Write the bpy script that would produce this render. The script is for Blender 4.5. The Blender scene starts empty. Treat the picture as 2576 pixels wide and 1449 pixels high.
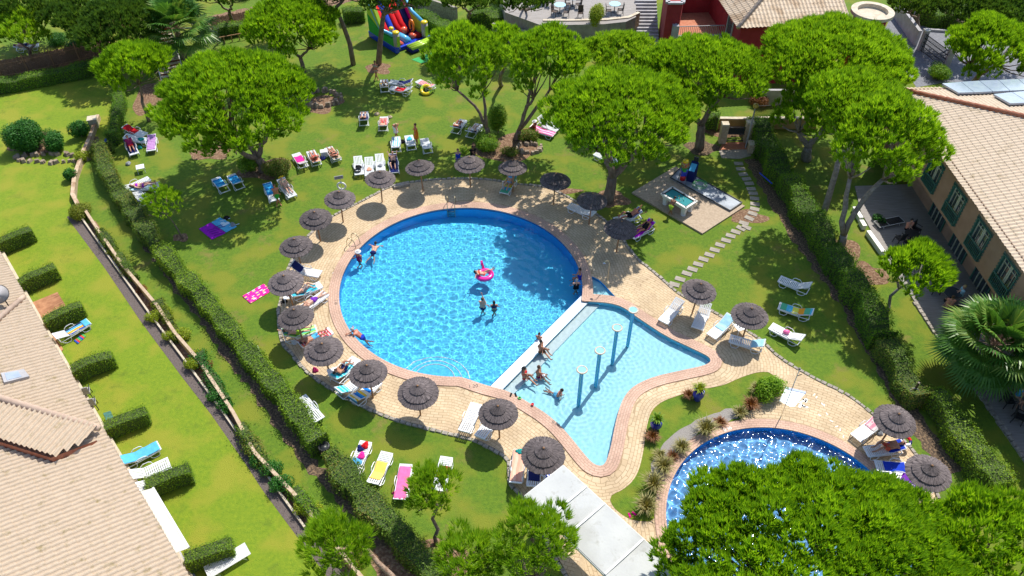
import bpy, math, random
import numpy as np
from mathutils import Vector, Matrix
from mathutils.geometry import delaunay_2d_cdt
S = bpy.context.scene
COL = S.collection
R_ = math.radians
# ------------------------------------------------------------------ camera, sky, sun, exposure
CAM_H, PITCH, ROLL, FPX = 33.0, R_(44.1), R_(0.3), 2000.0
cam_d = bpy.data.cameras.new('camera'); cam = bpy.data.objects.new('camera', cam_d); COL.objects.link(cam); S.camera = cam
cam_d.sensor_width = 36; cam_d.lens = FPX / 2576 * 36; cam_d.clip_end = 2000; cam_d.clip_start = .5
fw = Vector((0, math.cos(PITCH), -math.sin(PITCH))); r0 = Vector((1, 0, 0)); d0 = fw.cross(r0)
rt = r0 * math.cos(ROLL) - d0 * math.sin(ROLL); dn = d0 * math.cos(ROLL) + r0 * math.sin(ROLL)
cam.matrix_world = Matrix(((rt.x, -dn.x, -fw.x, 0), (rt.y, -dn.y, -fw.y, 0), (rt.z, -dn.z, -fw.z, CAM_H), (0, 0, 0, 1)))
SUN_AZ, SUN_EL = R_(33), R_(57)
SD = Vector((math.sin(SUN_AZ) * math.cos(SUN_EL), math.cos(SUN_AZ) * math.cos(SUN_EL), math.sin(SUN_EL)))
W = bpy.data.worlds.new('World'); S.world = W; W.use_nodes = True
sky = W.node_tree.nodes.new('ShaderNodeTexSky'); sky.sky_type = 'NISHITA'; sky.sun_disc = False
sky.sun_elevation = SUN_EL; sky.sun_rotation = SUN_AZ
W.node_tree.links.new(sky.outputs[0], W.node_tree.nodes['Background'].inputs[0])
W.node_tree.nodes['Background'].inputs[1].default_value = 0.135
sl = bpy.data.lights.new('sun', 'SUN'); sl.energy = 3.9; sl.angle = R_(.5); sl.color = (1, .95, .86)
sun = bpy.data.objects.new('sun', sl); COL.objects.link(sun); sun.rotation_euler = SD.to_track_quat('Z', 'Y').to_euler()
sl.cycles.is_caustics_light = True
S.view_settings.view_transform = 'Standard'; S.view_settings.look = 'None'; S.view_settings.exposure = 0.5; S.view_settings.gamma = 1
S.render.engine = 'CYCLES'; S.cycles.max_bounces = 8; S.cycles.transparent_max_bounces = 8; S.cycles.caustics_reflective = False
# ------------------------------------------------------------------ survey: where a mark of the site plan lies on the ground
def g(x, y, z=0.0):
    d = fw + rt * ((x - 1288) / FPX) + dn * ((y - 724.5) / FPX)
    t = (z - CAM_H) / d.z
    return Vector((d.x * t, d.y * t, z))
def T(k, X, Y):
    return ((0, 644, 1274.6, 1905.1)[int(k[1]) - 1] + X * .33325, (0, 469.6, 966)['ABC'.index(k[0])] + Y * .33325)
def gs(pts, z=0.0): return [g(p[0], p[1], z) for p in pts]
def hit(x, y, p0, n):
    d = fw + rt * ((x - 1288) / FPX) + dn * ((y - 724.5) / FPX); o = Vector((0, 0, CAM_H))
    return o + d * ((p0 - o).dot(n) / d.dot(n))
# ------------------------------------------------------------------ materials
MATS = {}
def sc_(c): return (c[0], c[1], c[2], 1)
def mat(name, c1, c2=None, scale=6.0, rough=.75, bump=0.0, bscale=None, metal=0.0, c3=None, scale3=1.0, coord='Object', stretch=None, spec=None, detail=4, sheen=0, c4=None, scale4=1.0):
    if name in MATS: return MATS[name]
    m = bpy.data.materials.new(name); m.use_nodes = True; nt = m.node_tree; N = nt.nodes; L = nt.links
    b = N['Principled BSDF']; b.inputs['Roughness'].default_value = rough; b.inputs['Metallic'].default_value = metal
    if spec is not None: b.inputs['Specular IOR Level'].default_value = spec
    if sheen: b.inputs['Sheen Weight'].default_value = sheen
    b.inputs['Base Color'].default_value = sc_(c1)
    tc = N.new('ShaderNodeTexCoord'); src = tc.outputs[coord]
    if stretch:
        mp = N.new('ShaderNodeMapping'); mp.inputs['Scale'].default_value = stretch; L.new(src, mp.inputs[0]); src = mp.outputs[0]
    if c2 is not None:
        nz = N.new('ShaderNodeTexNoise'); nz.inputs['Scale'].default_value = scale; nz.inputs['Detail'].default_value = detail; nz.inputs['Roughness'].default_value = .5 if detail < 9 else .68; L.new(src, nz.inputs[0])
        cr = N.new('ShaderNodeValToRGB'); cr.color_ramp.elements[0].position = .35; cr.color_ramp.elements[1].position = .65
        cr.color_ramp.elements[0].color = sc_(c1); cr.color_ramp.elements[1].color = sc_(c2); L.new(nz.outputs[0], cr.inputs[0]); out = cr.outputs[0]
        if c3 is not None:
            n3 = N.new('ShaderNodeTexNoise'); n3.inputs['Scale'].default_value = scale3; n3.inputs['Detail'].default_value = 5; L.new(src, n3.inputs[0])
            r3 = N.new('ShaderNodeValToRGB'); r3.color_ramp.elements[0].position = .47; r3.color_ramp.elements[1].position = .62; L.new(n3.outputs[0], r3.inputs[0])
            mx = N.new('ShaderNodeMixRGB'); L.new(r3.outputs[0], mx.inputs[0]); L.new(out, mx.inputs[1]); mx.inputs[2].default_value = sc_(c3); out = mx.outputs[0]
        if c4 is not None:
            n4 = N.new('ShaderNodeTexNoise'); n4.inputs['Scale'].default_value = scale4; n4.inputs['Detail'].default_value = 12; n4.inputs['Roughness'].default_value = .7; L.new(src, n4.inputs[0])
            r4 = N.new('ShaderNodeValToRGB'); r4.color_ramp.elements[0].position = .56; r4.color_ramp.elements[1].position = .70; L.new(n4.outputs[0], r4.inputs[0])
            mx = N.new('ShaderNodeMixRGB'); L.new(r4.outputs[0], mx.inputs[0]); L.new(out, mx.inputs[1]); mx.inputs[2].default_value = sc_(c4); out = mx.outputs[0]
        L.new(out, b.inputs['Base Color'])
    if bump:
        nb = N.new('ShaderNodeTexNoise'); nb.inputs['Scale'].default_value = bscale or scale * 4; nb.inputs['Detail'].default_value = 4; L.new(src, nb.inputs[0])
        bp = N.new('ShaderNodeBump'); bp.inputs['Strength'].default_value = bump; bp.inputs['Distance'].default_value = .05; L.new(nb.outputs[0], bp.inputs['Height']); L.new(bp.outputs[0], b.inputs['Normal'])
    MATS[name] = m; return m
def leaf_mat(name, ca, cb, cc, trans=.45, rough=.55):
    """foliage: tint attribute (one random value per leaf tuft) picks between three greens; leaves let light through"""
    m = bpy.data.materials.new(name); m.use_nodes = True; nt = m.node_tree; N = nt.nodes; L = nt.links
    b = N['Principled BSDF']; b.inputs['Roughness'].default_value = rough; b.inputs['Specular IOR Level'].default_value = .3
    at = N.new('ShaderNodeAttribute'); at.attribute_name = 'tint'
    cr = N.new('ShaderNodeValToRGB'); e = cr.color_ramp.elements; e[0].color = sc_(ca); e[1].color = sc_(cc); e.new(.5).color = sc_(cb)
    L.new(at.outputs['Fac'], cr.inputs[0]); L.new(cr.outputs[0], b.inputs['Base Color'])
    tr = N.new('ShaderNodeBsdfTranslucent'); mul = N.new('ShaderNodeMixRGB'); mul.blend_type = 'MULTIPLY'; mul.inputs[0].default_value = 1; mul.inputs[2].default_value = (1.15, 1.05, .5, 1)
    L.new(cr.outputs[0], mul.inputs[1]); L.new(mul.outputs[0], tr.inputs[0])
    mx = N.new('ShaderNodeMixShader'); mx.inputs[0].default_value = trans; L.new(b.outputs[0], mx.inputs[1]); L.new(tr.outputs[0], mx.inputs[2])
    L.new(mx.outputs[0], N['Material Output'].inputs[0]); MATS[name] = m; return m
def brick_mat(name, c1, c2, mortar, bw, bh, off=.5, ms=.012, rough=.75):
    m = bpy.data.materials.new(name); m.use_nodes = True; nt = m.node_tree; N = nt.nodes; L = nt.links
    b = N['Principled BSDF']; b.inputs['Roughness'].default_value = rough
    uv = N.new('ShaderNodeUVMap'); uv.uv_map = 'uv'
    br = N.new('ShaderNodeTexBrick'); br.inputs['Color1'].default_value = sc_(c1); br.inputs['Color2'].default_value = sc_(c2); br.inputs['Mortar'].default_value = sc_(mortar)
    br.inputs['Scale'].default_value = 1; br.inputs['Brick Width'].default_value = bw; br.inputs['Row Height'].default_value = bh; br.inputs['Mortar Size'].default_value = ms
    br.offset = off; br.inputs['Bias'].default_value = 0; L.new(uv.outputs[0], br.inputs[0])
    nz = N.new('ShaderNodeTexNoise'); nz.inputs['Scale'].default_value = .7; nz.inputs['Detail'].default_value = 5
    tc = N.new('ShaderNodeTexCoord'); L.new(tc.outputs['Object'], nz.inputs[0])
    cr = N.new('ShaderNodeValToRGB'); cr.color_ramp.elements[0].position = .3; cr.color_ramp.elements[1].position = .7
    cr.color_ramp.elements[0].color = (.76, .735, .71, 1); cr.color_ramp.elements[1].color = (1.06, 1.05, 1.03, 1); L.new(nz.outputs[0], cr.inputs[0])
    mx = N.new('ShaderNodeMixRGB'); mx.blend_type = 'MULTIPLY'; mx.inputs[0].default_value = 1; L.new(br.outputs[0], mx.inputs[1]); L.new(cr.outputs[0], mx.inputs[2])
    L.new(mx.outputs[0], b.inputs['Base Color'])
    bp = N.new('ShaderNodeBump'); bp.inputs['Strength'].default_value = .5; bp.inputs['Distance'].default_value = .01; bp.invert = True
    L.new(br.outputs['Fac'], bp.inputs['Height']); L.new(bp.outputs[0], b.inputs['Normal'])
    MATS[name] = m; return m
def stripe_mat(name, cols, n, axis=0, rough=.9, mix=0):
    """woven stripes along a UV axis; with mix > 0 printed blotches in the last colour"""
    m = bpy.data.materials.new(name); m.use_nodes = True; nt = m.node_tree; N = nt.nodes; L = nt.links
    b = N['Principled BSDF']; b.inputs['Roughness'].default_value = rough; b.inputs['Specular IOR Level'].default_value = .2
    uv = N.new('ShaderNodeUVMap'); uv.uv_map = 'uv'; sp = N.new('ShaderNodeSeparateXYZ'); L.new(uv.outputs[0], sp.inputs[0])
    mu = N.new('ShaderNodeMath'); mu.operation = 'MULTIPLY'; mu.inputs[1].default_value = n; L.new(sp.outputs[axis], mu.inputs[0])
    fr = N.new('ShaderNodeMath'); fr.operation = 'FRACT'; L.new(mu.outputs[0], fr.inputs[0])
    cr = N.new('ShaderNodeValToRGB'); cr.color_ramp.interpolation = 'CONSTANT'; e = cr.color_ramp.elements; e[0].color = sc_(cols[0]); e[1].position = 1 / len(cols); e[1].color = sc_(cols[1])
    for i in range(2, len(cols)): e.new(i / len(cols)).color = sc_(cols[i])
    L.new(fr.outputs[0], cr.inputs[0]); out = cr.outputs[0]
    if mix:
        vo = N.new('ShaderNodeTexVoronoi'); vo.inputs['Scale'].default_value = mix; L.new(uv.outputs[0], vo.inputs[0])
        lt = N.new('ShaderNodeMath'); lt.operation = 'LESS_THAN'; lt.inputs[1].default_value = .33; L.new(vo.outputs[0], lt.inputs[0])
        mx = N.new('ShaderNodeMixRGB'); L.new(lt.outputs[0], mx.inputs[0]); L.new(out, mx.inputs[1]); mx.inputs[2].default_value = sc_(cols[-1]); out = mx.outputs[0]
    L.new(out, b.inputs['Base Color']); MATS[name] = m; return m
M = MATS
mat('lawn', (.07, .145, .006), (.13, .215, .009), 5, .95, .8, 22, c3=(.175, .205, .013), scale3=.5, detail=12, c4=(.20, .17, .04), scale4=.55)
mat('lawn_dry', (.13, .22, .006), (.205, .28, .009), 5, .95, .8, 22, c3=(.245, .265, .018), scale3=.45, detail=12, c4=(.10, .16, .008), scale4=.6)
mat('soil', (.12, .062, .035), (.22, .12, .07), 4, .95, .8, 20, c3=(.3, .2, .12), scale3=7)
mat('leaf_litter', (.06, .04, .028), (.11, .075, .045), 6, .95, .9, 22, c3=(.24, .16, .09), scale3=9)
mat('gravel', (.22, .2, .18), (.42, .39, .36), 30, .95, .9, 45)
mat('path_brown', (.10, .078, .068), (.155, .125, .115), 14, .95, .6, 30)
mat('asphalt', (.16, .165, .19), (.22, .225, .25), 5, .9, .3, 40)
mat('stone_kerb', (.25, .22, .19), (.42, .38, .32), 7, .9, .8, 18)
mat('sandstone', (.42, .3, .19), (.55, .43, .3), 5, .9, .4, 14)
mat('cap_stone', (.5, .42, .31), (.62, .55, .43), 3, .85, .4, 14)
mat('ochre_plaster', (.42, .28, .11), (.5, .35, .16), 2, .9, .2, 30)
mat('tan_plaster', (.4, .235, .15), (.46, .28, .185), 1.5, .9, .3, 60)
mat('red_plaster', (.28, .02, .025), (.34, .03, .035), 1.5, .85, .2, 40)
mat('grey_plaster', (.33, .32, .33), (.42, .41, .42), 2, .85, .2, 30)
mat('white_plastic', (.74, .76, .78), None, rough=.32)
mat('white_paint', (.78, .77, .74), (.7, .7, .68), 3, .5)
mat('white_canvas', (.45, .46, .45), (.5, .51, .49), .9, .75, .15, 6, c3=(.38, .385, .36), scale3=.5, c4=(.33, .325, .29), scale4=2.2)
mat('awning_cream', (.52, .5, .42), (.56, .54, .46), 1, .8)
mat('wood_pole', (.30, .15, .07), (.42, .23, .11), 5, .7, .4, 20, stretch=(4, 4, .5))
mat('wood_deck', (.26, .2, .15), (.36, .29, .22), 3, .75, .3, 20)
mat('wood_red', (.3, .13, .06), (.45, .22, .11), 3, .7, .3, 20)
mat('bark', (.14, .1, .075), (.25, .185, .14), 6, .95, 1, 12, stretch=(1, 1, .35))
mat('bark_grey', (.2, .17, .145), (.33, .28, .24), 5, .95, 1, 10)
mat('bark_warm', (.24, .14, .09), (.42, .3, .22), 5, .95, 1, 10)
mat('steel', (.62, .62, .6), None, rough=.22, metal=1)
mat('gold_steel', (.45, .38, .25), None, rough=.3, metal=.8)
mat('black_metal', (.02, .021, .024), None, rough=.45)
mat('dark_wood', (.05, .03, .022), (.08, .05, .035), 8, .5)
mat('blue_glaze', (.03, .035, .3), (.05, .06, .45), 3, .15)
mat('black_plastic', (.025, .028, .03), None, rough=.4)
mat('glass_dark', (.03, .045, .055), (.06, .08, .09), 1, .08, spec=.8)
mat('solar', (.3, .36, .45), (.36, .42, .5), 2, .12, spec=.8)
mat('green_felt', (.02, .22, .25), (.03, .26, .28), 20, .9)
mat('green_frame', (.035, .12, .095), (.06, .19, .15), 8, .6)
mat('cream_frame', (.55, .55, .42), None, rough=.5)
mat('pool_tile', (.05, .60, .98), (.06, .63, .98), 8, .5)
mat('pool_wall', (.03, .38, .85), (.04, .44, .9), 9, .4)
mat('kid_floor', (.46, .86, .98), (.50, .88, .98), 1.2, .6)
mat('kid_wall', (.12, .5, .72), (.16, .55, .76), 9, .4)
mat('step_white', (.80, .83, .84), (.76, .8, .82), 2, .6)
mat('bamboo', (.17, .085, .045), (.29, .16, .09), 12, .9, .8, 30, stretch=(12, 12, .6))
mat('rock', (.2, .15, .11), (.38, .3, .22), 3, .95, .9, 8)
mat('terracotta', (.42, .14, .07), (.5, .2, .11), 5, .8)
for n, c in dict(red=(.62, .012, .02), dark_red=(.3, .012, .02), blue=(.012, .05, .5), navy=(.012, .02, .12), sky=(.1, .45, .75), cyan=(.06, .5, .65), yellow=(.8, .6, .02), orange=(.75, .2, .02), green=(.05, .4, .06), lime=(.4, .6, .05), pink=(.85, .16, .38), magenta=(.78, .01, .28), hotpink=(.9, .03, .33), purple=(.18, .03, .4), violet=(.36, .015, .5), black=(.012, .012, .014), white=(.76, .76, .76), grey=(.3, .32, .35), teal=(.02, .3, .28), salmon=(.85, .38, .25), orange_yellow=(.85, .5, .08), paleblue=(.42, .68, .78), brown=(.12, .06, .03), beige=(.5, .4, .28), coral=(.75, .13, .07), wine=(.35, .02, .1)).items():
    mat('cloth_' + n, c, tuple(v * .86 for v in c), 6, .85, spec=.2, sheen=.0)
    mat('vinyl_' + n, c, None, rough=.22)
mat('skin_light', (.60, .33, .23), None, rough=.5); mat('skin_tan', (.42, .19, .11), None, rough=.5); mat('skin_red', (.50, .18, .11), None, rough=.5); mat('skin_dark', (.22, .10, .055), None, rough=.5)
mat('hair_dark', (.018, .012, .009), None, rough=.5); mat('hair_brown', (.1, .05, .025), None, rough=.5); mat('hair_blond', (.5, .36, .16), None, rough=.5); mat('hair_red', (.3, .06, .02), None, rough=.5); mat('hair_grey', (.4, .38, .36), None, rough=.5)
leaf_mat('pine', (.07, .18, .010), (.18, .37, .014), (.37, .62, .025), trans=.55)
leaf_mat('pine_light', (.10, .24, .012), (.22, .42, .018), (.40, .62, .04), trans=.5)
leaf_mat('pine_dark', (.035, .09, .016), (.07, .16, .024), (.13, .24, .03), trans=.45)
leaf_mat('hedge', (.07, .18, .012), (.16, .34, .016), (.30, .44, .028), trans=.45)
leaf_mat('hedge_mixed', (.08, .17, .014), (.16, .27, .022), (.33, .23, .07), trans=.4)
leaf_mat('box_leaf', (.09, .18, .010), (.19, .34, .014), (.34, .46, .02), trans=.4)
leaf_mat('hedge_yellow', (.11, .16, .01), (.18, .23, .012), (.27, .27, .02), trans=.3)
leaf_mat('shrub', (.02, .11, .012), (.035, .17, .018), (.07, .23, .02), trans=.3)
leaf_mat('palm', (.05, .15, .025), (.11, .26, .04), (.34, .44, .10), trans=.4, rough=.35)
leaf_mat('grass_plume', (.16, .16, .03), (.3, .28, .08), (.42, .36, .16), trans=.3)
leaf_mat('red_leaf', (.16, .05, .02), (.25, .1, .03), (.3, .16, .05), trans=.3)
leaf_mat('lime_leaf', (.20, .30, .012), (.30, .40, .015), (.42, .46, .03), trans=.4)
mat('hedge_core', (.035, .065, .012), (.07, .10, .025), 7, .95)
# ------------------------------------------------------------------ tagging and mesh building
def link(o, parent=None):
    COL.objects.link(o)
    if parent is not None: o.parent = parent
    return o
def tag(o, label=None, cat=None, group=None, kind=None):
    if label: o['label'] = label
    if cat: o['category'] = cat
    if group: o['group'] = group
    if kind: o['kind'] = kind
    return o
def empty(name, loc, rz=0, label=None, cat=None, group=None):
    o = bpy.data.objects.new(name, None); o.empty_display_size = .2; link(o); o.location = loc; o.rotation_euler = (0, 0, rz)
    return tag(o, label, cat, group)
def kids(o): return [c for c in COL.objects if c.parent == o]
CH = {}
def copy_tree(root, loc=None, rz=None, label=None, group=None):
    c = root.copy(); COL.objects.link(c)
    if loc is not None: c.location = loc
    if rz is not None: c.rotation_euler = (0, 0, rz)
    if label: c['label'] = label
    if group: c['group'] = group
    if root.name not in CH: CH[root.name] = [(k, kids(k)) for k in kids(root)]
    out = []
    for ch, sub in CH[root.name]:
        d = ch.copy(); COL.objects.link(d); d.parent = c; out.append(d)
        for s in sub:
            e = s.copy(); COL.objects.link(e); e.parent = d
    return c, out
class MB:
    def __init__(s): s.v = []; s.f = []; s.m = []; s.uv = []
    def add(s, vs, fs, mi=0, uvs=None):
        o = len(s.v); s.v += [tuple(v) for v in vs]
        for i, f in enumerate(fs):
            s.f.append(tuple(o + k for k in f)); s.m.append(mi); s.uv.append([uvs[k] for k in f] if uvs else None)
    def box(s, c, d, rz=0, mi=0, ry=0, taper=1.0, rx=0):
        mt = Matrix.Translation(c) @ Matrix.Rotation(rz, 4, 'Z') @ Matrix.Rotation(ry, 4, 'Y') @ Matrix.Rotation(rx, 4, 'X')
        vs = []
        for z in (-1, 1):
            k = taper if z > 0 else 1
            for x, y in ((-1, -1), (1, -1), (1, 1), (-1, 1)): vs.append(mt @ Vector((x * d[0] / 2 * k, y * d[1] / 2 * k, z * d[2] / 2)))
        s.add(vs, [(3, 2, 1, 0), (4, 5, 6, 7), (0, 1, 5, 4), (1, 2, 6, 5), (2, 3, 7, 6), (3, 0, 4, 7)], mi)
    def bar(s, a, b, w, h, mi=0):
        a = Vector(a); b = Vector(b); d = (b - a).normalized(); up = Vector((0, 0, 1))
        if abs(d.z) > .95: up = Vector((1, 0, 0))
        x = d.cross(up).normalized() * w / 2; u = x.cross(d).normalized() * h / 2
        vs = [a - x - u, a + x - u, a + x + u, a - x + u, b - x - u, b + x - u, b + x + u, b - x + u]
        s.add(vs, [(0, 1, 2, 3), (7, 6, 5, 4), (4, 5, 1, 0), (5, 6, 2, 1), (6, 7, 3, 2), (7, 4, 0, 3)], mi)
    def tube(s, pts, rad, n=8, mi=0, cap=True, closed=False):
        pts = [Vector(p) for p in pts]; m = len(pts); rad = rad if hasattr(rad, '__len__') else [rad] * m
        rings = []; ux = None
        for i, p in enumerate(pts):
            if closed: t = pts[(i + 1) % m] - pts[i - 1]
            else: t = pts[min(i + 1, m - 1)] - pts[max(i - 1, 0)]
            t = t.normalized() if t.length > 1e-9 else Vector((0, 0, 1))
            if ux is None: ux = t.orthogonal().normalized()
            else:
                ux = ux - t * ux.dot(t); ux = ux.normalized() if ux.length > 1e-6 else t.orthogonal().normalized()
            uy = t.cross(ux)
            rings.append([p + (ux * math.cos(a) + uy * math.sin(a)) * rad[i] for a in [2 * math.pi * k / n for k in range(n)]])
        vs = [v for r in rings for v in r]; fs = []
        for i in range(m if closed else m - 1):
            j = (i + 1) % m
            for k in range(n): fs.append((i * n + k, i * n + (k + 1) % n, j * n + (k + 1) % n, j * n + k))
        if cap and not closed: fs.append(tuple(reversed(range(n)))); fs.append(tuple((m - 1) * n + k for k in range(n)))
        s.add(vs, fs, mi)
    def lathe(s, prof, c=(0, 0, 0), n=24, mi=0):
        vs = []; fs = []
        for r, z in prof:
            for k in range(n):
                a = 2 * math.pi * k / n; vs.append((c[0] + r * math.cos(a), c[1] + r * math.sin(a), c[2] + z))
        for i in range(len(prof) - 1):
            for k in range(n): fs.append((i * n + k, i * n + (k + 1) % n, (i + 1) * n + (k + 1) % n, (i + 1) * n + k))
        if prof[0][0] > 1e-4 and abs(prof[0][1] - prof[1][1]) > 1e-6: fs.append(tuple(reversed(range(n))))
        if prof[-1][0] > 1e-4: fs.append(tuple((len(prof) - 1) * n + k for k in range(n)))
        s.add(vs, fs, mi)
    def ball(s, c, r, n=10, mi=0, mt=None):
        r = r if hasattr(r, '__len__') else (r, r, r); vs = []; fs = []; m = n // 2 + 1
        for i in range(m + 1):
            th = math.pi * i / m
            for k in range(n):
                a = 2 * math.pi * k / n; p = Vector((r[0] * math.sin(th) * math.cos(a), r[1] * math.sin(th) * math.sin(a), r[2] * math.cos(th)))
                if mt is not None: p = mt @ p
                vs.append(Vector(c) + p)
        for i in range(m):
            for k in range(n): fs.append((i * n + k, (i + 1) * n + k, (i + 1) * n + (k + 1) % n, i * n + (k + 1) % n))
        s.add(vs, fs, mi)
    def prism(s, poly, z0, z1, mi=0, bottom=False):
        n = len(poly); p = [Vector((q[0], q[1])) for q in poly]
        if sum(p[i].x * p[(i + 1) % n].y - p[(i + 1) % n].x * p[i].y for i in range(n)) < 0: p.reverse()
        vs = [(q.x, q.y, z0) for q in p] + [(q.x, q.y, z1) for q in p]
        fs = [tuple(n + k for k in range(n))] + [(k, (k + 1) % n, n + (k + 1) % n, n + k) for k in range(n)]
        if bottom: fs.append(tuple(reversed(range(n))))
        s.add(vs, fs, mi)
    def build(s, name, mats, parent=None, smooth=False, loc=None):
        me = bpy.data.meshes.new(name)
        me.from_pydata([tuple(v) for v in s.v], [], s.f)
        for m in (mats if isinstance(mats, (list, tuple)) else [mats]): me.materials.append(M[m] if isinstance(m, str) else m)
        if any(s.m): me.polygons.foreach_set('material_index', s.m)
        if any(u is not None for u in s.uv):
            ul = me.uv_layers.new(name='uv'); fl = []
            for f, u in zip(s.f, s.uv):
                for k in range(len(f)): fl += list(u[k]) if u else [0, 0]
            ul.data.foreach_set('uv', fl)
        if smooth: me.shade_smooth()
        me.update()
        o = bpy.data.objects.new(name, me); link(o, parent)
        if loc is not None: o.location = loc
        return o
def np_mesh(name, V, F, mats, parent=None, tint=None, smooth=False, uv=None, loc=None):
    """V (n,3) array, F (m,3|4) index array"""
    me = bpy.data.meshes.new(name); F = np.asarray(F); k = F.shape[1]
    me.vertices.add(len(V)); me.vertices.foreach_set('co', np.asarray(V, np.float32).ravel())
    me.loops.add(F.size); me.loops.foreach_set('vertex_index', F.ravel().astype(np.int32))
    me.polygons.add(len(F)); me.polygons.foreach_set('loop_start', np.arange(0, F.size, k, dtype=np.int32)); me.polygons.foreach_set('loop_total', np.full(len(F), k, np.int32))
    for m in (mats if isinstance(mats, (list, tuple)) else [mats]): me.materials.append(M[m])
    me.update(calc_edges=True)
    if tint is not None:
        a = me.attributes.new('tint', 'FLOAT', 'FACE'); a.data.foreach_set('value', np.asarray(tint, np.float32))
    if uv is not None:
        ul = me.uv_layers.new(name='uv'); ul.data.foreach_set('uv', np.asarray(uv, np.float32)[F.ravel()].ravel())
    if smooth: me.shade_smooth()
    else: me.shade_flat()
    o = bpy.data.objects.new(name, me); link(o, parent)
    if loc is not None: o.location = loc
    return o
def inpoly(P, poly):
    P = np.asarray(P, float); poly = np.asarray([(q[0], q[1]) for q in poly], float); x, y = P[:, 0], P[:, 1]; r = np.zeros(len(P), bool); j = len(poly) - 1
    for i in range(len(poly)):
        xi, yi = poly[i]; xj, yj = poly[j]
        c = ((yi > y) != (yj > y)); r ^= c & (x < (xj - xi) * (y - yi) / ((yj - yi) if abs(yj - yi) > 1e-12 else 1e-12) + xi); j = i
    return r
def smooth_poly(pts, n=2, closed=True):
    pts = [Vector((p[0], p[1])) for p in pts]
    for _ in range(n):
        q = []
        m = len(pts)
        for i in range(m if closed else m - 1):
            a, b = pts[i], pts[(i + 1) % m]; q += [a * .75 + b * .25, a * .25 + b * .75]
        if not closed: q = [pts[0]] + q + [pts[-1]]
        pts = q
    return pts
def resample(pts, step, closed=True):
    pts = [Vector((p[0], p[1])) for p in pts]
    if closed: pts = pts + [pts[0]]
    out = [pts[0]]; acc = 0
    for a, b in zip(pts, pts[1:]):
        L = (b - a).length; t = step - acc
        while t <= L: out.append(a + (b - a) * (t / L)); t += step
        acc = (acc + L) % step
    if closed and (out[-1] - out[0]).length < step * .5: out.pop()
    if not closed and (out[-1] - pts[-1]).length > step * .3: out.append(pts[-1])
    return out
def ccw(p):
    a = sum(p[i][0] * p[(i + 1) % len(p)][1] - p[(i + 1) % len(p)][0] * p[i][1] for i in range(len(p)))
    return list(p) if a > 0 else list(reversed(p))
def offset(poly, d):
    """poly ccw, outward offset d"""
    n = len(poly); out = []
    for i in range(n):
        t = (poly[(i + 1) % n] - poly[i - 1]); t = t.normalized() if t.length > 0 else Vector((1, 0)); out.append(poly[i] + Vector((t.y, -t.x)) * d)
    return out
def sheet(name, outer, holes, z, material, step=0, parent=None, uvf=None, zf=None):
    """flat sheet bounded by a polygon with holes; optional inner points and UVs"""
    vs = []; es = []
    for lp in [outer] + holes:
        b = len(vs); vs += [Vector((p[0], p[1])) for p in lp]; es += [(b + i, b + (i + 1) % len(lp)) for i in range(len(lp))]
    if step:
        a = np.array([(v.x, v.y) for v in vs]); mn, mx = a.min(0), a.max(0)
        X, Y = np.meshgrid(np.arange(mn[0], mx[0], step), np.arange(mn[1], mx[1], step)); X = X + (np.arange(X.shape[0]) % 2)[:, None] * step / 2; P = np.c_[X.ravel(), Y.ravel()]
        k = inpoly(P, outer)
        for h in holes: k &= ~inpoly(P, h)
        P = P[k]
        dmin = np.full(len(P), 9.)
        for q in a: dmin = np.minimum(dmin, np.hypot(P[:, 0] - q[0], P[:, 1] - q[1]))
        vs += [Vector((float(p[0]), float(p[1]))) for p in P[dmin > step * .45]]
    V, E_, F, _, _, _ = delaunay_2d_cdt(vs, es, [], 0, 1e-5)
    V = np.array([(v.x, v.y) for v in V]); F = np.array([f for f in F if len(f) == 3]); c = V[F].mean(1)
    k = inpoly(c, outer)
    for h in holes: k &= ~inpoly(c, h)
    F = F[k]
    Z = np.full(len(V), z) if zf is None else zf(V)
    return np_mesh(name, np.c_[V, Z], F, material, parent, uv=None if uvf is None else uvf(V))
def strip(name, a, b, za, zb, material, closed=True, parent=None, ulen=None, smooth=False):
    """quads between two matched polylines"""
    n = len(a); vs = [(p[0], p[1], za) for p in a] + [(p[0], p[1], zb) for p in b]
    us = [0.0]
    for i in range(1, n + 1): us.append(us[-1] + (Vector(a[i % n][:2]) - Vector(a[i - 1][:2])).length)
    w = (Vector(a[0][:2]) - Vector(b[0][:2])).length + abs(za - zb)
    mb = MB(); mm = n if closed else n - 1
    for i in range(mm):
        j = (i + 1) % n
        mb.add([vs[i], vs[j], vs[n + j], vs[n + i]], [(0, 1, 2, 3)], 0, [(us[i], 0), (us[i + 1], 0), (us[i + 1], w), (us[i], w)])
    return mb.build(name, material, parent, smooth)
def st(o): o['kind'] = 'structure'; return o
# ------------------------------------------------------------------ ground, pools, decks
PC, PR = Vector((-3.03, 34.40)), 7.27
tail_px = [(1215, 970), (1247, 978), (1274.6, 986), (1308, 1002.7), (1341, 1022.6), (1374.6, 1044), (1408, 1072.6), (1434.6, 1102.6), (1461, 1136), (1484, 1163), (1497, 1172), (1508, 1175.5), (1519, 1173), (1527, 1162), (1538, 1126), (1548, 1072.6), (1558, 1032.6), (1568, 1006), (1584.5, 982.6), (1608, 966), (1648, 949.5), (1708, 936), (1760, 925), (1780, 919), (1789, 911), (1787, 902), (1774.5, 893), (1724.5, 869.5), (1674.5, 846), (1624.5, 813), (1594.5, 793), (1568, 773), (1534.6, 763), (1491, 759.5), (1462, 758)]
tail = [g(*p).to_2d() for p in tail_px]
aS = math.atan2(*reversed(g(1453, 752).to_2d() - PC)); aE = math.atan2(*reversed(g(1160, 962).to_2d() - PC))
if aE < aS: aE += 2 * math.pi
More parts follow.
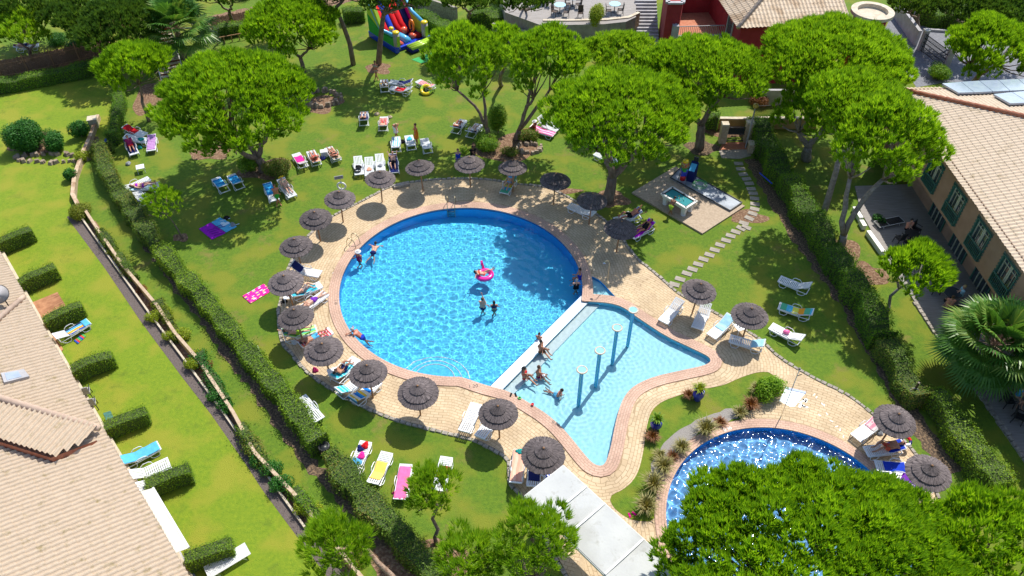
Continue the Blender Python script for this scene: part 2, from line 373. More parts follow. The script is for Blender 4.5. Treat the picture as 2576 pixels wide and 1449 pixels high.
arc = [PC + PR * Vector((math.cos(aS + (aE - aS) * i / 90), math.sin(aS + (aE - aS) * i / 90))) for i in range(91)]
poolP = ccw(resample(smooth_poly(arc + tail, 1), .16))
cop_out = offset(poolP, .62)
KC, KR = Vector((12.70, 18.39)), 5.62
kidP = [KC + KR * Vector((math.cos(a * math.pi / 60), math.sin(a * math.pi / 60))) for a in range(120)]
kid_cop = [KC + (KR + .5) * Vector((math.cos(a * math.pi / 60), math.sin(a * math.pi / 60))) for a in range(120)]
bath_px = [T('B3', *p) for p in [(612, 676), (650, 682), (700, 708), (740, 745), (780, 790), (828, 840), (790, 846), (700, 838), (602, 836)]]
bathP = ccw(resample([g(*p).to_2d() for p in bath_px], .12))
deck_px = [(977, 474), (1030, 462), (1080, 455), (1140, 452), (1200, 452), (1250, 457), (1294.6, 466.5), (1340, 468), (1384.6, 476), (1448, 510), (1488, 536), (1521, 556), (1558, 596), (1594.5, 650), (1641, 686), (1674.5, 716), (1701, 739.5), (1741, 763), (1791, 786), (1850, 820), (1905, 853), (1942, 889.5), (1972, 913), (2012, 936), (2065, 966), (2112, 986), (2158, 1016), (2192, 1046), (2240, 1082), (2292, 1132.6), (2325, 1185), (2351.6, 1242.6), (2370, 1300), (2380, 1380), (2370, 1480), (2300, 1560), (1500, 1560), (1400, 1400), (1318, 1245), (1283, 1215), (1287, 1162.6), (1270.5, 1142.6), (1227, 1119), (1194, 1104), (1144, 1091), (1067, 1072.6), (997, 1054), (944, 1032.6), (887, 1006), (834, 975), (787, 943), (764, 923), (740, 890), (715.6, 866), (708, 830), (704, 795), (707, 769.5), (714, 739.5), (722, 700), (734, 666), (750, 630), (787, 586), (810.6, 566), (844, 543), (890.6, 519.6), (937, 496)]
deckP = ccw(resample(smooth_poly([g(*p) for p in deck_px], 1), .3))
isl_px = [(1668, 1009), (1640, 1031), (1629, 1062), (1622, 1106), (1618, 1139), (1608, 1182), (1594, 1209), (1568, 1233), (1531, 1248), (1541, 1276), (1568, 1299), (1594, 1311), (1652, 1314), (1650, 1249), (1662, 1204), (1685, 1164), (1718, 1133), (1757, 1103), (1794, 1076), (1834, 1063), (1867, 1056), (1884, 1036), (1905, 1016), (1945, 1004), (1972, 975), (1940, 937), (1908, 936), (1861, 951), (1824, 969), (1784, 977), (1741, 986), (1706, 996)]
islP = ccw(resample(smooth_poly([g(*p) for p in isl_px], 1), .25))
big = [(-160, -30), (160, -30), (160, 260), (-160, 260)]
st(sheet('lawn', big, [poolP, kidP, bathP], 0.0, 'lawn'))
def near(V, line):
    a = np.array([(p[0], p[1]) for p in line]); seg = np.hypot(*(np.roll(a, -1, 0) - a).T); cum = np.r_[0, np.cumsum(seg)][:-1]
    D = np.hypot(V[:, None, 0] - a[None, :, 0], V[:, None, 1] - a[None, :, 1]); k = D.argmin(1); d = D.min(1)
    t = (np.roll(a, -1, 0) - np.roll(a, 1, 0))[k]; t /= np.maximum(np.hypot(*t.T), 1e-6)[:, None]
    du = ((V - a[k]) * t).sum(1)
    return np.c_[cum[k] + du, d]
brick_mat('paver', (.57, .43, .265), (.64, .50, .325), (.39, .28, .16), .34, .17, ms=.014)
brick_mat('coping_brick', (.56, .36, .27), (.62, .42, .32), (.40, .26, .19), .24, .12, ms=.012)
def deck_uv(V):
    a = near(V, cop_out); b = near(V, kid_cop); r = a.copy(); k = b[:, 1] < a[:, 1] * .8; r[k] = b[k]; return r
_a = np.array([(p.x, p.y) for p in poolP]); hole_ = [q for q in offset(poolP, .5) if np.hypot(_a[:, 0] - q.x, _a[:, 1] - q.y).min() > .49]
st(sheet('pool_deck', deckP, [hole_, offset(kidP, .42), bathP, islP], .03, 'paver', step=.35, uvf=deck_uv))
strip('deck_edge', deckP, deckP, .03, -.05, 'stone_kerb')['kind'] = 'structure'
def kerb(name, line, w, h, material, closed, label, cat, seed=1, gap=.02, L=.32, z=0.0):
    """row of rough stones, one object"""
    rg = random.Random(seed); pts = resample(line, L, closed); mb = MB()
    for i in range(len(pts) - (0 if closed else 1)):
        a, b = pts[i], pts[(i + 1) % len(pts)]; d = b - a; c = (a + b) / 2
        mb.box((c.x + rg.uniform(-.02, .02), c.y + rg.uniform(-.02, .02), z + h / 2 - .01), (d.length - gap, w * rg.uniform(.75, 1.15), h * rg.uniform(.7, 1.2)), math.atan2(d.y, d.x), taper=.86)
    return tag(mb.build(name, material), label, cat)
kerb('stone_edging', offset(deckP, .10), .2, .09, 'stone_kerb', True, 'rough grey stone edging between the paved pool deck and the lawn', 'edging')
# coping
def clean_offset(P, d):
    """outward offset without the loops that form at inner corners"""
    a = np.array([(p.x, p.y) for p in P]); return [q for q in offset(P, d) if np.hypot(a[:, 0] - q.x, a[:, 1] - q.y).min() > abs(d) * .975]
def coping(name, P, w, z):
    o = clean_offset(P, w); i = offset(P, -.03); st(sheet(name, o, [i], z, 'coping_brick', step=.3, uvf=lambda V: near(V, P)))
    strip(name, i, i, z, z - .07, 'coping_brick')['kind'] = 'structure'; strip(name, o, o, z, z - .1, 'coping_brick')['kind'] = 'structure'
coping('pool_coping', poolP, .60, .075); coping('pool_coping', kidP, .5, .075)
WZ = -.08
# basin
A1, A2, B1, B2 = [g(*p).to_2d() for p in ((1448, 757), (1238, 966), (1474.5, 766), (1268, 987))]
ax = (A1 - A2).normalized(); nrm = Vector((ax.y, -ax.x))            # nrm points to the children's side
def rgt(q, a): return (q - a).dot(nrm) > 0
def clip_half(poly, a, n):
    out = []
    m = len(poly)
    for i in range(m):
        p, q = poly[i], poly[(i + 1) % m]; dp, dq = (p - a).dot(n), (q - a).dot(n)
        if dp >= 0: out.append(p)
        if dp * dq < 0: out.append(p + (q - p) * (dp / (dp - dq)))
    return out
bigP = clip_half(poolP, A1, -nrm); tailP = clip_half(poolP, B1, nrm); wallP = clip_half(clip_half(poolP, A1, nrm), B1, -nrm)
def zfloor(V):
    t = np.clip(((V[:, 0] - PC.x) * .45 + (V[:, 1] - PC.y) * .75) / 7 * .5 + .5, 0, 1); return -.95 - .35 * t
o = st(sheet('pool_floor', bigP, [], 0, 'pool_tile', step=.8, zf=zfloor)); RECV = [o]
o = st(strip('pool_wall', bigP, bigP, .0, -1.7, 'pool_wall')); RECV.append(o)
mat('tile_band', (.015, .07, .33), (.03, .16, .45), 14, .35)
o = st(strip('tile_band', offset(bigP, -.012), offset(bigP, -.012), .0, -.15, 'tile_band')); RECV.append(o)
o = st(sheet('paddling_floor', tailP, [], -.42, 'kid_floor')); RECV.append(o)
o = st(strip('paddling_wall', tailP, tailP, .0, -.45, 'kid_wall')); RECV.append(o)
mb = MB(); mb.prism(wallP, -2.5, -.055); o = st(mb.build('divider_wall', 'step_white')); RECV.append(o)
stepP = clip_half(clip_half([p for p in offset(poolP, -.02)], B1, nrm), B1 + nrm * .55, -nrm)
mb = MB(); mb.prism(stepP, -.42, -.27); o = st(mb.build('divider_step', 'step_white')); RECV.append(o)
mb = MB(); sc = g(1092, 962, -.5).to_2d(); mb2 = MB()
for r, zt in ((2.0, -1.0), (1.55, -.72), (1.15, -.42)):
    q = [sc + r * Vector((math.cos(a * math.pi / 20), math.sin(a * math.pi / 20))) for a in range(40)]; q = [p for p in q if (p - PC).length < PR - .02]
    if len(q) > 3:
        mb.prism(q, -1.6, zt)
        arcp = [(p.x, p.y, zt + .004) for p in [sc + (r - .03) * Vector((math.cos(a * math.pi / 30), math.sin(a * math.pi / 30))) for a in range(-4, 40)] if (p - PC).length < PR - .04]
        arcp = arcp if len(arcp) > 2 else []
        if arcp: mb2.tube(arcp, .035, 6)
o = st(mb.build('pool_steps', 'pool_tile')); RECV.append(o); o = st(mb2.build('step_nosing', 'step_white')); RECV.append(o)
def water_mat(name, tint, rough=0.0):
    m = bpy.data.materials.new(name); m.use_nodes = True; nt = m.node_tree; N = nt.nodes; L = nt.links
    N.remove(N['Principled BSDF']); gl = N.new('ShaderNodeBsdfGlass'); gl.inputs['IOR'].default_value = 1.33; gl.inputs['Roughness'].default_value = rough; gl.inputs['Color'].default_value = sc_(tint)
    L.new(gl.outputs[0], N['Material Output'].inputs['Surface'])
    MATS[name] = m; return m
water_mat('water_deep', (.88, .99, 1), rough=.03)
water_mat('water_shallow', (.9, .99, 1))
def water(name, P, step, z, amp, lmin, lmax, nw, seed, material, rings=(), fine=0):
    a = np.array([(p[0], p[1]) for p in P]); mn, mx = a.min(0) - .2, a.max(0) + .2
    xs = np.arange(mn[0], mx[0], step); ys = np.arange(mn[1], mx[1], step); X, Y = np.meshgrid(xs, ys)
    Z = np.full_like(X, z); rg = np.random.default_rng(seed)
    env = 1 + .45 * np.sin(X * .55 + 1) * np.sin(Y * .47 + 2)
    for k in range(nw):
        Lw = rg.uniform(lmin, lmax); an = rg.uniform(0, 6.28); ph = rg.uniform(0, 6.28)
        Z += env * amp * Lw * Lw * np.sin(2 * np.pi / Lw * (X * np.cos(an) + Y * np.sin(an)) + ph) / nw ** .5
    for k in range(24 if fine else 0):
        Lw = rg.uniform(.13, .24); an = rg.uniform(0, 6.28); ph = rg.uniform(0, 6.28); Z += fine * Lw / 6.28 * 1.41 / 24 ** .5 * (1 + .6 * np.sin(X * 1.3 + k) * np.sin(Y * 1.1 + 2 * k)) * np.sin(2 * np.pi / Lw * (X * np.cos(an) + Y * np.sin(an)) + ph)
    for (c, Lw, am, fall) in rings:
        d = np.hypot(X - c[0], Y - c[1]); Z += am * Lw * Lw * np.sin(2 * np.pi * d / Lw) * np.exp(-d / fall)
    ny, nx = X.shape; i = np.arange(nx * ny).reshape(ny, nx)
    F = np.c_[i[:-1, :-1].ravel(), i[:-1, 1:].ravel(), i[1:, 1:].ravel(), i[1:, :-1].ravel()]
    c = np.c_[X.ravel(), Y.ravel()][F].mean(1); F = F[inpoly(c, offset(ccw([Vector((q[0], q[1])) for q in P]), .06))]
    used = np.unique(F); mp = np.full(nx * ny, -1); mp[used] = np.arange(len(used))
    o = np_mesh(name, np.c_[X.ravel(), Y.ravel(), Z.ravel()][used], mp[F], material, smooth=True); o.cycles.is_caustics_caster = True
    o['kind'] = 'structure'; return o
water('pool_water', bigP, .032, WZ, .031, .24, .72, 70, 1, 'water_deep', fine=.035)
SP = [g(1579.5, 866, -.1), g(1540.6, 911, -.1), g(1499, 968, -.1), g(1455.5, 1016, -.1)]
water('paddling_water', clip_half(poolP, A1 + nrm * .02, nrm), .035, WZ, .028, .16, .5, 45, 2, 'water_shallow', rings=[((p.x, p.y), .26, .06, 1.3) for p in SP])
water('footbath_water', bathP, .06, -.06, .02, .15, .5, 25, 3, 'water_shallow')
o = st(sheet('footbath_floor', bathP, [], -.22, 'kid_floor')); RECV.append(o)
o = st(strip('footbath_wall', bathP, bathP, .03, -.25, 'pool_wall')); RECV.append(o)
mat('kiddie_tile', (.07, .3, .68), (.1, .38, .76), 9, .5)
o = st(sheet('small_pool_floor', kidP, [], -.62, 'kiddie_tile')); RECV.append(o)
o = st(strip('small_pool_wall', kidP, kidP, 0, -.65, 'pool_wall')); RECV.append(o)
water_mat('water_small', (.85, .97, 1), rough=.06)
water('small_pool_water', kidP, .04, WZ, .085, .2, .8, 50, 4, 'water_small', fine=.06)
for o in RECV: o.cycles.is_caustics_receiver = True
# mosaic pad and depth marks on the coping
mb = MB()
padP = [g(*T('C4', *p), .036) for p in [(212, 32), (365, 66), (284, 168), (250, 172), (165, 128)]]
mat('mosaic_white', (.42, .68, .75), (.85, .88, .88), 2.2, .4, detail=2)
mb.add(padP, [(0, 1, 2, 3, 4)]); st(mb.build('mosaic_pad', 'mosaic_white'))
mb = MB(); mb.bar(g(*T('C4', 214, 30), .045), g(*T('C4', 366, 66), .045), .14, .03); st(mb.build('mosaic_edge', 'tile_band'))
mb = MB()
rg = random.Random(5)
for k in range(16):
    p = g(*T('C4', 345 + rg.uniform(-36, 30), 150 + rg.uniform(-34, 34)), .035); mb.box(p, (rg.uniform(.08, .2), rg.uniform(.06, .14), .006), rg.uniform(0, 3))
for x, y in [(430, 80), (447, 100), (490, 150), (505, 160), (525, 225), (560, 280), (600, 320), (625, 345), (470, 235), (650, 395)]:
    p = g(*T('C4', x, y), .035); mb.box(p, (.05, .16, .006), rg.uniform(0, 3))
st(mb.build('paint_marks', 'white_paint'))
def text(body, px, z, size, rz, material, name='depth_marking', parent=None, rx=0, loc=None, kind='structure', ext=.002):
    c = bpy.data.curves.new(name, 'FONT'); c.body = body; c.size = size; c.extrude = ext; c.align_x = 'CENTER'; c.align_y = 'CENTER'
    t = bpy.data.objects.new(name, c); dg = bpy.context.evaluated_depsgraph_get(); me = bpy.data.meshes.new_from_object(t)
    me.materials.clear(); me.materials.append(M[material]); o = bpy.data.objects.new(name, me); link(o, parent); o.location = loc if loc is not None else g(px[0], px[1], z); o.rotation_euler = (rx, 0, rz)
    if kind: o['kind'] = kind
    bpy.data.objects.remove(t); return o
text('1.20', T('C2', 1640, 16), .08, .3, R_(5), 'black_metal'); text('1.10', T('B2', 603, 870), .08, .24, R_(-85), 'black_metal')
text('0.50', T('C3', 370, 298), .08, .26, R_(-35), 'black_metal'); text('0.30', T('C3', 1668, 340), .08, .26, R_(20), 'white_paint'); text('2.00', T('B2', 1570, 147), .08, .26, R_(-3), 'black_metal')
mb = MB()
for p in (T('B2', 965, 278), T('B2', 598, 652), T('B2', 1545, 127)):
    q = g(*p, .04); mb.lathe([(.0, .02), (.15, .02), (.17, 0)][::-1], q, 16)
st(mb.build('skimmer_lid', 'white_paint'))
# lawns and paths
dry_px = [(-260, 262), (-100, 245), (255, 196), (290, 240), (300, 330), (232, 372), (186, 480), (176, 543), (276, 690), (360, 812), (470, 960), (560, 1080), (664, 1230), (770, 1362), (850, 1470), (960, 1640), (-500, 1640)]
st(sheet('garden_lawn', [g(*p) for p in dry_px], [], .004, 'lawn_dry'))
def band(name, px, w, z, material, seed=0, rag=.0, step=.35):
    c = resample([g(*p).to_2d() for p in px], step, False); n = len(c); rg = random.Random(seed); L_, R2 = [], []
    for i, p in enumerate(c):
        t = (c[min(i + 1, n - 1)] - c[max(i - 1, 0)]).normalized(); q = Vector((-t.y, t.x)); ww = w(i / n) if callable(w) else w
        L_.append(p + q * (ww / 2 + rg.uniform(-rag, rag))); R2.append(p - q * (ww / 2 + rg.uniform(-rag, rag)))
    return st(strip(name, R2, L_, z, z, material, closed=False))
path_px = [(180, 541), (201.6, 569.6), (276.6, 669.5), (368, 803), (468, 936), (546.5, 1036), (638, 1166), (677, 1226), (757, 1332), (850, 1455)]
band('garden_path', path_px, .62, .012, 'path_brown')
band('planting_bed', [(228, 560), (298, 667), (386, 790), (488, 925), (566, 1032), (656, 1160), (720, 1250), (785, 1340), (880, 1470)], .62, .008, 'soil')
band('hedge_bed', [(1890, 400), (1932, 470), (2000, 580), (2065, 670), (2138, 770), (2205, 886), (2262, 990), (2310, 1075), (2400, 1190)], 1.1, .009, 'leaf_litter', 3, .15)
band('hedge_bed', [(238, 345), (262, 420), (290, 470), (325, 530), (378, 620), (430, 700), (500, 780), (570, 880), (640, 970), (700, 1060), (775, 1160), (850, 1240), (930, 1330), (1010, 1430), (1080, 1510)], .62, .009, 'leaf_litter', 4, .16)
band('soil_bank', [(-80, 190), (60, 170), (180, 145), (290, 118)], 4.0, .006, 'soil', 5, .2)
band('soil_bank', [(520, 62), (640, 38), (760, 10), (900, -20)], 3.4, .006, 'soil', 6, .2)
def blob(name, px, rx, ry, z, material, seed):
    rg = random.Random(seed); c = g(*px); ph = [rg.uniform(0, 6.28) for _ in range(4)]
    P = []
    for k in range(40):
        a = k * math.pi / 20; r = 1 + sum(.09 * math.sin((j + 2) * a + ph[j]) for j in range(4)); P.append((c.x + rx * r * math.cos(a), c.y + ry * r * math.sin(a)))
    return st(sheet(name, P, [], z, material))
for i, (x, y, a, b) in enumerate([(1275, 372, 2.6, 1.6), (665, 425, 1.8, 1.3), (808, 262, 1.5, 1.3), (1533, 500, 1.2, 1.0), (1765, 372, 1.1, 1), (952, 172, 1.1, .9), (380, 240, 1.2, 2.6), (1335, 480, 3.2, .5), (2110, 632, 1.3, 1.4), (2190, 690, 1.0, 1.0), (1880, 545, 1.3, .7), (90, 360, 1.6, 1.6), (455, 598, .5, .4), (1850, 330, 2.2, 1.0), (530, 385, 1.4, .9), (1050, 1440, 2.2, 1.6)]):
    blob('bare_soil', (x, y), a, b, .005 + .0004 * i, 'soil' if i not in (4,) else 'leaf_litter', i)
band('gravel_bed', [(1640, 1218), (1664, 1160), (1696, 1112), (1742, 1080), (1796, 1055), (1850, 1040)], .7, .034, 'gravel', 9, .08)
st(sheet('island_lawn', islP, [], .024, 'lawn'))
strip('island_edge', islP, islP, .04, -.02, 'terracotta')['kind'] = 'structure'
# stepping stones: one group of slabs
stones = [T('B3', *p) for p in [(1265, 740), (1308, 700), (1360, 658), (1402, 625), (1445, 588), (1485, 550), (1530, 517), (1570, 480), (1610, 443), (1655, 408), (1690, 373), (1728, 343), (1768, 316)]] + [(1877, 573), (1871, 562), (1884.6, 549.8), (1893, 538), (1898, 526.5), (1898.8, 514), (1898, 499.8), (1894.6, 487), (1889.6, 475.6), (1884.6, 462), (1878, 450.6), (1869.6, 439), (1863, 425.6), (1858, 412)]
mat('slab', (.29, .255, .215), (.38, .34, .29), 6, .9, .4, 25)
order = ['first', 'second', 'third', 'fourth', 'fifth', 'sixth', 'seventh', 'eighth', 'ninth', 'tenth', 'eleventh', 'twelfth', 'thirteenth']
for i, p in enumerate(stones):
    q = g(*p); mb = MB(); mb.box((0, 0, .02), (.62, .36, .05), 0, taper=.97); o = mb.build('stepping_stone', 'slab', loc=q)
    a, b = g(*stones[max(i - 1, 0)]), g(*stones[min(i + 1, len(stones) - 1)])
    o.rotation_euler = (0, 0, math.atan2((b - a).y, (b - a).x) + math.pi / 2 + (.35 if i < 13 else 0))
    lab = ('stepping stone in sunlit grass, %s counted from the parasol end' % order[i]) if i < 13 else ('shaded stepping stone of the curved stretch, %s counted from the sunlit stretch' % (order + ['fourteenth'])[i - 13])
    tag(o, lab, 'stepping stone', 'stepping stones across the lawn')
# driveway, terrace, stairs at the top
drive = [T('A4', *p) for p in [(1020, 100), (1200, 120), (1300, 225), (1500, 240), (2100, 260), (2100, 620), (1440, 620), (1200, 660), (1050, 420), (960, 230)]]
st(sheet('driveway', [g(*p) for p in drive], [], .012, 'asphalt'))
# ------------------------------------------------------------------ buildings
def tile_roof(name, parent, o, ex, us, ang, poly, pitch=.235, course=.42, material='roof_tile', seed=0, amp=.05):
    """clay tiles as real relief: rolls run up the slope, every course steps down onto the next.  poly in (s, t): metres along the eave, metres up the slope"""
    ex = Vector(ex).normalized(); up = (Vector(us).normalized() * math.cos(ang) + Vector((0, 0, 1)) * math.sin(ang)); nn = ex.cross(up).normalized()
    if nn.z < 0: nn = -nn
    P = np.array(poly, float); s0, t0 = P.min(0); s1, t1 = P.max(0); k = 6
    ns = int((s1 - s0) / pitch) * k; ss = s0 + np.arange(ns + 1) * pitch / k; ph = np.arange(ns + 1) % k / k * 2 * np.pi
    prof = amp * np.cos(ph)
    nc = int((t1 - t0) / course) + 1; rows = []
    for c in range(nc):
        ta = t0 + c * course; rows += [(ta, .03 if amp > .04 else .015, 1), (min(ta + course, t1), 0, 0)]
    rg = np.random.default_rng(seed); G_ = []
    for i, (t, h, lip) in enumerate(rows):
        jit = rg.normal(0, .0025, ns // k + 2)[np.minimum(np.arange(ns + 1) // k, ns // k + 1)]
        G_.append(np.array(o)[None] + np.outer(ss, ex) + np.outer(t + jit * 3, up) + np.outer(prof + h + jit * .5, nn))
    V = np.concatenate(G_); n1 = ns + 1; m = len(rows); i = np.arange(m * n1).reshape(m, n1)
    F = np.c_[i[:-1, :-1].ravel(), i[:-1, 1:].ravel(), i[1:, 1:].ravel(), i[1:, :-1].ravel()]
    TT = np.repeat([r[0] for r in rows], n1); SS = np.tile(ss, m); c = np.c_[SS, TT][F].mean(1); F = F[inpoly(c, poly)]
    used = np.unique(F); mp = np.full(len(V), -1); mp[used] = np.arange(len(used))
    return np_mesh(name, V[used], mp[F], material, parent)
mat('roof_tile_light', (.54, .43, .315), (.60, .485, .36), 5, .85, .3, 25, detail=7, c4=(.36, .28, .17), scale4=1.3)
mat('roof_tile', (.47, .375, .275), (.53, .425, .315), 5, .85, .3, 25, detail=7, c4=(.30, .24, .12), scale4=2.0)
mat('roof_tile_warm', (.60, .47, .33), (.66, .53, .39), 2.4, .85, .3, 25, c3=(.46, .33, .21), scale3=.9, detail=7)
mat('ridge_tile', (.50, .36, .27), (.56, .42, .32), 3, .85)
mat('roof_under', (.33, .11, .06), (.42, .17, .1), 4, .9)
def ridge(name, a, b, parent, r=.13, material='ridge_tile'):
    a = Vector(a); b = Vector(b); n = max(2, int((b - a).length / .42)); pts, rr = [], []
    for i in range(n):
        p = a + (b - a) * (i / n); q = a + (b - a) * ((i + .97) / n); pts += [p, q]; rr += [r * 1.08, r * .9]
    mb = MB(); mb.tube(pts, rr, 10); return mb.build(name, material, parent, True)
# --- house at lower left
EZ = 2.9; e0 = g(0, 632, EZ); e1 = g(467, 1432, EZ); ed = (e1 - e0).normalized(); upL = Vector((ed.y, -ed.x, 0))
if upL.x > 0: upL = -upL
e0 = e0 - ed * 8; Lr = (e1 - e0).length + 9; AL = R_(17)
h1 = empty('terraced_house', (e0.x, e0.y, 0), 0, 'long low house with pale clay tiled roof and satellite dish at the lower left', 'house')
off = Vector((e0.x, e0.y, 0)); o_ = e0 - off
tile_roof('roof', h1, o_, ed, upL, AL, [(0, 0), (Lr, 0), (Lr, 11), (0, 11)])
upv = upL * math.cos(AL) + Vector((0, 0, 1)) * math.sin(AL)
mb = MB(); ridge_top = o_ + upv * 11
a, b = o_ + upv * .05 - Vector((0, 0, .1)), o_ + ed * Lr + upv * .05 - Vector((0, 0, .1)); back = upL * 21
wl = [o_ + upL * .45, o_ + ed * Lr + upL * .45]
mb.add([wl[0] - Vector((0, 0, EZ)), wl[1] - Vector((0, 0, EZ)), wl[1] + upv * .2, wl[0] + upv * .2], [(0, 1, 2, 3)])
mb.add([a, b, b - upL * .03 + Vector((0, 0, .1)), a - upL * .03 + Vector((0, 0, .1))], [(0, 1, 2, 3)])
pe0, pe1 = o_ + ed * .3, o_ + ed * (Lr - .3)
for q in (pe0, pe1):
    z0 = -Vector((0, 0, EZ)); mb.add([q + upL * .45 + z0, q + upL * 20 + z0, q + upL * 20 + Vector((0, 0, .1)), q + upL * 10.5 + Vector((0, 0, 3.1)), q + upL * .45 + Vector((0, 0, .1))], [(0, 1, 2, 3, 4)])
mb.build('wall', 'ochre_plaster', h1)
rr = o_ + upL * (2 * 11 * math.cos(AL)); tile_roof('roof', h1, rr, -ed, -upL, AL, [(-Lr, 0), (0, 0), (0, 11), (-Lr, 11)]); ridge('ridge', ridge_top, ridge_top + ed * Lr, h1)
nL = ed.cross(upv).normalized(); nL = nL if nL.z > 0 else -nL; p0 = Vector(e0)
def onroof(x, y, h=0.0): return hit(x, y, p0 + nL * h, nL)
# raised wing crossing the roof
R1, R2 = onroof(-60, 985, .62), onroof(252, 1081, .30); C1_, C2_ = onroof(128, 1151, .36), onroof(-60, 1092, .42); Q2 = onroof(243, 1107, .12)
exw = (C1_ - C2_).normalized(); nw = exw.cross(R1 - C2_).normalized(); nw = nw if nw.z > 0 else -nw
usw = nw.cross(exw); usw = usw if usw.z > 0 else -usw
def st2(p): d = p - C1_; return (d.dot(exw), d.dot(usw))
angw = math.asin(usw.z); ush = Vector((usw.x, usw.y, 0)).normalized()
exh = exw
k_ = MB()
def plane_roof(name, o, ex, up, poly, parent):
    nn = ex.cross(up).normalized(); nn = nn if nn.z > 0 else -nn
    P = np.array(poly, float); s0, t0 = P.min(0); s1, t1 = P.max(0); k = 6; pitch, course = .235, .42
    ns = int((s1 - s0) / pitch) * k; ss = s0 + np.arange(ns + 1) * pitch / k; ph = np.arange(ns + 1) % k / k * 2 * np.pi; prof = .06 * np.cos(ph)
    rows = []
    for c in range(int((t1 - t0) / course) + 1): rows += [(t0 + c * course, .03), (t0 + (c + 1) * course, 0)]
    V = np.concatenate([np.array(o)[None] + np.outer(ss, ex) + np.outer(np.full(len(ss), t), up) + np.outer(prof + h, nn) for t, h in rows]); n1 = ns + 1; i = np.arange(len(rows) * n1).reshape(-1, n1)
    F = np.c_[i[:-1, :-1].ravel(), i[:-1, 1:].ravel(), i[1:, 1:].ravel(), i[1:, :-1].ravel()]
    c = np.c_[np.tile(ss, len(rows)), np.repeat([r[0] for r in rows], n1)][F].mean(1); F = F[inpoly(c, poly)]
    used = np.unique(F); mp = np.full(len(V), -1); mp[used] = np.arange(len(used)); return np_mesh(name, V[used], mp[F], 'roof_tile', parent)
polyw = [st2(q) for q in (C2_, C1_, Q2, R2, R1)]
plane_roof('wing_roof', C1_ - off, exw, usw, polyw, h1)
mb = MB()
for a, b in ((C2_, C1_), (C1_, Q2)):
    a0, b0 = a - off, b - off; dn_ = Vector((0, 0, -.75)); mb.add([a0 - nw * .02, b0 - nw * .02, b0 + dn_, a0 + dn_], [(0, 1, 2, 3)])
mb.build('wing_wall', 'roof_under', h1)
ridge('wing_ridge', R1 - off + nw * .05, R2 - off + nw * .08, h1, .17)
rb1, rb2 = onroof(-20, 815, .1) - off, onroof(60, 746, .08) - off; ridge('hip_tile', rb1, rb2, h1, .14)
# skylight
q = [onroof(x, y, .14) - off for x, y in ((2, 938), (60, 928), (74, 946), (10, 962))]
mb = MB(); cc = sum(q, Vector()) / 4
mb.add([p for p in q] + [p - nL * .16 for p in q], [(0, 1, 2, 3), (0, 4, 5, 1), (1, 5, 6, 2), (2, 6, 7, 3), (3, 7, 4, 0)])
sky_l = mb.build('skylight', 'grey_plaster', h1); mb = MB(); q2 = [cc + (p - cc) * .72 + nL * .012 for p in q[:4]]; q2[1] = q2[0] + (q2[1] - q2[0]) * .8; q2[2] = q2[3] + (q2[2] - q2[3]) * .8; mb.add(q2, [(0, 1, 2, 3)]); mb.build('pane', 'solar', sky_l)
# satellite dish
dp = onroof(22, 770, 0); dish = empty('satellite_dish', dp, 0, 'grey round satellite dish mounted on the pale tiled roof', 'dish')
mb = MB(); prof = [(.001 + .5 * i / 8, .10 * (i / 8) ** 2) for i in range(9)]; mb.lathe(prof, n=28); rim = MB(); rim.tube([(.5 * math.cos(a * .2244), .5 * math.sin(a * .2244), .1) for a in range(28)], .012, 5, closed=True)
rf = mb.build('reflector', 'grey_plaster', dish, True); rf.location = (-.25, .1, .75); rf.rotation_euler = (R_(38), R_(8), R_(20)); rf2 = rim.build('rim', 'black_metal', rf)
mb = MB(); mb.tube([(0, 0, -.1), (0, 0, .45), (-.15, .1, .65)], .03, 8); mb.build('mast', 'black_metal', dish); mb = MB(); mb.tube([(-.2, .1, .6), (.1, -.45, .95)], .015, 6); mb.ball((.1, -.45, .97), .05); mb.build('feed_arm', 'grey_plaster', dish)
# gutter strip and low terrace wall in front of the house
w0, w1 = g(-40, 640, 0), g(530, 1620, 0)
tw = [g(x, y, .0).to_2d() for x, y in ((0, 622), (58, 725), (118, 830), (190, 952), (262, 1076), (340, 1210), (474, 1440), (560, 1590))]
band('terrace_paving', [(-30, 655), (40, 760), (170, 975), (250, 1110), (330, 1245), (450, 1450), (520, 1560)], 1.1, .014, 'grey_plaster')
mb = MB(); r2 = resample(tw, 3.0, False)
for a, b in zip(r2, r2[1:]): mb.bar((a.x, a.y, .16), (b.x, b.y, .16), .16, .36)
tag(mb.build('garden_wall', 'cap_stone'), 'low pale wall running along the foot of the tiled house', 'wall')
mb = MB(); q = [g(*p, .03) for p in ((82, 762), (145, 735), (180, 800), (115, 832))]; q.append(None)
mb = MB(); A_, B_, C_, D_ = [g(*p, .0) for p in ((76, 765), (146, 737), (176, 788), (118, 832))]
for i in range(12):
    a = A_ + (D_ - A_) * ((i + .5) / 12); b = B_ + (C_ - B_) * ((i + .5) / 12); mb.bar(a + Vector((0, 0, .04)), b + Vector((0, 0, .04)), (D_ - A_).length / 12 - .012, .06)
tag(mb.build('timber_deck', 'wood_red'), 'reddish timber garden deck between two clipped hedges beside the house', 'deck')
mb = MB(); A_, B_, C_, D_ = [g(*p, .0) for p in ((118, 840), (128, 830), (160, 880), (146, 895))]
mb.prism([A_, B_, C_, D_], 0, .06); tag(mb.build('terrace_step', 'wood_red'), 'small reddish timber step at the corner of the garden deck', 'step')
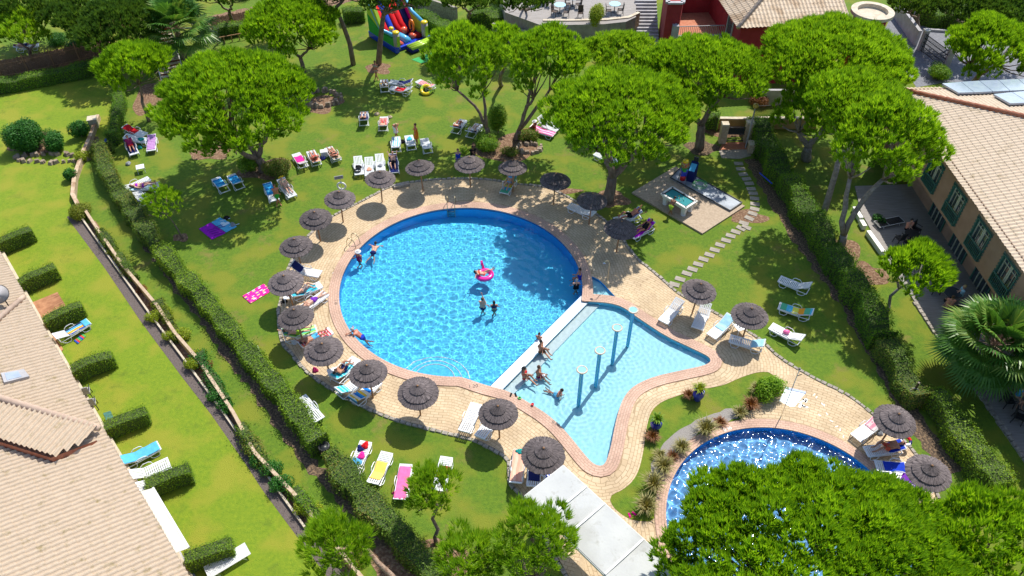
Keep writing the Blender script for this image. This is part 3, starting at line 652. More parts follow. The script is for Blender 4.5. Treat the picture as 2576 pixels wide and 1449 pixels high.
# awning
aw = [g(353, 1236, 2.75), g(383, 1228, 2.45), g(473, 1379, 2.45), g(441.6, 1391, 2.75)]; ac = aw[0].copy()
awn = empty('awning', (ac.x, ac.y, 0), 0, 'cream fabric awning stretched out from the tiled roof edge', 'awning'); o2 = Vector((ac.x, ac.y, 0)); aw = [p - o2 for p in aw]
mb = MB(); mb.add(aw + [p - Vector((0, 0, .015)) for p in aw], [(0, 1, 2, 3), (7, 6, 5, 4)])
mb.build('fabric', 'awning_cream', awn); mb = MB(); mb.bar(aw[1] + (aw[1] - aw[0]).normalized() * .04, aw[2] + (aw[2] - aw[3]).normalized() * .04, .09, .1)
n = 14
for i in range(n):
    a = aw[1] + (aw[2] - aw[1]) * (i / n); b = aw[1] + (aw[2] - aw[1]) * ((i + 1) / n); c = (a + b) / 2; mb.add([a, b, b - Vector((0, 0, .12)), c - Vector((0, 0, .2)), a - Vector((0, 0, .12))], [(0, 1, 2, 3, 4)])
mb.build('front_bar', 'white_paint', awn)
mb = MB()
for k in (.15, .85): mb.tube([aw[0] + (aw[3] - aw[0]) * k - Vector((0, 0, .25)), aw[1] + (aw[2] - aw[1]) * k - Vector((0, 0, .1))], .025, 6)
mb.build('arm', 'white_paint', awn)
# --- big house at right
def vadd(p, z): return Vector((p[0], p[1], z))
RZ = 5.6; f0 = g(2268, 227, RZ); f1 = g(2576, 660, RZ); f0 = Vector((25.4, f0.y + .3, RZ)); f1 = Vector((25.95, f1.y, RZ)); fd = (f1 - f0).normalized(); f1 = f0 + fd * 52; ur = Vector((-fd.y, fd.x, 0)); ur = ur if ur.x > 0 else -ur
AR = R_(12); LR = 52; TW = 8.2
h2 = empty('apartment_house', (f0.x, f0.y, 0), 0, 'large tan house with pale tiled hip roof, green framed windows and solar panels', 'house'); off2 = Vector((f0.x, f0.y, 0)); oR = f0 - off2
upr = ur * math.cos(AR) + Vector((0, 0, 1)) * math.sin(AR); tH = TW / math.cos(AR)
tile_roof('roof', h2, oR, fd, ur, AR, [(0, 0), (LR, 0), (LR, tH), (TW, tH)], pitch=.27, seed=2, material='roof_tile_light', amp=.03)
tile_roof('roof', h2, oR, ur, fd, AR, [(0, 0), (2 * TW, 0), (TW, tH)], pitch=.27, seed=3, material='roof_tile_light', amp=.03)
oB = oR + ur * 2 * TW; tile_roof('roof', h2, oB, fd, -ur, AR, [(0, 0), (LR, 0), (LR, tH), (TW, tH)], pitch=.27, seed=4, material='roof_tile_light', amp=.03)
top = oR + fd * TW + ur * TW + Vector((0, 0, TW * math.tan(AR))); ridge('hip_ridge', oR + Vector((0, 0, .05)), top + Vector((0, 0, .05)), h2, .16, 'roof_under'); ridge('hip_ridge', oR + ur * 2 * TW, top, h2, .14); ridge('ridge', top, top + fd * (LR - TW), h2, .14)
# walls: upper storey flush, ground floor recessed
ov = ur * .35 + fd * .35
U0, U1 = oR + ov, oR + ov + fd * (LR - .7); D0 = Vector((0, 0, 1))
def wpt(s, z, d=0.0): return oR + ov + fd * s + ur * d + D0 * (z - RZ)
mb = MB(); BZ = 2.7
def wallq(mb, s0, s1, z0, z1, d, mi=0): mb.add([wpt(s0, z0, d), wpt(s1, z0, d), wpt(s1, z1, d), wpt(s0, z1, d)], [(0, 1, 2, 3)], mi)
wins = []
for (x0, y0, x1, y1) in ((2377, 565, 2402, 560), (2436, 668, 2480, 650), (2500, 745, 2556, 720), (2330, 480, 2352, 470)): pass
# facade distance of a mark: intersect the plane of the wall
def fac(x, y, d=0.0):
    p = hit(x, y, off2 + oR + ov + ur * d, ur); q = p - off2 - (oR + ov); return q.dot(fd), p.z
cen = [fac(*T('B4', X, Y))[0] for X, Y in ((1465, 190), (1655, 420), (1880, 660))]
pitchw = (cen[2] - cen[0]) / 2; cs = [cen[0] + pitchw * k for k in range(-1, 6)]
zz = 0; edges = [0.0]
for c in cs:
    if c < 1.2: continue
    edges += [c - .8, c + .8]
edges.append(LR - .7)
WB, WT = 3.0, 4.95
for i in range(0, len(edges) - 1):
    if i % 2 == 0: wallq(mb, edges[i], edges[i + 1], BZ, RZ + .12, 0)
    else: wallq(mb, edges[i], edges[i + 1], BZ, WB, 0); wallq(mb, edges[i], edges[i + 1], WT, RZ + .12, 0)
wallq(mb, 0, LR - .7, 0, BZ, 1.6)
mb.add([wpt(0, BZ, 0), wpt(LR - .7, BZ, 0), wpt(LR - .7, BZ, 1.6), wpt(0, BZ, 1.6)], [(3, 2, 1, 0)])
for s in (0,): mb.add([wpt(s, 0, 0), wpt(s, 0, 2 * TW - .7), wpt(s, RZ + .12, 2 * TW - .7), wpt(s, RZ + .12, 0)], [(0, 1, 2, 3)])
mb.build('wall', 'tan_plaster', h2)
for c in edges[1:-1:2]:
    c += .8; w = MB(); wf = w
    for a, b, z0, z1 in ((c - .8, c - .75, WB, WT), (c + .75, c + .8, WB, WT)): w.box(wpt((a + b) / 2, (z0 + z1) / 2, .02), (.08, .16, z1 - z0), math.atan2(ur.y, ur.x) + math.pi / 2)
    for z in (WB + .04, WT - .04): w.box(wpt(c, z, .02), (1.6, .16, .08), math.atan2(fd.y, fd.x))
    for i in range(13):       # ornamental scrollwork round the opening
        for s_ in (-1, 1):
            if i < 9: w.tube([wpt(c + s_ * .86 + .05 * math.cos(a), WB + .12 + i * .22 + .05 * math.sin(a), -.02) for a in np.linspace(0, 5.5, 8)], .017, 4)
        w.tube([wpt(c - .84 + i * .14 + .05 * math.cos(a), WT + .07 + .05 * math.sin(a), -.02) for a in np.linspace(0, 5.5, 8)], .017, 4)
    win = w.build('window', 'green_frame', h2)
    p = MB(); p.add([wpt(c - .75, WB, .16), wpt(c + .75, WB, .16), wpt(c + .75, WT, .16), wpt(c - .75, WT, .16)], [(0, 1, 2, 3)]); p.build('pane', 'glass_dark', win)
    fr = MB()
    for s_ in (-.72, -.06, .06, .72): fr.box(wpt(c + s_, (WB + WT) / 2 + .3, .12), (.09, .05, 1.35), math.atan2(fd.y, fd.x))
    for s_ in (-.4, .4): fr.box(wpt(c + s_, (WB + WT) / 2 + .3, .13), (.03, .03, 1.3), math.atan2(fd.y, fd.x))
    fr.box(wpt(c, WT - .45, .12), (1.45, .04, .04), math.atan2(fd.y, fd.x)); fr.build('sash', 'cream_frame', win)
    bl = MB(); bl.box(wpt(c, WB + .75, -.12), (1.6, .05, .06), math.atan2(fd.y, fd.x)); bl.box(wpt(c, WB + .05, -.12), (1.6, .05, .05), math.atan2(fd.y, fd.x))
    for i in range(12): bl.box(wpt(c - .75 + i * 1.5 / 11, WB + .4, -.12), (.03, .03, .7), math.atan2(fd.y, fd.x))
    bl.box(wpt(c - .78, WB + .4, -.04), (.05, .2, .75), math.atan2(fd.y, fd.x)); bl.box(wpt(c + .78, WB + .4, -.04), (.05, .2, .75), math.atan2(fd.y, fd.x))
    bl.build('railing', 'green_frame', win)
    d = MB(); rz = math.atan2(fd.y, fd.x)
    for s_ in (-.9, .9): d.box(wpt(c + s_, 1.1, 1.56), (.09, .12, 2.2), rz)
    d.box(wpt(c, 2.2, 1.56), (1.9, .12, .09), rz); dr = d.build('terrace_door', 'green_frame', h2); p = MB(); p.add([wpt(c - .85, .05, 1.55), wpt(c + .85, .05, 1.55), wpt(c + .85, 2.16, 1.55), wpt(c - .85, 2.16, 1.55)], [(0, 1, 2, 3)]); p.build('pane', 'glass_dark', dr)
    d = MB()
    for s_ in (-.45, 0, .45): d.box(wpt(c + s_, 1.1, 1.52), (.06, .05, 2.1), rz)
    d.build('sash', 'cream_frame', dr)
nR = Vector((fd.x * 0, 0, 0)); sN = (-fd) * math.sin(AR) + D0 * math.cos(AR)   # far slope normal
def onfar(x, y, h=.12): return hit(x, y, off2 + oR + sN * h, sN)
for gi, (grp, lab) in enumerate((([(2368, 213), (2416, 209), (2462, 206), (2510, 204), (2560, 202), (2606, 200)], 'upper'), ([(2497, 240), (2544, 235), (2590, 231), (2640, 227)], 'lower'))):
    lo = ([(2410, 237), (2450, 236), (2497, 234), (2540, 232), (2592, 230), (2640, 228)], [(2540, 264), (2588, 262), (2636, 260), (2688, 257)])[gi]
    for i in range(len(grp) - 1):
        q = [onfar(*p) for p in (grp[i], grp[i + 1], lo[i + 1], lo[i])]; c = sum(q, Vector()) / 4; q = [c + (p - c) * .97 for p in q]
        mb = MB(); mb.add([p - off2 + sN * .1 for p in q] + [p - off2 - sN * .02 for p in q], [(0, 1, 2, 3), (0, 4, 5, 1), (1, 5, 6, 2), (2, 6, 7, 3), (3, 7, 4, 0)]); mb.build('solar_panel', 'solar', h2)
# timber terrace with stone edge and white parapet blocks
dk = [g(*p) for p in ((2150, 470), (2165, 535), (2235, 660), (2300, 760), (2380, 880), (2470, 1000), (2600, 1190), (2700, 1350))]
e_ = [oR + off2 + ov + fd * s + ur * 1.6 for s in np.linspace(3, 48, len(dk))]
mb = MB()
P = [p for p in dk] + [Vector((q.x, q.y, 0)) for q in reversed(e_)]; mb.prism(P, 0, .07)
mat('deck_board', (.24, .22, .2), (.34, .31, .29), 2, .7, .4, 8, stretch=(.6, 9, 1)); st(mb.build('house_deck', 'deck_board'))
kerb('stone_edging', [p.to_2d() for p in dk[3:]], .3, .12, 'stone_kerb', False, 'rough grey stone edging along the shaded timber terrace of the tan house', 'edging', 7)
for a, b, lab in ((T('B4', 733, 155), T('B4', 785, 238), 'short white rendered parapet wall at the far end of the house terrace'), (T('B4', 785, 255), T('B4', 812, 300), 'smallest of the three white parapet walls edging the house terrace'), (T('B4', 838, 335), T('B4', 952, 495), 'longest white parapet wall, beside the sunlit strip of lawn')):
    mb = MB(); p, q = g(*a, .3), g(*b, .3); mb.bar(p - Vector((0, 0, .14)), q - Vector((0, 0, .14)), .24, .34); mb.bar(p + Vector((0, 0, .045)), q + Vector((0, 0, .045)), .28, .035); tag(mb.build('parapet_wall', 'white_paint'), lab, 'wall', 'parapet walls')
# --- red villa at the top
VZ = 5.2; c0 = g(1856, 71, VZ); c1 = g(2150, 57, VZ); vd = Vector((c1.x - c0.x, c1.y - c0.y, 0)).normalized(); vu = Vector((-vd.y, vd.x, 0)); vu = vu if vu.y > 0 else -vu
h3 = empty('red_villa', (c0.x, c0.y, 0), 0, 'dark red villa with balcony, pale tiled roof and round tower at the top', 'house'); o3 = c0 - Vector((c0.x, c0.y, 0)); of3 = Vector((c0.x, c0.y, 0)); LV = (c1 - c0).length; AV = R_(22); DV = 8
tile_roof('roof', h3, o3, vd, vu, AV, [(0, 0), (LV, 0), (LV, DV), (DV * math.cos(AV), DV)], pitch=.3, material='roof_tile_warm', seed=6, amp=.04)
tile_roof('roof', h3, o3, vu, vd, AV, [(0, 0), (2 * DV * math.cos(AV), 0), (DV * math.cos(AV), DV)], pitch=.3, material='roof_tile_warm', seed=7)
tp = o3 + vd * DV * math.cos(AV) + vu * DV * math.cos(AV) + D0 * DV * math.sin(AV); ridge('hip_ridge', o3 + D0 * .05, tp, h3, .15); ridge('ridge', tp, tp + vd * (LV - 7), h3, .15)
mb = MB(); a = o3 + vd * .5 + vu * .5; z = -D0 * VZ
b = o3 + vd * (LV - .3) + vu * .5; c = b + vu * 14; d = a + vu * 14
for p, q in ((a, b), (b, c), (d, a)): mb.add([p + z, q + z, q + D0 * .1, p + D0 * .1], [(0, 1, 2, 3)])
# left wing with flat coping, seen past the balcony
wq = [g(*p, 5.4) - of3 for p in ((1672, 6), (1652, -60), (1600, -60), (1630, 5))]
L1, L2, L3, L4 = [g(*p, 5.6) - of3 for p in ((1655, 0), (1694, 112), (1800, 100), (1790, -60))]
def box4(mb, pts, z0, z1, mi=0):
    n = len(pts); vs = [(p.x, p.y, z0) for p in pts] + [(p.x, p.y, z1) for p in pts]; mb.add(vs, [tuple(range(2 * n - 1, n - 1, -1)) if False else tuple(n + k for k in range(n))] + [(k, (k + 1) % n, n + (k + 1) % n, n + k) for k in range(n)], mi)
wing = [g(*p, 0) - of3 for p in ((1655, 118), (1700, 122), (1700, 60), (1655, 30))]
gx = lambda x, y, z: g(x, y, z) - of3
W1, W2, W3, W4 = gx(1668, 92, 2.6), gx(1704, 92, 2.6), gx(1716, 30, 2.6), gx(1668, 0, 2.6)
W = [Vector((p.x, p.y, 0)) for p in (W1, W2, W3, W4)]
box4(mb, W, 0, 5.4)
mb.build('wall', 'red_plaster', h3)
mb = MB()
for p, q in zip(W, W[1:] + W[:1]): mb.bar(p + D0 * 5.45, q + D0 * 5.45, .35, .14)
mb.build('coping', 'grey_plaster', h3)
# balcony between wing and main block
B = [gx(1696, 92, 2.7), gx(1832, 88, 2.7), gx(1806, 30, 2.7), gx(1690, 34, 2.7)]; B = [Vector((p.x, p.y, 0)) for p in B]
mb = MB(); box4(mb, B, 2.55, 2.7); mb.build('balcony_floor', 'terracotta', h3)
mb = MB()
for p, q in ((B[0], B[1]), (B[0], B[3])):
    mb.bar(p + D0 * 2.62, q + D0 * 2.62, .22, .3)
    n = 22
for k in range(30):
    p = B[0] + (B[1] - B[0]) * (k / 29); mb.box((p.x, p.y, 3.15), (.03, .03, .8))
mb.bar(B[0] + D0 * 3.55, B[1] + D0 * 3.55, .06, .05); mb.box((B[0].x, B[0].y, 3.2), (.5, .5, 1.0)); mb.bar(B[0] + D0 * 3.3, B[3] + D0 * 3.3, .1, .9)
mb.build('balcony_railing', 'grey_plaster', h3)
mb = MB()
for k in (.12, .4, .65, .9): p = B[0] + (B[1] - B[0]) * k; mb.box((p.x, p.y, 1.3), (.3, .3, 2.55))
mb.build('pillar', 'grey_plaster', h3)
mb = MB(); bk = (B[2] - B[3]); mb.add([B[3], B[2], B[2] + D0 * 5.3, B[3] + D0 * 5.3], [(0, 1, 2, 3)]); mb.build('balcony_wall', 'red_plaster', h3)
for s0, wd in ((4.5, 1.2), (9.5, 1.2)):
    w = MB(); p = a + vd * s0; rz = math.atan2(vd.y, vd.x)
    for s_ in (-.65, .65): w.box(p - vu * .03 + vd * s_ + D0 * (4.0 - VZ), (.1, .12, 1.6), rz)
    for z_ in (3.2, 4.8): w.box(p - vu * .03 + D0 * (z_ - VZ), (1.4, .12, .1), rz)
    wn = w.build('window', 'grey_plaster', h3); pn = MB(); pn.box(p + D0 * (4.0 - VZ), (1.2, .06, 1.5), rz); pn.build('pane', 'glass_dark', wn)
w = MB(); p = a + vu * 2.2; rz = math.atan2(vu.y, vu.x)
for s_ in (-.6, .6): w.box(p - vd * .03 + vu * s_ + D0 * (3.9 - VZ), (.12, .12, 1.9), rz)
for z_ in (2.95, 4.85): w.box(p - vd * .03 + D0 * (z_ - VZ), (1.3, .12, .12), rz)
wn = w.build('window', 'grey_plaster', h3); pn = MB(); pn.box(p + D0 * (3.9 - VZ), (1.15, .06, 1.8), rz); pn.build('pane', 'glass_dark', wn)
# round tower
tc_ = g(2196, 26, 5.6) - of3; mb = MB(); mb.lathe([(1.25, 0), (1.25, 5.1)], (tc_.x, tc_.y, 0), 32); mb.build('tower', 'red_plaster', h3, True)
mb = MB(); mb.lathe([(1.28, 5.3), (1.62, 5.35), (1.62, 5.6), (1.15, 5.62), (1.15, 5.2), (.01, 5.2)], (tc_.x, tc_.y, 0), 36); mb.lathe([(1.28, 3.7), (1.5, 3.72), (1.5, 3.9), (1.28, 3.95)], (tc_.x, tc_.y, 0), 36); mb.build('tower_coping', 'cap_stone', h3)
# --- terrace behind the stone wall
def wall(name, px, h, w, material, label, zpx=0.0, capm=None, step=3.0, cat='wall'):
    c = [g(x, y, zpx) for x, y in px]; c = [Vector((p.x, p.y)) for p in c]; rt_ = empty(name, (c[0].x, c[0].y, 0), 0, label, cat); o_ = Vector((c[0].x, c[0].y))
    mb = MB(); mc = MB(); n = len(c); L_, R2 = [], []
    for i, p in enumerate(c):
        t = (c[min(i + 1, n - 1)] - c[max(i - 1, 0)]).normalized(); q = Vector((-t.y, t.x)); L_.append(p - o_ + q * w / 2); R2.append(p - o_ - q * w / 2)
    for i in range(n - 1):
        a, b, c_, d = L_[i], L_[i + 1], R2[i + 1], R2[i]
        for m_, z0, z1 in ((mb, 0, h), (mc, h, h + .07)):
            vs = [(p.x, p.y, z) for z in (z0, z1) for p in (a, b, c_, d)]
            m_.add(vs, [(7, 6, 5, 4), (0, 4, 5, 1), (3, 2, 6, 7), (1, 5, 6, 2), (0, 3, 7, 4)])
    mb.build('masonry', material, rt_); mc.build('coping', capm or material, rt_); return rt_
mat('crazy_stone', (.48, .34, .22), (.62, .49, .35), 2.6, .9, .6, 6, c3=(.3, .18, .1), scale3=1.8)
wall('terrace_wall', [(1364, 112), (1430, 112), (1520, 110), (1575, 104), (1600, 92)], 2.2, .3, 'crazy_stone', 'curved natural stone retaining wall below the cafe terrace', capm='cap_stone')
tp_ = [g(*p, 2.2) for p in ((1364, 64), (1430, 62), (1520, 60), (1575, 54), (1600, 42), (1600, -60), (1250, -60), (1270, 30))]
mb = MB(); mb.prism([(p.x, p.y) for p in tp_], 0, 2.18); st(mb.build('cafe_terrace', 'deck_board'))
mb = MB(); a, b = g(1604, 118, 0), g(1640, 122, 0); dd = Vector((0, 1, 0))
for i in range(14):
    z = .17 * (i + 1); mb.box((a.x + .9, a.y + .3 * i + .15, z / 2), (1.9, .3, z))
tag(mb.build('staircase', 'grey_plaster'), 'grey outdoor stone steps climbing beside the red villa', 'stairs')
wall('boundary_wall', [(1150, 55), (1080, 32), (1040, 12), (980, -25)], 1.3, .25, 'stone_kerb', 'grey boundary wall behind the bouncy castle and clipped hedge')
wall('boundary_wall', [(1240, 95), (1300, 112), (1364, 116)], 1.3, .25, 'stone_kerb', 'grey boundary wall stub joining the cafe terrace')
wall('garden_wall', [(1770, 322), (1850, 323), (1950, 322), (2050, 322)], .85, .3, 'ochre_plaster', 'sandy coloured wall behind the garden gate', capm='cap_stone')
wall('garden_wall', [(1905, 262), (1960, 262), (2040, 262)], 1.2, .25, 'grey_plaster', 'grey wall under trees right of the garden lamp')
# retaining wall of the left garden
rw = wall('retaining_wall', [(222, 545), (243, 577), (316, 683), (402, 784), (446, 852), (506, 921), (593, 1053), (646, 1153), (743, 1255), (780, 1300), (880, 1425), (925, 1480)], .5, .17, 'ochre_plaster', 'long ochre retaining wall with pale coping above the garden path', capm='sandstone')
wall('low_kerb_wall', [(210, 556), (292, 672), (380, 795), (480, 928), (558, 1034), (648, 1162), (690, 1222), (768, 1330)], .12, .1, 'cap_stone', 'thin pale kerb between the brown path and the planting bed')
wall('stone_wall', [(250, 300), (228, 362), (212, 395), (192, 455), (188, 500), (204, 530)], .35, .26, 'sandstone', 'rough sandy stone wall along the curved end of the left garden', capm='crazy_stone')
# wooden stairs and bamboo fences at upper left
sa, sb = g(440, 210, 0), g(400, 60, 0); stc = empty('garden_stairs', (sa.x, sa.y, 0), 0, 'wooden garden stairs with white rails beside the fan palm', 'stairs'); dv = Vector((sb.x - sa.x, sb.y - sa.y, 0)); ln = 8.5; dv.normalize(); pv = Vector((dv.y, -dv.x, 0))
mb = MB(); rz = math.atan2(pv.y, pv.x)
for i in range(14):
    s = i * .45 + (1.3 if i > 6 else 0); mb.box(dv * s + D0 * (.07 + .11 * i), (1.7, .28, .05), rz)
mb.box(dv * 3.5 + D0 * .76, (1.7, 1.3, .05), rz); mb.build('tread', 'cap_stone', stc)
mb = MB()
for i in range(14): s = i * .45 + (1.3 if i > 6 else 0); mb.box(dv * (s + .14) + D0 * (.03 + .055 * i), (1.7, .05, .1 + .11 * i), rz)
mb.build('riser', 'roof_under', stc)
mb = MB()
for sd in (-.9, .9):
    mb.bar(pv * sd + D0 * .9, pv * sd + dv * 7.6 + D0 * 2.3, .06, .06)
    for k in range(6): mb.bar(pv * sd + dv * 1.5 * k, pv * sd + dv * 1.5 * k + D0 * (.9 + .27 * k), .06, .06)
mb.build('handrail', 'white_paint', stc)
def cane_fence(px, h, seed, label):
    c = resample([g(*p).to_2d() for p in px], .09, False); rg = random.Random(seed); rt_ = empty('cane_fence', (c[0].x, c[0].y, 0), 0, label, 'fence'); mb = MB()
    for p in c:
        q = p - c[0]; hh = h * rg.uniform(.92, 1.05); mb.box((q.x, q.y, hh / 2), (.07, .03, hh), rg.uniform(-.3, .3))
    mb.build('cane_screen', 'bamboo', rt_); mb = MB()
    for p in c[::22]: q = p - c[0]; mb.tube([(q.x, q.y, 0), (q.x, q.y, h * 1.1)], .05, 6)
    mb.build('post', 'wood_pole', rt_); mb = MB(); q0 = c[-1] - c[0]
    for z in (.3, h * .8): mb.tube([(p.x - c[0].x, p.y - c[0].y - .05, z) for p in c[::8]], .025, 5)
    mb.build('rail', 'wood_pole', rt_)
cane_fence([(-60, 210), (60, 190), (170, 165), (285, 138)], 1.6, 1, 'brown cane fence above the clipped hedge at upper left')
cane_fence([(535, 75), (600, 66), (680, 52), (760, 34)], 1.2, 2, 'brown cane fence right of the fan palm')
cane_fence([(200, 80), (330, 68)], 1.0, 3, 'brown wooden fence between the dark trees at the top left')
# log rail
mb = MB(); a, b = g(547, 112), g(622, 98)
for k in range(5): p = a + (b - a) * k / 4; mb.tube([p, p + D0 * .6], .05, 6)
mb.tube([a + D0 * .6, b + D0 * .6], .045, 6); tag(mb.build('log_rail', 'wood_pole'), 'low round wooden rail in front of the hedge right of the palm', 'rail')
# iron fence beyond the lamp
mb = MB(); a, b = g(1895, 300), g(1945, 298)
for k in range(26): p = a + (b - a) * k / 25; mb.box(p + D0 * .6, (.025, .025, 1.2))
mb.bar(a + D0 * 1.15, b + D0 * 1.15, .04, .04); tag(mb.build('iron_fence', 'black_metal'), 'black iron fence above the sandy wall near the lamp', 'fence')
# garden gate
gl_, gr_ = g(1815, 358), g(1877, 355)
gt = empty('garden_gate', (gl_.x, gl_.y, 0), 0, 'black iron garden gate hung between two tan pillars', 'gate'); dv = gr_ - gl_
mb = MB(); w_ = dv.length - .5
for k in range(15): mb.box((.25 + w_ * k / 14, dv.y * .5, .62), (.025, .025, 1.15))
for z in (.1, .65, 1.2): mb.box((.25 + w_ / 2, dv.y * .5, z), (w_, .04, .04))
mb.tube([(.25 + w_ * k / 14, dv.y * .5, 1.2 + .12 * math.sin(math.pi * k / 14)) for k in range(15)], .02, 5); mb.build('gate_leaf', 'black_metal', gt)
mb = MB(); mb.box((.25 + w_ * .5, dv.y * .5 - .03, .93), (w_ * .9, .02, .45)); mb.build('gate_panel', 'black_plastic', gt)
for p, h_, lab in ((gl_, 1.55, 'tan plastered gate pillar with pale cap, left of the garden gate'), (gr_, 1.6, 'tan plastered gate pillar with pale cap, right of the garden gate beside lamp'), (g(1888, 382), .75, 'short tan pillar standing nearest the lamp post foot')):
    rt_ = empty('gate_pillar', p, 0, lab, 'pillar'); mb = MB(); mb.box((0, 0, h_ / 2), (.5, .5, h_)); mb.build('shaft', 'sandstone', rt_); mb = MB(); mb.box((0, 0, h_ + .05), (.58, .58, .1), taper=.85); mb.build('cap', 'cap_stone', rt_)
mb = MB(); P = [g(*p) for p in ((1808, 378), (1880, 376), (1890, 392), (1860, 400), (1815, 398))]; st(sheet('gate_paving', P, [], .016, 'slab'))
P = [g(*p) for p in ((1818, 360), (1876, 357), (1880, 376), (1808, 378))]; st(sheet('gate_paving', P, [], .02, 'terracotta'))
# driveway wall and sliding gate
wall('driveway_wall', [T('A4', 1190, 345), T('A4', 1105, 225), T('A4', 1030, 120)], 1.3, .3, 'grey_plaster', 'grey rendered wall beside the shaded driveway')
wall('driveway_kerb', [T('A4', 1290, 235), T('A4', 1520, 250), T('A4', 1800, 256)], .15, .25, 'grey_plaster', 'low pale kerb along the far side of the driveway')
ga, gb = g(*T('A4', 1225, 385)), g(*T('A4', 1400, 520)); sg = empty('driveway_gate', ga, 0, 'wide dark lattice driveway gate between two stone posts', 'gate'); dv = gb - ga; mb = MB(); n = 26
for k in range(n): p = dv * (k / (n - 1)); mb.bar(p + D0 * .1, p + D0 * 1.55, .035, .035)
for z in (.12, .5, .85, 1.2, 1.55): mb.bar(D0 * z, dv + D0 * z, .05, .05)
mb.build('gate_leaf', 'black_metal', sg)
for q, lab in ((g(*T('A4', 1225, 378)), 'pale capped gate post at the far end of the driveway gate'), (g(*T('A4', 1415, 520)), 'pale capped gate post at the near end of the driveway gate')):
    rt_ = empty('gate_post', q, 0, lab, 'post'); mb = MB(); mb.box((0, 0, .9), (.4, .4, 1.8)); mb.build('shaft', 'grey_plaster', rt_); mb = MB(); mb.box((0, 0, 1.84), (.5, .5, .1)); mb.build('cap', 'white_paint', rt_)
# pergola roof at the bottom
PZ = 2.9; q = [g(x, y, PZ) for x, y in (T('C3', 428, 612), T('C3', 1160, 1300), (1720, 1500), (1530, 1640), T('C3', 130, 835))]
pa = q[0]; dl = (g(*T('C3', 1100, 1230), PZ) - pa).normalized(); dw = Vector((-dl.y, dl.x, 0)); dw = dw if (q[4] - pa).dot(dw) > 0 else -dw; wdt = (q[4] - pa).dot(dw)
pg = empty('pergola', (pa.x, pa.y, 0), 0, 'white fabric roofed pergola with narrow white beams at the bottom', 'pergola'); LP = 11.5; pts = []
mb = MB(); nx, ny = 44, 14
vs = []
for i in range(nx + 1):
    for j in range(ny + 1):
        s, t = LP * i / nx, wdt * j / ny; vs.append(dl * s + dw * t + D0 * (PZ - .05 * abs(math.sin(math.pi * s / 1.95)) * math.sin(math.pi * t / wdt)))
fs = [(i * (ny + 1) + j, (i + 1) * (ny + 1) + j, (i + 1) * (ny + 1) + j + 1, i * (ny + 1) + j + 1) for i in range(nx) for j in range(ny)]
mb.add(vs, fs); fb = mb.build('fabric_roof', 'white_canvas', pg, True)
so = [hit(*T('C3', X, Y), Vector((0, 0, PZ)), D0) for X, Y in ((610, 768), (745, 898), (1035, 1170))]; so = [(p - pa).dot(dl) for p in so]; so += [so[1] + (so[2] - so[1]) / 2] if False else []
for s in so + [so[-1] + 2.0, so[-1] + 4.0]:
    mb = MB(); mb.bar(dl * s + D0 * (PZ + .035), dl * s + dw * wdt + D0 * (PZ + .035), .08, .03); mb.build('beam', 'white_paint', pg)
mb = MB()
for t in (0, wdt): mb.bar(dw * t + D0 * (PZ - .1), dw * t + dl * LP + D0 * (PZ - .1), .06, .14)
for s in (0, LP): mb.bar(dl * s + D0 * (PZ - .1), dl * s + dw * wdt + D0 * (PZ - .1), .06, .14)
mb.build('frame', 'white_paint', pg)
for s in (.1, LP * .5, LP - .1):
    for t in (.1, wdt - .1): mb = MB(); p = dl * s + dw * t; mb.box((p.x, p.y, (PZ - .2) / 2), (.12, .12, PZ - .2)); mb.build('post', 'white_paint', pg)
# ------------------------------------------------------------------ vegetation
def rot_to(d, rng):
    """random frames whose z axis is d: (n,3) -> x,y axes"""
    n = len(d); r = rng.normal(size=(n, 3)); x = np.cross(d, r); x /= np.linalg.norm(x, axis=1)[:, None]; y = np.cross(d, x); return x, y
def tufts(P, D, rng, blades=10, ln=.3, wd=.045, spread=.42, lenvar=.3):
    """needle tufts: at each P along D a brush of thin tapered blades"""
    n = len(P); X, Y = rot_to(D, rng); a = rng.uniform(0, 2 * np.pi, (n, blades)); s = spread * np.sqrt(rng.uniform(.02, 1, (n, blades)))
    dirs = D[:, None] * np.sqrt(np.maximum(1 - s ** 2, .05))[..., None] + X[:, None] * (s * np.cos(a))[..., None] + Y[:, None] * (s * np.sin(a))[..., None]
    L = ln * rng.uniform(1 - lenvar, 1 + lenvar, (n, blades))[..., None]; side = np.cross(dirs, rng.normal(size=dirs.shape)); side /= np.linalg.norm(side, axis=2)[..., None]
    b = P[:, None] + dirs * L * .12 * rng.uniform(0, 1, L.shape); tip = P[:, None] + dirs * L; mid = (b + tip) / 2
    V = np.stack([b, mid + side * wd / 2, tip, mid - side * wd / 2], 2).reshape(-1, 3); F = np.arange(len(V)).reshape(-1, 4); return V, F
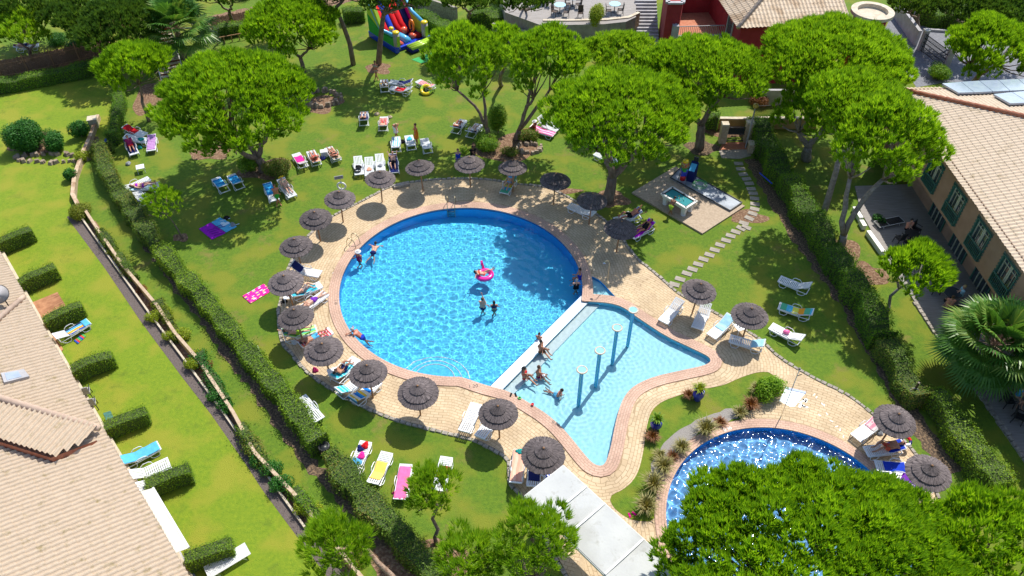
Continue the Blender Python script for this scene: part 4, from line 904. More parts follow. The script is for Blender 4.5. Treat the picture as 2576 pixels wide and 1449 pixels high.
def pine_mesh(R, T, seed, dens=1.0, ln=.30, lobes=None, open_=.0, bl=11, wd=.05):
    """umbrella pine crown centred on 0: many small domes carrying upright shoots"""
    rng = np.random.default_rng(seed); nl = lobes or int(max(14, 5.2 * R * R * .62)); lob = []
    gold = np.pi * (3 - 5 ** .5)
    for i in range(nl):
        t = (i + .5) / nl; r = R * .90 * np.sqrt(t); a = i * gold + rng.uniform(-.25, .25); q = r / R
        z = T * (np.sqrt(max(0, 1 - (q * .97) ** 2)) * 1.65 - .85) + rng.uniform(-.10, .10) * T
        lob.append((r * np.cos(a) + rng.normal(0, .12), r * np.sin(a) + rng.normal(0, .12), z, rng.uniform(.62, 1.0)))
        if q > .6 and rng.random() < .9: lob.append((r * .95 * np.cos(a + .1), r * .95 * np.sin(a + .1), z - T * rng.uniform(.2, .5), rng.uniform(.5, .8)))
    lr = 1.42 * R / np.sqrt(nl) * 1.15; Ps, Ds, Ts = [], [], []
    for (x, y, z, k) in lob:
        if rng.random() < open_: continue
        rr = lr * k; n = max(8, int(27 * dens * 2 * np.pi * rr * rr * .75)); u = rng.uniform(-.25, 1, n); ph = rng.uniform(0, 2 * np.pi, n); s = np.sqrt(1 - np.clip(u, -1, 1) ** 2)
        d = np.c_[s * np.cos(ph), s * np.sin(ph), u]; p = np.array([x, y, z]) + d * np.array([rr, rr, rr * .72]) * rng.uniform(.78, 1.05, (n, 1)); Ps.append(p)
        dd = d * .35 + np.array([x / R * .3, y / R * .3, 1.0]) + rng.normal(0, .16, (n, 3)); Ds.append(dd / np.linalg.norm(dd, axis=1)[:, None]); Ts.append(np.clip(rng.normal(.5, .2) * .5 + rng.uniform(0, .55, n) + .12, 0, 1))
    P, D, t = np.concatenate(Ps), np.concatenate(Ds), np.concatenate(Ts); V, F = tufts(P, D, rng, bl, ln, wd); return V, F, np.repeat(t, bl), lob
def limb(mb, a, b, ra, rb, rng, bend=.12, n=6):
    a, b = np.array(a, float), np.array(b, float); L = np.linalg.norm(b - a); pts = []; o = rng.normal(0, bend * L, 3) * .5
    for i in range(n): t = i / (n - 1); pts.append(a + (b - a) * t + o * math.sin(math.pi * t) + (rng.normal(0, .015 * L, 3) if 0 < i < n - 1 else 0))
    mb.tube([tuple(p) for p in pts], [ra + (rb - ra) * i / (n - 1) for i in range(n)], 8); return pts
def pine(px, base, h, T_=None, label='', mats='pine', seed=0, dens=1.0, trunk_r=.2, forks=2, bark='bark', ln=.40, open_=0.0, via=None, group='umbrella pines', lobes=None, forkat=.5, bl=12, lean=None, wd=.055, name='pine_tree'):
    """px = crown (cx, cy, rx, ry) on the site plan, h = height of the crown's middle"""
    cx, cy, rx, ry = px; c = g(cx, cy, h); b = g(*base); rng = np.random.default_rng(seed + 100); dep = (c - Vector((0, 0, CAM_H))).normalized(); Z = (c - Vector((0, 0, CAM_H))).dot(fw)
    R = rx * Z / FPX; sd = -dep.z; Ta = math.sqrt(max(.05, ((ry * Z / FPX) ** 2 - (R * sd) ** 2) / (1 - sd * sd))) if ry * Z / FPX > R * sd else 0; Tt = T_ or min(max(Ta, R * .34), R * .75)
    root = empty(name, b, 0, label, 'tree', group); V, F, tint, lob = pine_mesh(R * .97, Tt, seed, dens, ln, lobes, open_, bl, wd); o = np.array([c.x - b.x, c.y - b.y, h])
    np_mesh('crown', V + o, F, mats, root, tint)
    mb = MB(); top = o + np.array([0, 0, -Tt * .55]); fk = np.array([top[0] * forkat * .8, top[1] * forkat * .8, max(.5, top[2] * forkat)])
    if via is not None: pts = [(0, 0, 0)] + [tuple(g(x, y, z) - b) for x, y, z in via]; n = len(pts); mb.tube(pts, [trunk_r * (1 - .45 * i / n) for i in range(n)], 9); fk = np.array(pts[-1])
    else: limb(mb, (0, 0, -.05), fk, trunk_r * 1.15, trunk_r * .85, rng, .05)
    ends = []
    for k in range(forks):
        a = 2 * math.pi * k / forks + rng.uniform(-.4, .4); e = fk + (top - fk) * .75 + np.array([math.cos(a), math.sin(a), 0]) * R * (.32 if forks > 1 else 0); limb(mb, fk, e, trunk_r * .68, trunk_r * .42, rng, .08); ends.append(e)
    for (x, y, z, k) in lob[::2]:
        q = o + np.array([x, y, z - .25]); e = min(ends, key=lambda v: np.linalg.norm(v - q)); m_ = e + (q - e) * .5 - np.array([0, 0, .15]); mb.tube([tuple(e), tuple(m_), tuple(q)], [trunk_r * .3, trunk_r * .18, .025], 5)
    mb.build('trunk', bark, root, True); return root
pine((338, 175, 86, 60), (375, 305), 4.3, label='small round pine beside the shaded hedge near the wooden stairs', seed=1, trunk_r=.12, forks=1, forkat=.6)
pine((592, 262, 203, 140), (663, 430), 5.4, label='largest pine with wide crown left of the pool, trunk above the blue towels', seed=2, trunk_r=.3, forks=3, forkat=.3)
pine((738, 75, 118, 76), (765, 182), 4.2, label='pine left of the tall bare trunks, partly behind the largest left pine', seed=3, trunk_r=.18)
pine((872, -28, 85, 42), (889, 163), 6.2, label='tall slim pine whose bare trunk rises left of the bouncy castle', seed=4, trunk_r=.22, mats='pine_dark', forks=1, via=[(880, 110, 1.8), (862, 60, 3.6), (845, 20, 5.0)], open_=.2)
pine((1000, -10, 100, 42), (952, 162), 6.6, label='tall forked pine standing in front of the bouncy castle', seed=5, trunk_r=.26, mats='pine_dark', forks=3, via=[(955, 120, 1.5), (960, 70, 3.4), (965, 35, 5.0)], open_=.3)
pine((1168, 160, 104, 98), (1234, 353), 6.2, label='pine with slender curved trunks above the left end of the shrub bed', seed=6, trunk_r=.2, forks=2, forkat=.22)
pine((1372, 160, 102, 92), (1297, 350), 6.6, label='three stemmed pine right of the slender curved trunks', seed=7, trunk_r=.22, forks=3, forkat=.15)
pine((1272, 125, 62, 52), (1262, 215), 5.0, label='small pine crown wedged between the two pines behind the parasols', seed=25, trunk_r=.15, forks=1)
pine((1565, 148, 95, 60), (1580, 235), 4.6, label='pale green pine just below the stone terrace wall', seed=8, trunk_r=.2, mats='pine_light')
pine((1565, 292, 202, 122), (1530, 505), 6.6, label='widest pine right of the pool, thick trunk beside the parasol at its foot', seed=9, trunk_r=.36, forks=3, forkat=.35)
pine((1772, 188, 160, 95), (1759, 373), 6.0, label='pine between the red villa and the garden gate', seed=10, trunk_r=.32, forks=2, forkat=.4)
pine((2100, 152, 196, 86), (2080, 320), 6.4, label='broad pine in front of the villa tiled roof and round tower', seed=11, trunk_r=.3, forks=3)
pine((2050, 285, 95, 78), (2028, 402), 4.3, label='low pine with thick leaning trunk right of the garden gate', seed=12, trunk_r=.33, forks=2, forkat=.4, bark='bark_grey')
pine((2150, 262, 118, 68), (2062, 556), 8.2, label='tall pine rising from the dark hedge, crown reaching the tan house corner', seed=26, trunk_r=.2, forks=2, bark='bark_grey', forkat=.6)
pine((2222, 360, 138, 122), (2105, 632), 7.8, label='tall twin trunked pine overhanging the tan house roof edge', seed=13, trunk_r=.28, forks=2, forkat=.2, bark='bark_grey')
pine((2502, 130, 118, 80), (2440, 222), 4.6, label='pine at the top right beyond the solar panels', seed=14, trunk_r=.22)
pine((2300, 680, 87, 66), (2225, 806), 3.9, label='young pine with thin crooked trunk beside the house terrace', seed=15, trunk_r=.11, forks=2, via=[(2236, 770, .6), (2240, 745, 1.2), (2262, 725, 2.0)], bark='bark_grey', lobes=22, open_=.1)
pine((408, 515, 48, 45), (461, 600), 2.7, label='sapling pine by the loungers left of the purple and blue towels', seed=16, trunk_r=.05, forks=1, ln=.26, bl=9, mats='pine_light', open_=.15)
pine((2066, 1508, 455, 405), (2010, 1700), 4.6, T_=1.9, label='huge pine crown spreading over the small round pool', seed=17, trunk_r=.38, forks=5, forkat=.35, lobes=150, open_=.03, ln=.36, dens=1.7)
pine((2275, 1345, 125, 92), (2290, 1560), 4.0, T_=.9, label='smaller pine crown merging with the right shoulder of the huge one', seed=33, trunk_r=.18, forks=3, dens=1.4, ln=.36)
pine((2530, 1400, 185, 165), (2600, 1600), 4.2, T_=1.3, label='loose pine at the bottom right corner beside the last parasol', seed=18, trunk_r=.22, forks=3, open_=.12, dens=1.1)
pine((1345, 1372, 105, 100), (1330, 1560), 4.3, T_=1.1, label='open pine with long needles leaning over the white pergola roof', seed=19, trunk_r=.16, forks=4, mats='pine_light', ln=.42, open_=.2, dens=1.25, bl=16, wd=.034, lobes=26)
pine((1185, 1410, 85, 62), (1225, 1540), 3.4, T_=.8, label='long needled pine between the pergola and the twisted sapling', seed=20, trunk_r=.13, forks=3, mats='pine_light', ln=.42, open_=.12, dens=1.25, bl=16, wd=.034, lobes=20)
pine((1090, 1237, 62, 52), (1098, 1372), 3.0, T_=.8, label='small pine with snaking trunk in front of the pink towel lounger', seed=21, trunk_r=.10, forks=2, mats='pine_light', ln=.40, dens=1.3, bl=16, wd=.034, lobes=13, via=[(1094, 1352, .35), (1102, 1332, .9), (1088, 1305, 1.4), (1096, 1285, 1.9), (1104, 1272, 2.4)])
pine((842, 1385, 86, 105), (1030, 1500), 3.2, T_=1.3, label='long needled pine on a leaning warm brown limb at the bottom left', seed=22, trunk_r=.14, forks=2, mats='pine_light', ln=.42, dens=1.3, bl=16, wd=.034, lobes=24, bark='bark_warm', via=[(985, 1448, .9), (950, 1415, 1.4), (925, 1385, 1.9), (900, 1368, 2.3)])
# dark trees in the far garden
for i, (px, base, h, lab) in enumerate([((62, 78, 62, 46), (80, 150), 3.0, 'pale pine at far left over the sunbather beyond the cane fence'), ((300, 70, 110, 66), (300, 150), 3.6, 'dark pine between the cane fence and the fan palm'), ((215, 24, 110, 40), (240, 100), 4.0, 'dark pine at the top left behind the shrubs'), ((70, 10, 105, 34), (60, 80), 4.0, 'dark pine at the extreme top left corner'), ((375, 5, 60, 30), (410, 95), 4.0, 'dark pine right behind the fan palm'), ((560, -12, 60, 30), (590, 60), 4.5, 'dark pine at the top edge right of the palm'), ((700, -15, 55, 26), (690, 50), 4.0, 'dark pine at the top edge above the cane fence'), ((1320, 10, 55, 26), (1318, 40), 4.6, 'dark terrace pine in the round brick planter'), ((1180, 0, 70, 26), (1180, 60), 4.6, 'dark pine at the top edge right of the bouncy castle'), ((2420, 18, 80, 34), (2420, 90), 4.0, 'dark pine above the driveway gate'), ((2300, 12, 60, 30), (2310, 80), 3.6, 'dark pine right of the round tower'), ((2540, 40, 70, 40), (2550, 120), 4.0, 'dark pine at the top right corner')]):
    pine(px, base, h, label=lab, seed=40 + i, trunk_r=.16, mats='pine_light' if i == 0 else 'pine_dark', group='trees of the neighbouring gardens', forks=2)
def leaves(P, N_, rng, size=.09, up=.4):
    n = len(P); D = N_ + rng.normal(0, .6, (n, 3)) + np.array([0, 0, up]); D /= np.linalg.norm(D, axis=1)[:, None]; X, Y = rot_to(D, rng); s = size * rng.uniform(.6, 1.35, (n, 1))
    V = np.stack([P - X * s * .5, P - Y * s * .3, P + X * s * .5, P + Y * s * .3], 1).reshape(-1, 3); return V, np.arange(len(V)).reshape(-1, 4)
def hedge(px, w, h, label, material='hedge', seed=0, dens=330, rag=.06, size=.085, base=None, name='hedge', group=None, zb=0.0):
    c = resample([g(*p).to_2d() for p in px], .35, False); o = c[0].copy(); root = empty(name, (o.x, o.y, 0), 0, label, 'hedge' if 'hedge' in name else 'plant', group); rng = np.random.default_rng(seed); n = len(c); rag *= 1.25; A = np.array([(p.x - o.x, p.y - o.y) for p in c])
    t = np.gradient(A, axis=0); t /= np.linalg.norm(t, axis=1)[:, None]; q = np.c_[-t[:, 1], t[:, 0]]; L = (n - 1) * .35
    wv = w * (1 + rag * 2.2 * np.sin(np.arange(n) * .9 + seed) * .5 + rng.normal(0, rag, n)); hv = h * (1 + rng.normal(0, rag, n) + rag * np.sin(np.arange(n) * .6))
    _k = np.array([.25, .5, .25]); wv = np.r_[wv[0], np.convolve(wv, _k, 'valid'), wv[-1]] if n > 4 else wv; hv = np.r_[hv[0], np.convolve(hv, _k, 'valid'), hv[-1]] if n > 4 else hv
    cl = MB(); k = .84
    for i in range(n - 1):
        vs = []
        for j in (i, i + 1):
            a, b = A[j] + q[j] * wv[j] / 2 * k, A[j] - q[j] * wv[j] / 2 * k; vs += [(a[0], a[1], .06), (b[0], b[1], .06), (b[0], b[1], hv[j] * .9), (a[0], a[1], hv[j] * .9)]
        fs = [(0, 3, 7, 4), (1, 5, 6, 2), (3, 2, 6, 7)]
        if i == 0: fs.append((0, 1, 2, 3))
        if i == n - 2: fs.append((4, 7, 6, 5))
        cl.add(vs, fs)
    cl.build('twigs', 'hedge_core', root)
    N = int(L * (w + 2 * h) * dens); s = rng.uniform(0, n - 1.001, N); i = s.astype(int); f = (s - i)[:, None]; cc = A[i] * (1 - f) + A[i + 1] * f; qq = q[i]; ww = wv[i] / 2; hh = hv[i]; u = rng.uniform(-(h + w / 2), h + w / 2, N)
    side = np.abs(u) > w / 2; lat = np.where(side, np.sign(u) * ww, u / (w / 2) * ww); z = np.where(side, hh - (np.abs(u) - w / 2) * .96, hh); k_ = rng.random(N) < .22; lat = lat + rng.normal(0, .035, N) + k_ * rng.normal(0, rag * .7, N); z = z + rng.normal(0, .035, N) + k_ * np.abs(rng.normal(0, rag * .9, N))
    P = np.c_[cc + qq * lat[:, None], np.maximum(z, .06)]; Nn = np.where(side[:, None], np.c_[qq * np.sign(u)[:, None], np.full(N, .2)], np.array([0, 0, 1.0])); ne = int((w * h) * dens * .9)
    for e_, sg in ((0, -1), (n - 1, 1)):
        uu = rng.uniform(-1, 1, ne); zz_ = rng.uniform(.05, 1, ne); P = np.vstack([P, np.c_[A[e_] + q[e_] * (uu * wv[e_] / 2)[:, None] + t[e_] * sg * rng.uniform(0, .06, ne)[:, None], zz_ * hv[e_]]]); Nn = np.vstack([Nn, np.tile(np.r_[t[e_] * sg, .2], (ne, 1))])
    V, F = leaves(P, Nn, rng, size); cl_ = np.sin(P[:, 0] * 1.7 + seed) * np.sin(P[:, 1] * 1.3) * .22; np_mesh('foliage', V, F, material, root, np.clip(rng.uniform(0, .8, len(P)) + cl_, 0, 1)); return root
hedge([(-60, 245), (60, 222), (160, 204), (255, 183)], .95, 1.05, 'long clipped hedge along the upper left lawn below the cane fence', seed=1)
hedge([(303, 232), (308, 280), (296, 330), (288, 368)], .7, .95, 'dark narrow hedge in the shade left of the small round pine', seed=2, rag=.12)
hedge([(262, 385), (272, 440), (300, 490), (345, 555), (402, 640)], 1.0, 1.1, 'hedge along the upper left edge of the pool lawn', 'hedge_mixed', 3, rag=.14)
hedge([(408, 648), (450, 695), (515, 765), (585, 850), (650, 930), (708, 1000), (758, 1068), (812, 1142)], 1.0, 1.05, 'long mixed hedge between pool lawn and garden wall, ending at the black bin', 'box_leaf', 4, rag=.13)
hedge([(838, 1170), (900, 1245), (965, 1320), (1045, 1405), (1110, 1480)], 1.15, 1.15, 'mottled hedge running from the black bin to the bottom edge', 'hedge_mixed', 5, rag=.15)
hedge([(1895, 330), (1935, 420), (1985, 505), (2040, 590), (2100, 680), (2160, 780), (2210, 880)], 1.3, 1.5, 'tall dark hedge along the right lawn below the garden gate', 'hedge', 6, rag=.12)
hedge([(2215, 890), (2262, 965), (2305, 1030)], 1.2, 1.3, 'middle stretch of the right hedge above the hanging black bin', 'hedge_mixed', 7, rag=.12)
hedge([(2330, 1010), (2385, 1090), (2440, 1170), (2500, 1255)], 1.2, 1.3, 'sunlit hedge right of the last two parasols', 'box_leaf', 8, rag=.12)
hedge([(1768, 318), (1805, 325)], 1.0, 1.1, 'bushy hedge end left of the garden gate pillar', 'hedge', 9, rag=.12)
hedge([(868, 58), (918, 50)], 1.2, 1.2, 'clipped hedge behind the bouncy castle on its left side', 'hedge', 10)
hedge([(1042, 60), (1080, 66), (1120, 92), (1150, 122)], 1.2, 1.2, 'clipped hedge behind the bouncy castle on its right side', 'hedge', 11)
hedge([(545, 95), (610, 84), (675, 74)], .9, 1.0, 'clipped hedge right of the fan palm below the cane fence', 'hedge', 12)
hedge([(1180, 60), (1260, 66), (1360, 62)], 1.6, 1.4, 'dark hedge in front of the cafe terrace edge', 'hedge', 33, rag=.12)
hedge([(2275, 45), (2380, 62), (2480, 66), (2580, 68)], 2.2, 1.6, 'dark hedge along the shaded driveway at the top right', 'hedge', 34, rag=.12)
for i, (x, y, L_, lab) in enumerate([(50, 618, 100, 'box hedge at far left edge, topmost of the row beside the tiled roof'), (108, 714, 100, 'box hedge directly above the timber deck'), (172, 808, 104, 'box hedge below the timber deck with the blue towel lounger in front'), (246, 934, 108, 'box hedge above the grey garden chairs'), (330, 1076, 112, 'box hedge just above the blue padded lounger'), (436, 1222, 118, 'box hedge beside the cream awning'), (538, 1408, 124, 'box hedge at the bottom beside the folded rack')]):
    hedge([(x - L_ / 2 + 4, y + 22), (x + L_ / 2 - 6, y - 18)], .72, 1.0, lab, 'box_leaf', 60 + i, dens=420, rag=.05, size=.06, name='box_hedge', group='clipped box hedges of the left garden')
for i, (q, lab) in enumerate([([(258, 592), (312, 664), (342, 707)], 'rusty ground cover trailing over the upper retaining wall'), ([(402, 772), (436, 827), (458, 860)], 'ground cover tumbling over the middle of the retaining wall'), ([(500, 897), (548, 980), (578, 1024)], 'green creeper covering the wall below its middle'), ([(604, 1072), (648, 1147), (686, 1194)], 'creeper covering the lower half of the retaining wall'), ([(740, 1238), (788, 1296), (838, 1360)], 'creeper covering the lower end of the retaining wall')]):
    hedge(q, .5, .5, lab, ['hedge_mixed', 'hedge_yellow', 'shrub', 'hedge_mixed', 'hedge'][i], 200 + i, dens=330, rag=.2, name='creeper', group='creepers along the retaining wall')
def shrub(px, r, h, label, material='shrub', seed=0, dens=300, size=.09, upf=.5, name='shrub', group='shrubs and small bushes', z0=0.0, cat='shrub'):
    b = g(px[0], px[1], z0); rng = np.random.default_rng(seed + 500); rt_ = empty(name, b, 0, label, cat, group); Ps, Ns = [], []
    nb = max(5, int(9 * r / .8))
    for k in range(nb):
        a = rng.uniform(0, 6.28); rr = r * rng.uniform(.1, .55); c = np.array([rr * math.cos(a), rr * math.sin(a), h * rng.uniform(.35, .62)]); s = np.array([r * rng.uniform(.4, .6), r * rng.uniform(.4, .6), h * rng.uniform(.3, .42)])
        n = int(dens * 4 * s[0] * s[2] * 2.2); d = rng.normal(size=(n, 3)); d /= np.linalg.norm(d, axis=1)[:, None]; Ps.append(c + d * s * rng.uniform(.7, 1.08, (n, 1))); Ns.append(d)
    P, N_ = np.vstack(Ps), np.vstack(Ns); P[:, 2] = np.maximum(P[:, 2], .03); V, F = leaves(P, N_, rng, size, upf); np_mesh('foliage', V, F, material, rt_, rng.uniform(0, 1, len(P)))
    mb = MB()
    for k in range(5): a = k * 1.26; mb.tube([(0, 0, 0), (.3 * r * math.cos(a), .3 * r * math.sin(a), h * .4), (.55 * r * math.cos(a), .55 * r * math.sin(a), h * .7)], [.03, .02, .01], 5)
    mb.build('stem', 'bark', rt_); return rt_
for i, a in enumerate([((78, 372), 1.5, 2.3, 'big round bright green bush in the left lawn rockery'), ((140, 378), .9, 1.6, 'smaller bush merging with the right side of the big round bush'), ((208, 345), .75, 1.5, 'round bush beside the pale block at the end of the rockery'), ((182, 452), .6, 1.0, 'small bush beside the curved stone wall on the left lawn'), ((205, 405), .6, .8, 'loose yellowish bush between rockery and curved wall', 'lime_leaf'), ((228, 395), .5, .7, 'low yellow bush on top of the curved stone wall', 'hedge_yellow'), ((628, 432), .9, 1.3, 'dark bush left of the largest pine trunk', 'hedge'), ((703, 440), 1.1, 1.2, 'reddish green bush right of the largest pine trunk', 'hedge_mixed'), ((1253, 335), .75, 2.6, 'tall feathery shrub between the two pine trunks', 'hedge'), ((1225, 372), 1.1, 1.0, 'dark bush at the left foot of the curved pine trunks', 'hedge'), ((1330, 350), .9, .9, 'bush right of the three stemmed pine', 'hedge_mixed'), ((1282, 388), .8, .6, 'low shrub in front of the pine bed', 'hedge_mixed'), ((1170, 385), .5, .5, 'small bush behind the middle parasol', 'hedge'), ((1935, 1000), .95, 1.5, 'small umbrella like pine bush between the two pools', 'pine_light'), ((1962, 905), .0, .0, ''), ((2352, 195), 1.2, 1.2, 'dark clipped bush near the driveway gate', 'hedge'), ((200, 130), 1.3, 1.2, 'leafy bush beyond the cane fence', 'shrub'), ((150, 110), 1.0, 1.0, 'low bush beside the far garden sunbather', 'shrub'), ((1500, 60), .9, 1.8, 'pale lime small tree on the cafe terrace', 'lime_leaf'), ((1905, 262), 1.0, 1.0, 'bush with orange flowers behind the globe lamp', 'red_leaf'), ((2210, 560), .5, .7, 'small bright plant on the shaded house terrace', 'shrub'), ((620, -5), 1.2, 1.0, 'bright bush at the top edge right of the palm', 'shrub')]):
    if a[1] == 0: continue
    shrub(a[0], a[1], a[2], a[3], a[4] if len(a) > 4 else 'shrub', i, size=.11 if i < 4 else .09, z0=2.2 if 'cafe' in a[3] else 0)
wl_px = [(205, 545, 0.98, 0.88, 'hedge_yellow'), (288, 640, 0.52, 0.44, 'hedge_yellow'), (318, 690, 0.45, 0.38, 'hedge_mixed'), (360, 735, 0.45, 0.44, 'red_leaf'), (388, 770, 0.39, 0.44, 'red_leaf'), (392, 805, 0.55, 0.62, 'lime_leaf'), (418, 790, 0.55, 0.62, 'lime_leaf'), (430, 852, 0.52, 0.62, 'lime_leaf'), (470, 852, 0.59, 0.69, 'lime_leaf'), (500, 893, 0.47, 0.50, 'lime_leaf'), (487, 928, 0.55, 0.69, 'lime_leaf'), (520, 925, 0.45, 0.44, 'red_leaf'), (545, 1005, 0.59, 0.62, 'shrub'), (572, 1030, 0.55, 0.62, 'shrub'), (610, 1100, 0.39, 0.38, 'hedge_yellow'), (632, 1128, 0.65, 0.62, 'hedge_mixed'), (655, 1160, 0.59, 0.56, 'shrub'), (690, 1190, 0.70, 0.75, 'shrub'), (712, 1225, 0.65, 0.75, 'shrub'), (765, 1290, 0.65, 0.69, 'lime_leaf'), (800, 1285, 0.52, 0.50, 'lime_leaf'), (905, 1415, 0.59, 0.56, 'hedge_yellow')]
pos_w = ['at the top start of', 'on the upper part of', 'second low clump on the upper part of', 'rusty clump on', 'second rusty clump on', 'lower left of the first pair of round bushes by', 'upper right of the first pair of round bushes by', 'left bush of the second pair by', 'right bush of the second pair by', 'small third bright bush by', 'bright bush left of the rusty tuft at', 'rusty tuft halfway along', 'vine leaf clump left of the middle of', 'vine clump just below the halfway point of', 'thin yellow clump on the lower half of', 'mottled clump on the lower half of', 'green clump on the lower half of', 'biggest leafy clump by', 'green clump under the biggest clump by', 'yellow green clump at the lower end of', 'yellow green tuft capping the lower end of', 'yellow tuft nearest the bottom edge on']
for i, (x, y, r, h, m_) in enumerate(wl_px):
    shrub((x, y), r, h, ('plant ' + pos_w[i] + ' the retaining wall'), m_, 100 + i, dens=420, size=.075, name='wall_plant', group='plants along the retaining wall', cat='plant')
# fan palms
def palm(px, h, r, label, seed, nf=44, leaf=1.0):
    b = g(*px); rng = np.random.default_rng(seed); rt_ = empty('fan_palm', b, 0, label, 'palm tree', 'fan palms'); mb = MB(); mb.tube([(0, 0, 0), (0, 0, h * .5), (0, 0, h)], [.32, .26, .24], 10); mb.build('trunk', 'bark', rt_)
    Vs, Fs, tn = [], [], []; st_ = MB(); o = 0
    for k in range(nf):
        a = k * 2.399; el = 1.35 - 1.75 * (k / nf) + rng.uniform(-.1, .1); L = r * rng.uniform(.5, .62); d = np.array([math.cos(a) * math.cos(el), math.sin(a) * math.cos(el), math.sin(el)]); base = np.array([0, 0, h]); hub = base + d * L + np.array([0, 0, -.12 * L * math.cos(el)])
        st_.tube([tuple(base), tuple((base + hub) / 2 + np.array([0, 0, .06])), tuple(hub)], [.03, .02, .016], 5)
        sx = np.cross(d, [0, 0, 1]); sx /= np.linalg.norm(sx) + 1e-6; tv = rng.uniform(0, .6); nb = 30
        for j in range(nb):
            th = (j / (nb - 1) - .5) * 3.9; dd = d * math.cos(th) + sx * math.sin(th); ll = r * .52 * leaf * (1 - .18 * abs(th) / 2) * rng.uniform(.9, 1.08); mid = hub + dd * ll * .55 + np.array([0, 0, .03]); tip = hub + dd * ll + np.array([0, 0, -.22 * ll]) ; w = np.cross(dd, np.cross(sx, d)); w /= np.linalg.norm(w) + 1e-6; w = w * .035 * r / 1.6 + np.cross(sx, d) * .012 * (1 if j % 2 else -1)
            Vs += [hub, mid + w, tip, mid - w]; Fs.append((o, o + 1, o + 2, o + 3)); o += 4; tn.append(min(1, max(0, tv + rng.uniform(-.1, .35))))
    np_mesh('fronds', np.array(Vs), Fs, 'palm', rt_, tn); st_.build('leaf_stalks', 'hedge_yellow' if False else 'bark_warm', rt_)
palm((470, 160), 3.0, 3.3, 'fan palm beside the wooden stairs at the upper left', 3)
palm((2445, 960), 2.9, 2.8, 'big fan palm in front of the shaded terrace at the right edge', 4, 56)
# grasses and pots
def grass_clump(px, r, h, label, material='grass_plume', seed=0, n=260, z0=.02, name='ornamental_grass', cat='grass', group='ornamental grasses on the island bed', parent=None, loc=None, wd=.014):
    b = g(px[0], px[1], z0); rng = np.random.default_rng(seed); a = rng.uniform(0, 6.28, n); q = np.sqrt(rng.uniform(0, 1, n)); bx = np.c_[q * r * .2 * np.cos(a), q * r * .2 * np.sin(a), np.zeros(n)]; ln = h * rng.uniform(.6, 1.1, n); out = q * rng.uniform(.5, 1.1, n) * r
    mid = bx + np.c_[out * .45 * np.cos(a), out * .45 * np.sin(a), ln * .7]; tip = bx + np.c_[out * np.cos(a), out * np.sin(a), ln * (1 - .35 * q)]; w = np.c_[-np.sin(a), np.cos(a), np.zeros(n)] * wd
    V = np.stack([bx - w, bx + w, mid + w, mid - w, tip], 1).reshape(-1, 3); k = np.arange(n) * 5; F = np.vstack([np.c_[k, k + 1, k + 2, k + 3], np.c_[k + 3, k + 2, k + 4, k + 4]])
    F3 = np.vstack([np.c_[k, k + 1, k + 2], np.c_[k, k + 2, k + 3], np.c_[k + 3, k + 2, k + 4]]); t = rng.uniform(0, 1, n); o = np_mesh(name if parent is None else 'plant', V, F3, material, parent, np.tile(t, 3), loc=b if loc is None else loc)
    if parent is None: tag(o, label, cat, group)
    return o
C3 = lambda x, y: T('C3', x, y)
for i, (x, y, r, h, m_, lab) in enumerate([(1495, 370, .75, .95, 'grass_plume', 'tall straw coloured grass clump above the gravel patch'), (1315, 500, .6, .7, 'grass_plume', 'straw grass clump with brown heart on the gravel patch'), (1180, 650, .7, .85, 'grass_plume', 'straw grass clump left of the small pool coping'), (1100, 790, .75, .95, 'grass_plume', 'largest straw grass clump halfway down the island bed'), (1045, 950, .75, .9, 'grass_plume', 'straw grass clump beside the pink sandals'), (1605, 300, .45, .35, 'red_leaf', 'low reddish brown grass tuft at the gravel edge'), (1755, 235, .5, .55, 'grass_plume', 'small straw grass tuft near the paved corner'), (1830, 185, .6, .75, 'red_leaf', 'reddish grass clump under the small umbrella like bush'), (1095, 420, .5, .6, 'red_leaf', 'reddish grass tuft below the blue pot with spiky leaves'), (1370, 100, .45, .5, 'red_leaf', 'reddish grass tuft left of the tall blue urn'), (1250, 560, .4, .4, 'red_leaf', 'small dark reddish tuft between two straw clumps'), (1880, 60, .5, .6, 'grass_plume', 'pale grass tuft at the top edge of the island'), (1150, 560, .45, .5, 'grass_plume', 'thin straw tuft on the left side of the gravel strip')]):
    grass_clump(C3(x, y), r, h, lab, m_, 70 + i)
def urn(px, h, r, label, leafm, seed, lh, lr, wd):
    b = g(px[0], px[1], .03); rt_ = empty('plant_urn', b, 0, label, 'pot', 'blue glazed pots'); mb = MB(); mb.lathe([(r * .55, 0), (r * .62, h * .05), (r * .98, h * .55), (r, h * .72), (r * .8, h * .93), (r * .9, h), (r * .78, h * .98), (r * .7, h * .9), (.01, h * .9)], n=24); mb.build('pot', 'blue_glaze', rt_, True); grass_clump(px, lr, lh, '', leafm, seed, n=150, parent=rt_, loc=(0, 0, h * .9), wd=wd)
urn(C3(1438, 118), .75, .3, 'tall blue glazed urn with a mound of lime green grass', 'lime_leaf', 90, .55, .5, .016); urn(C3(1122, 335), .55, .3, 'squat blue glazed pot holding dark green spiky leaves', 'hedge', 91, .6, .42, .03)
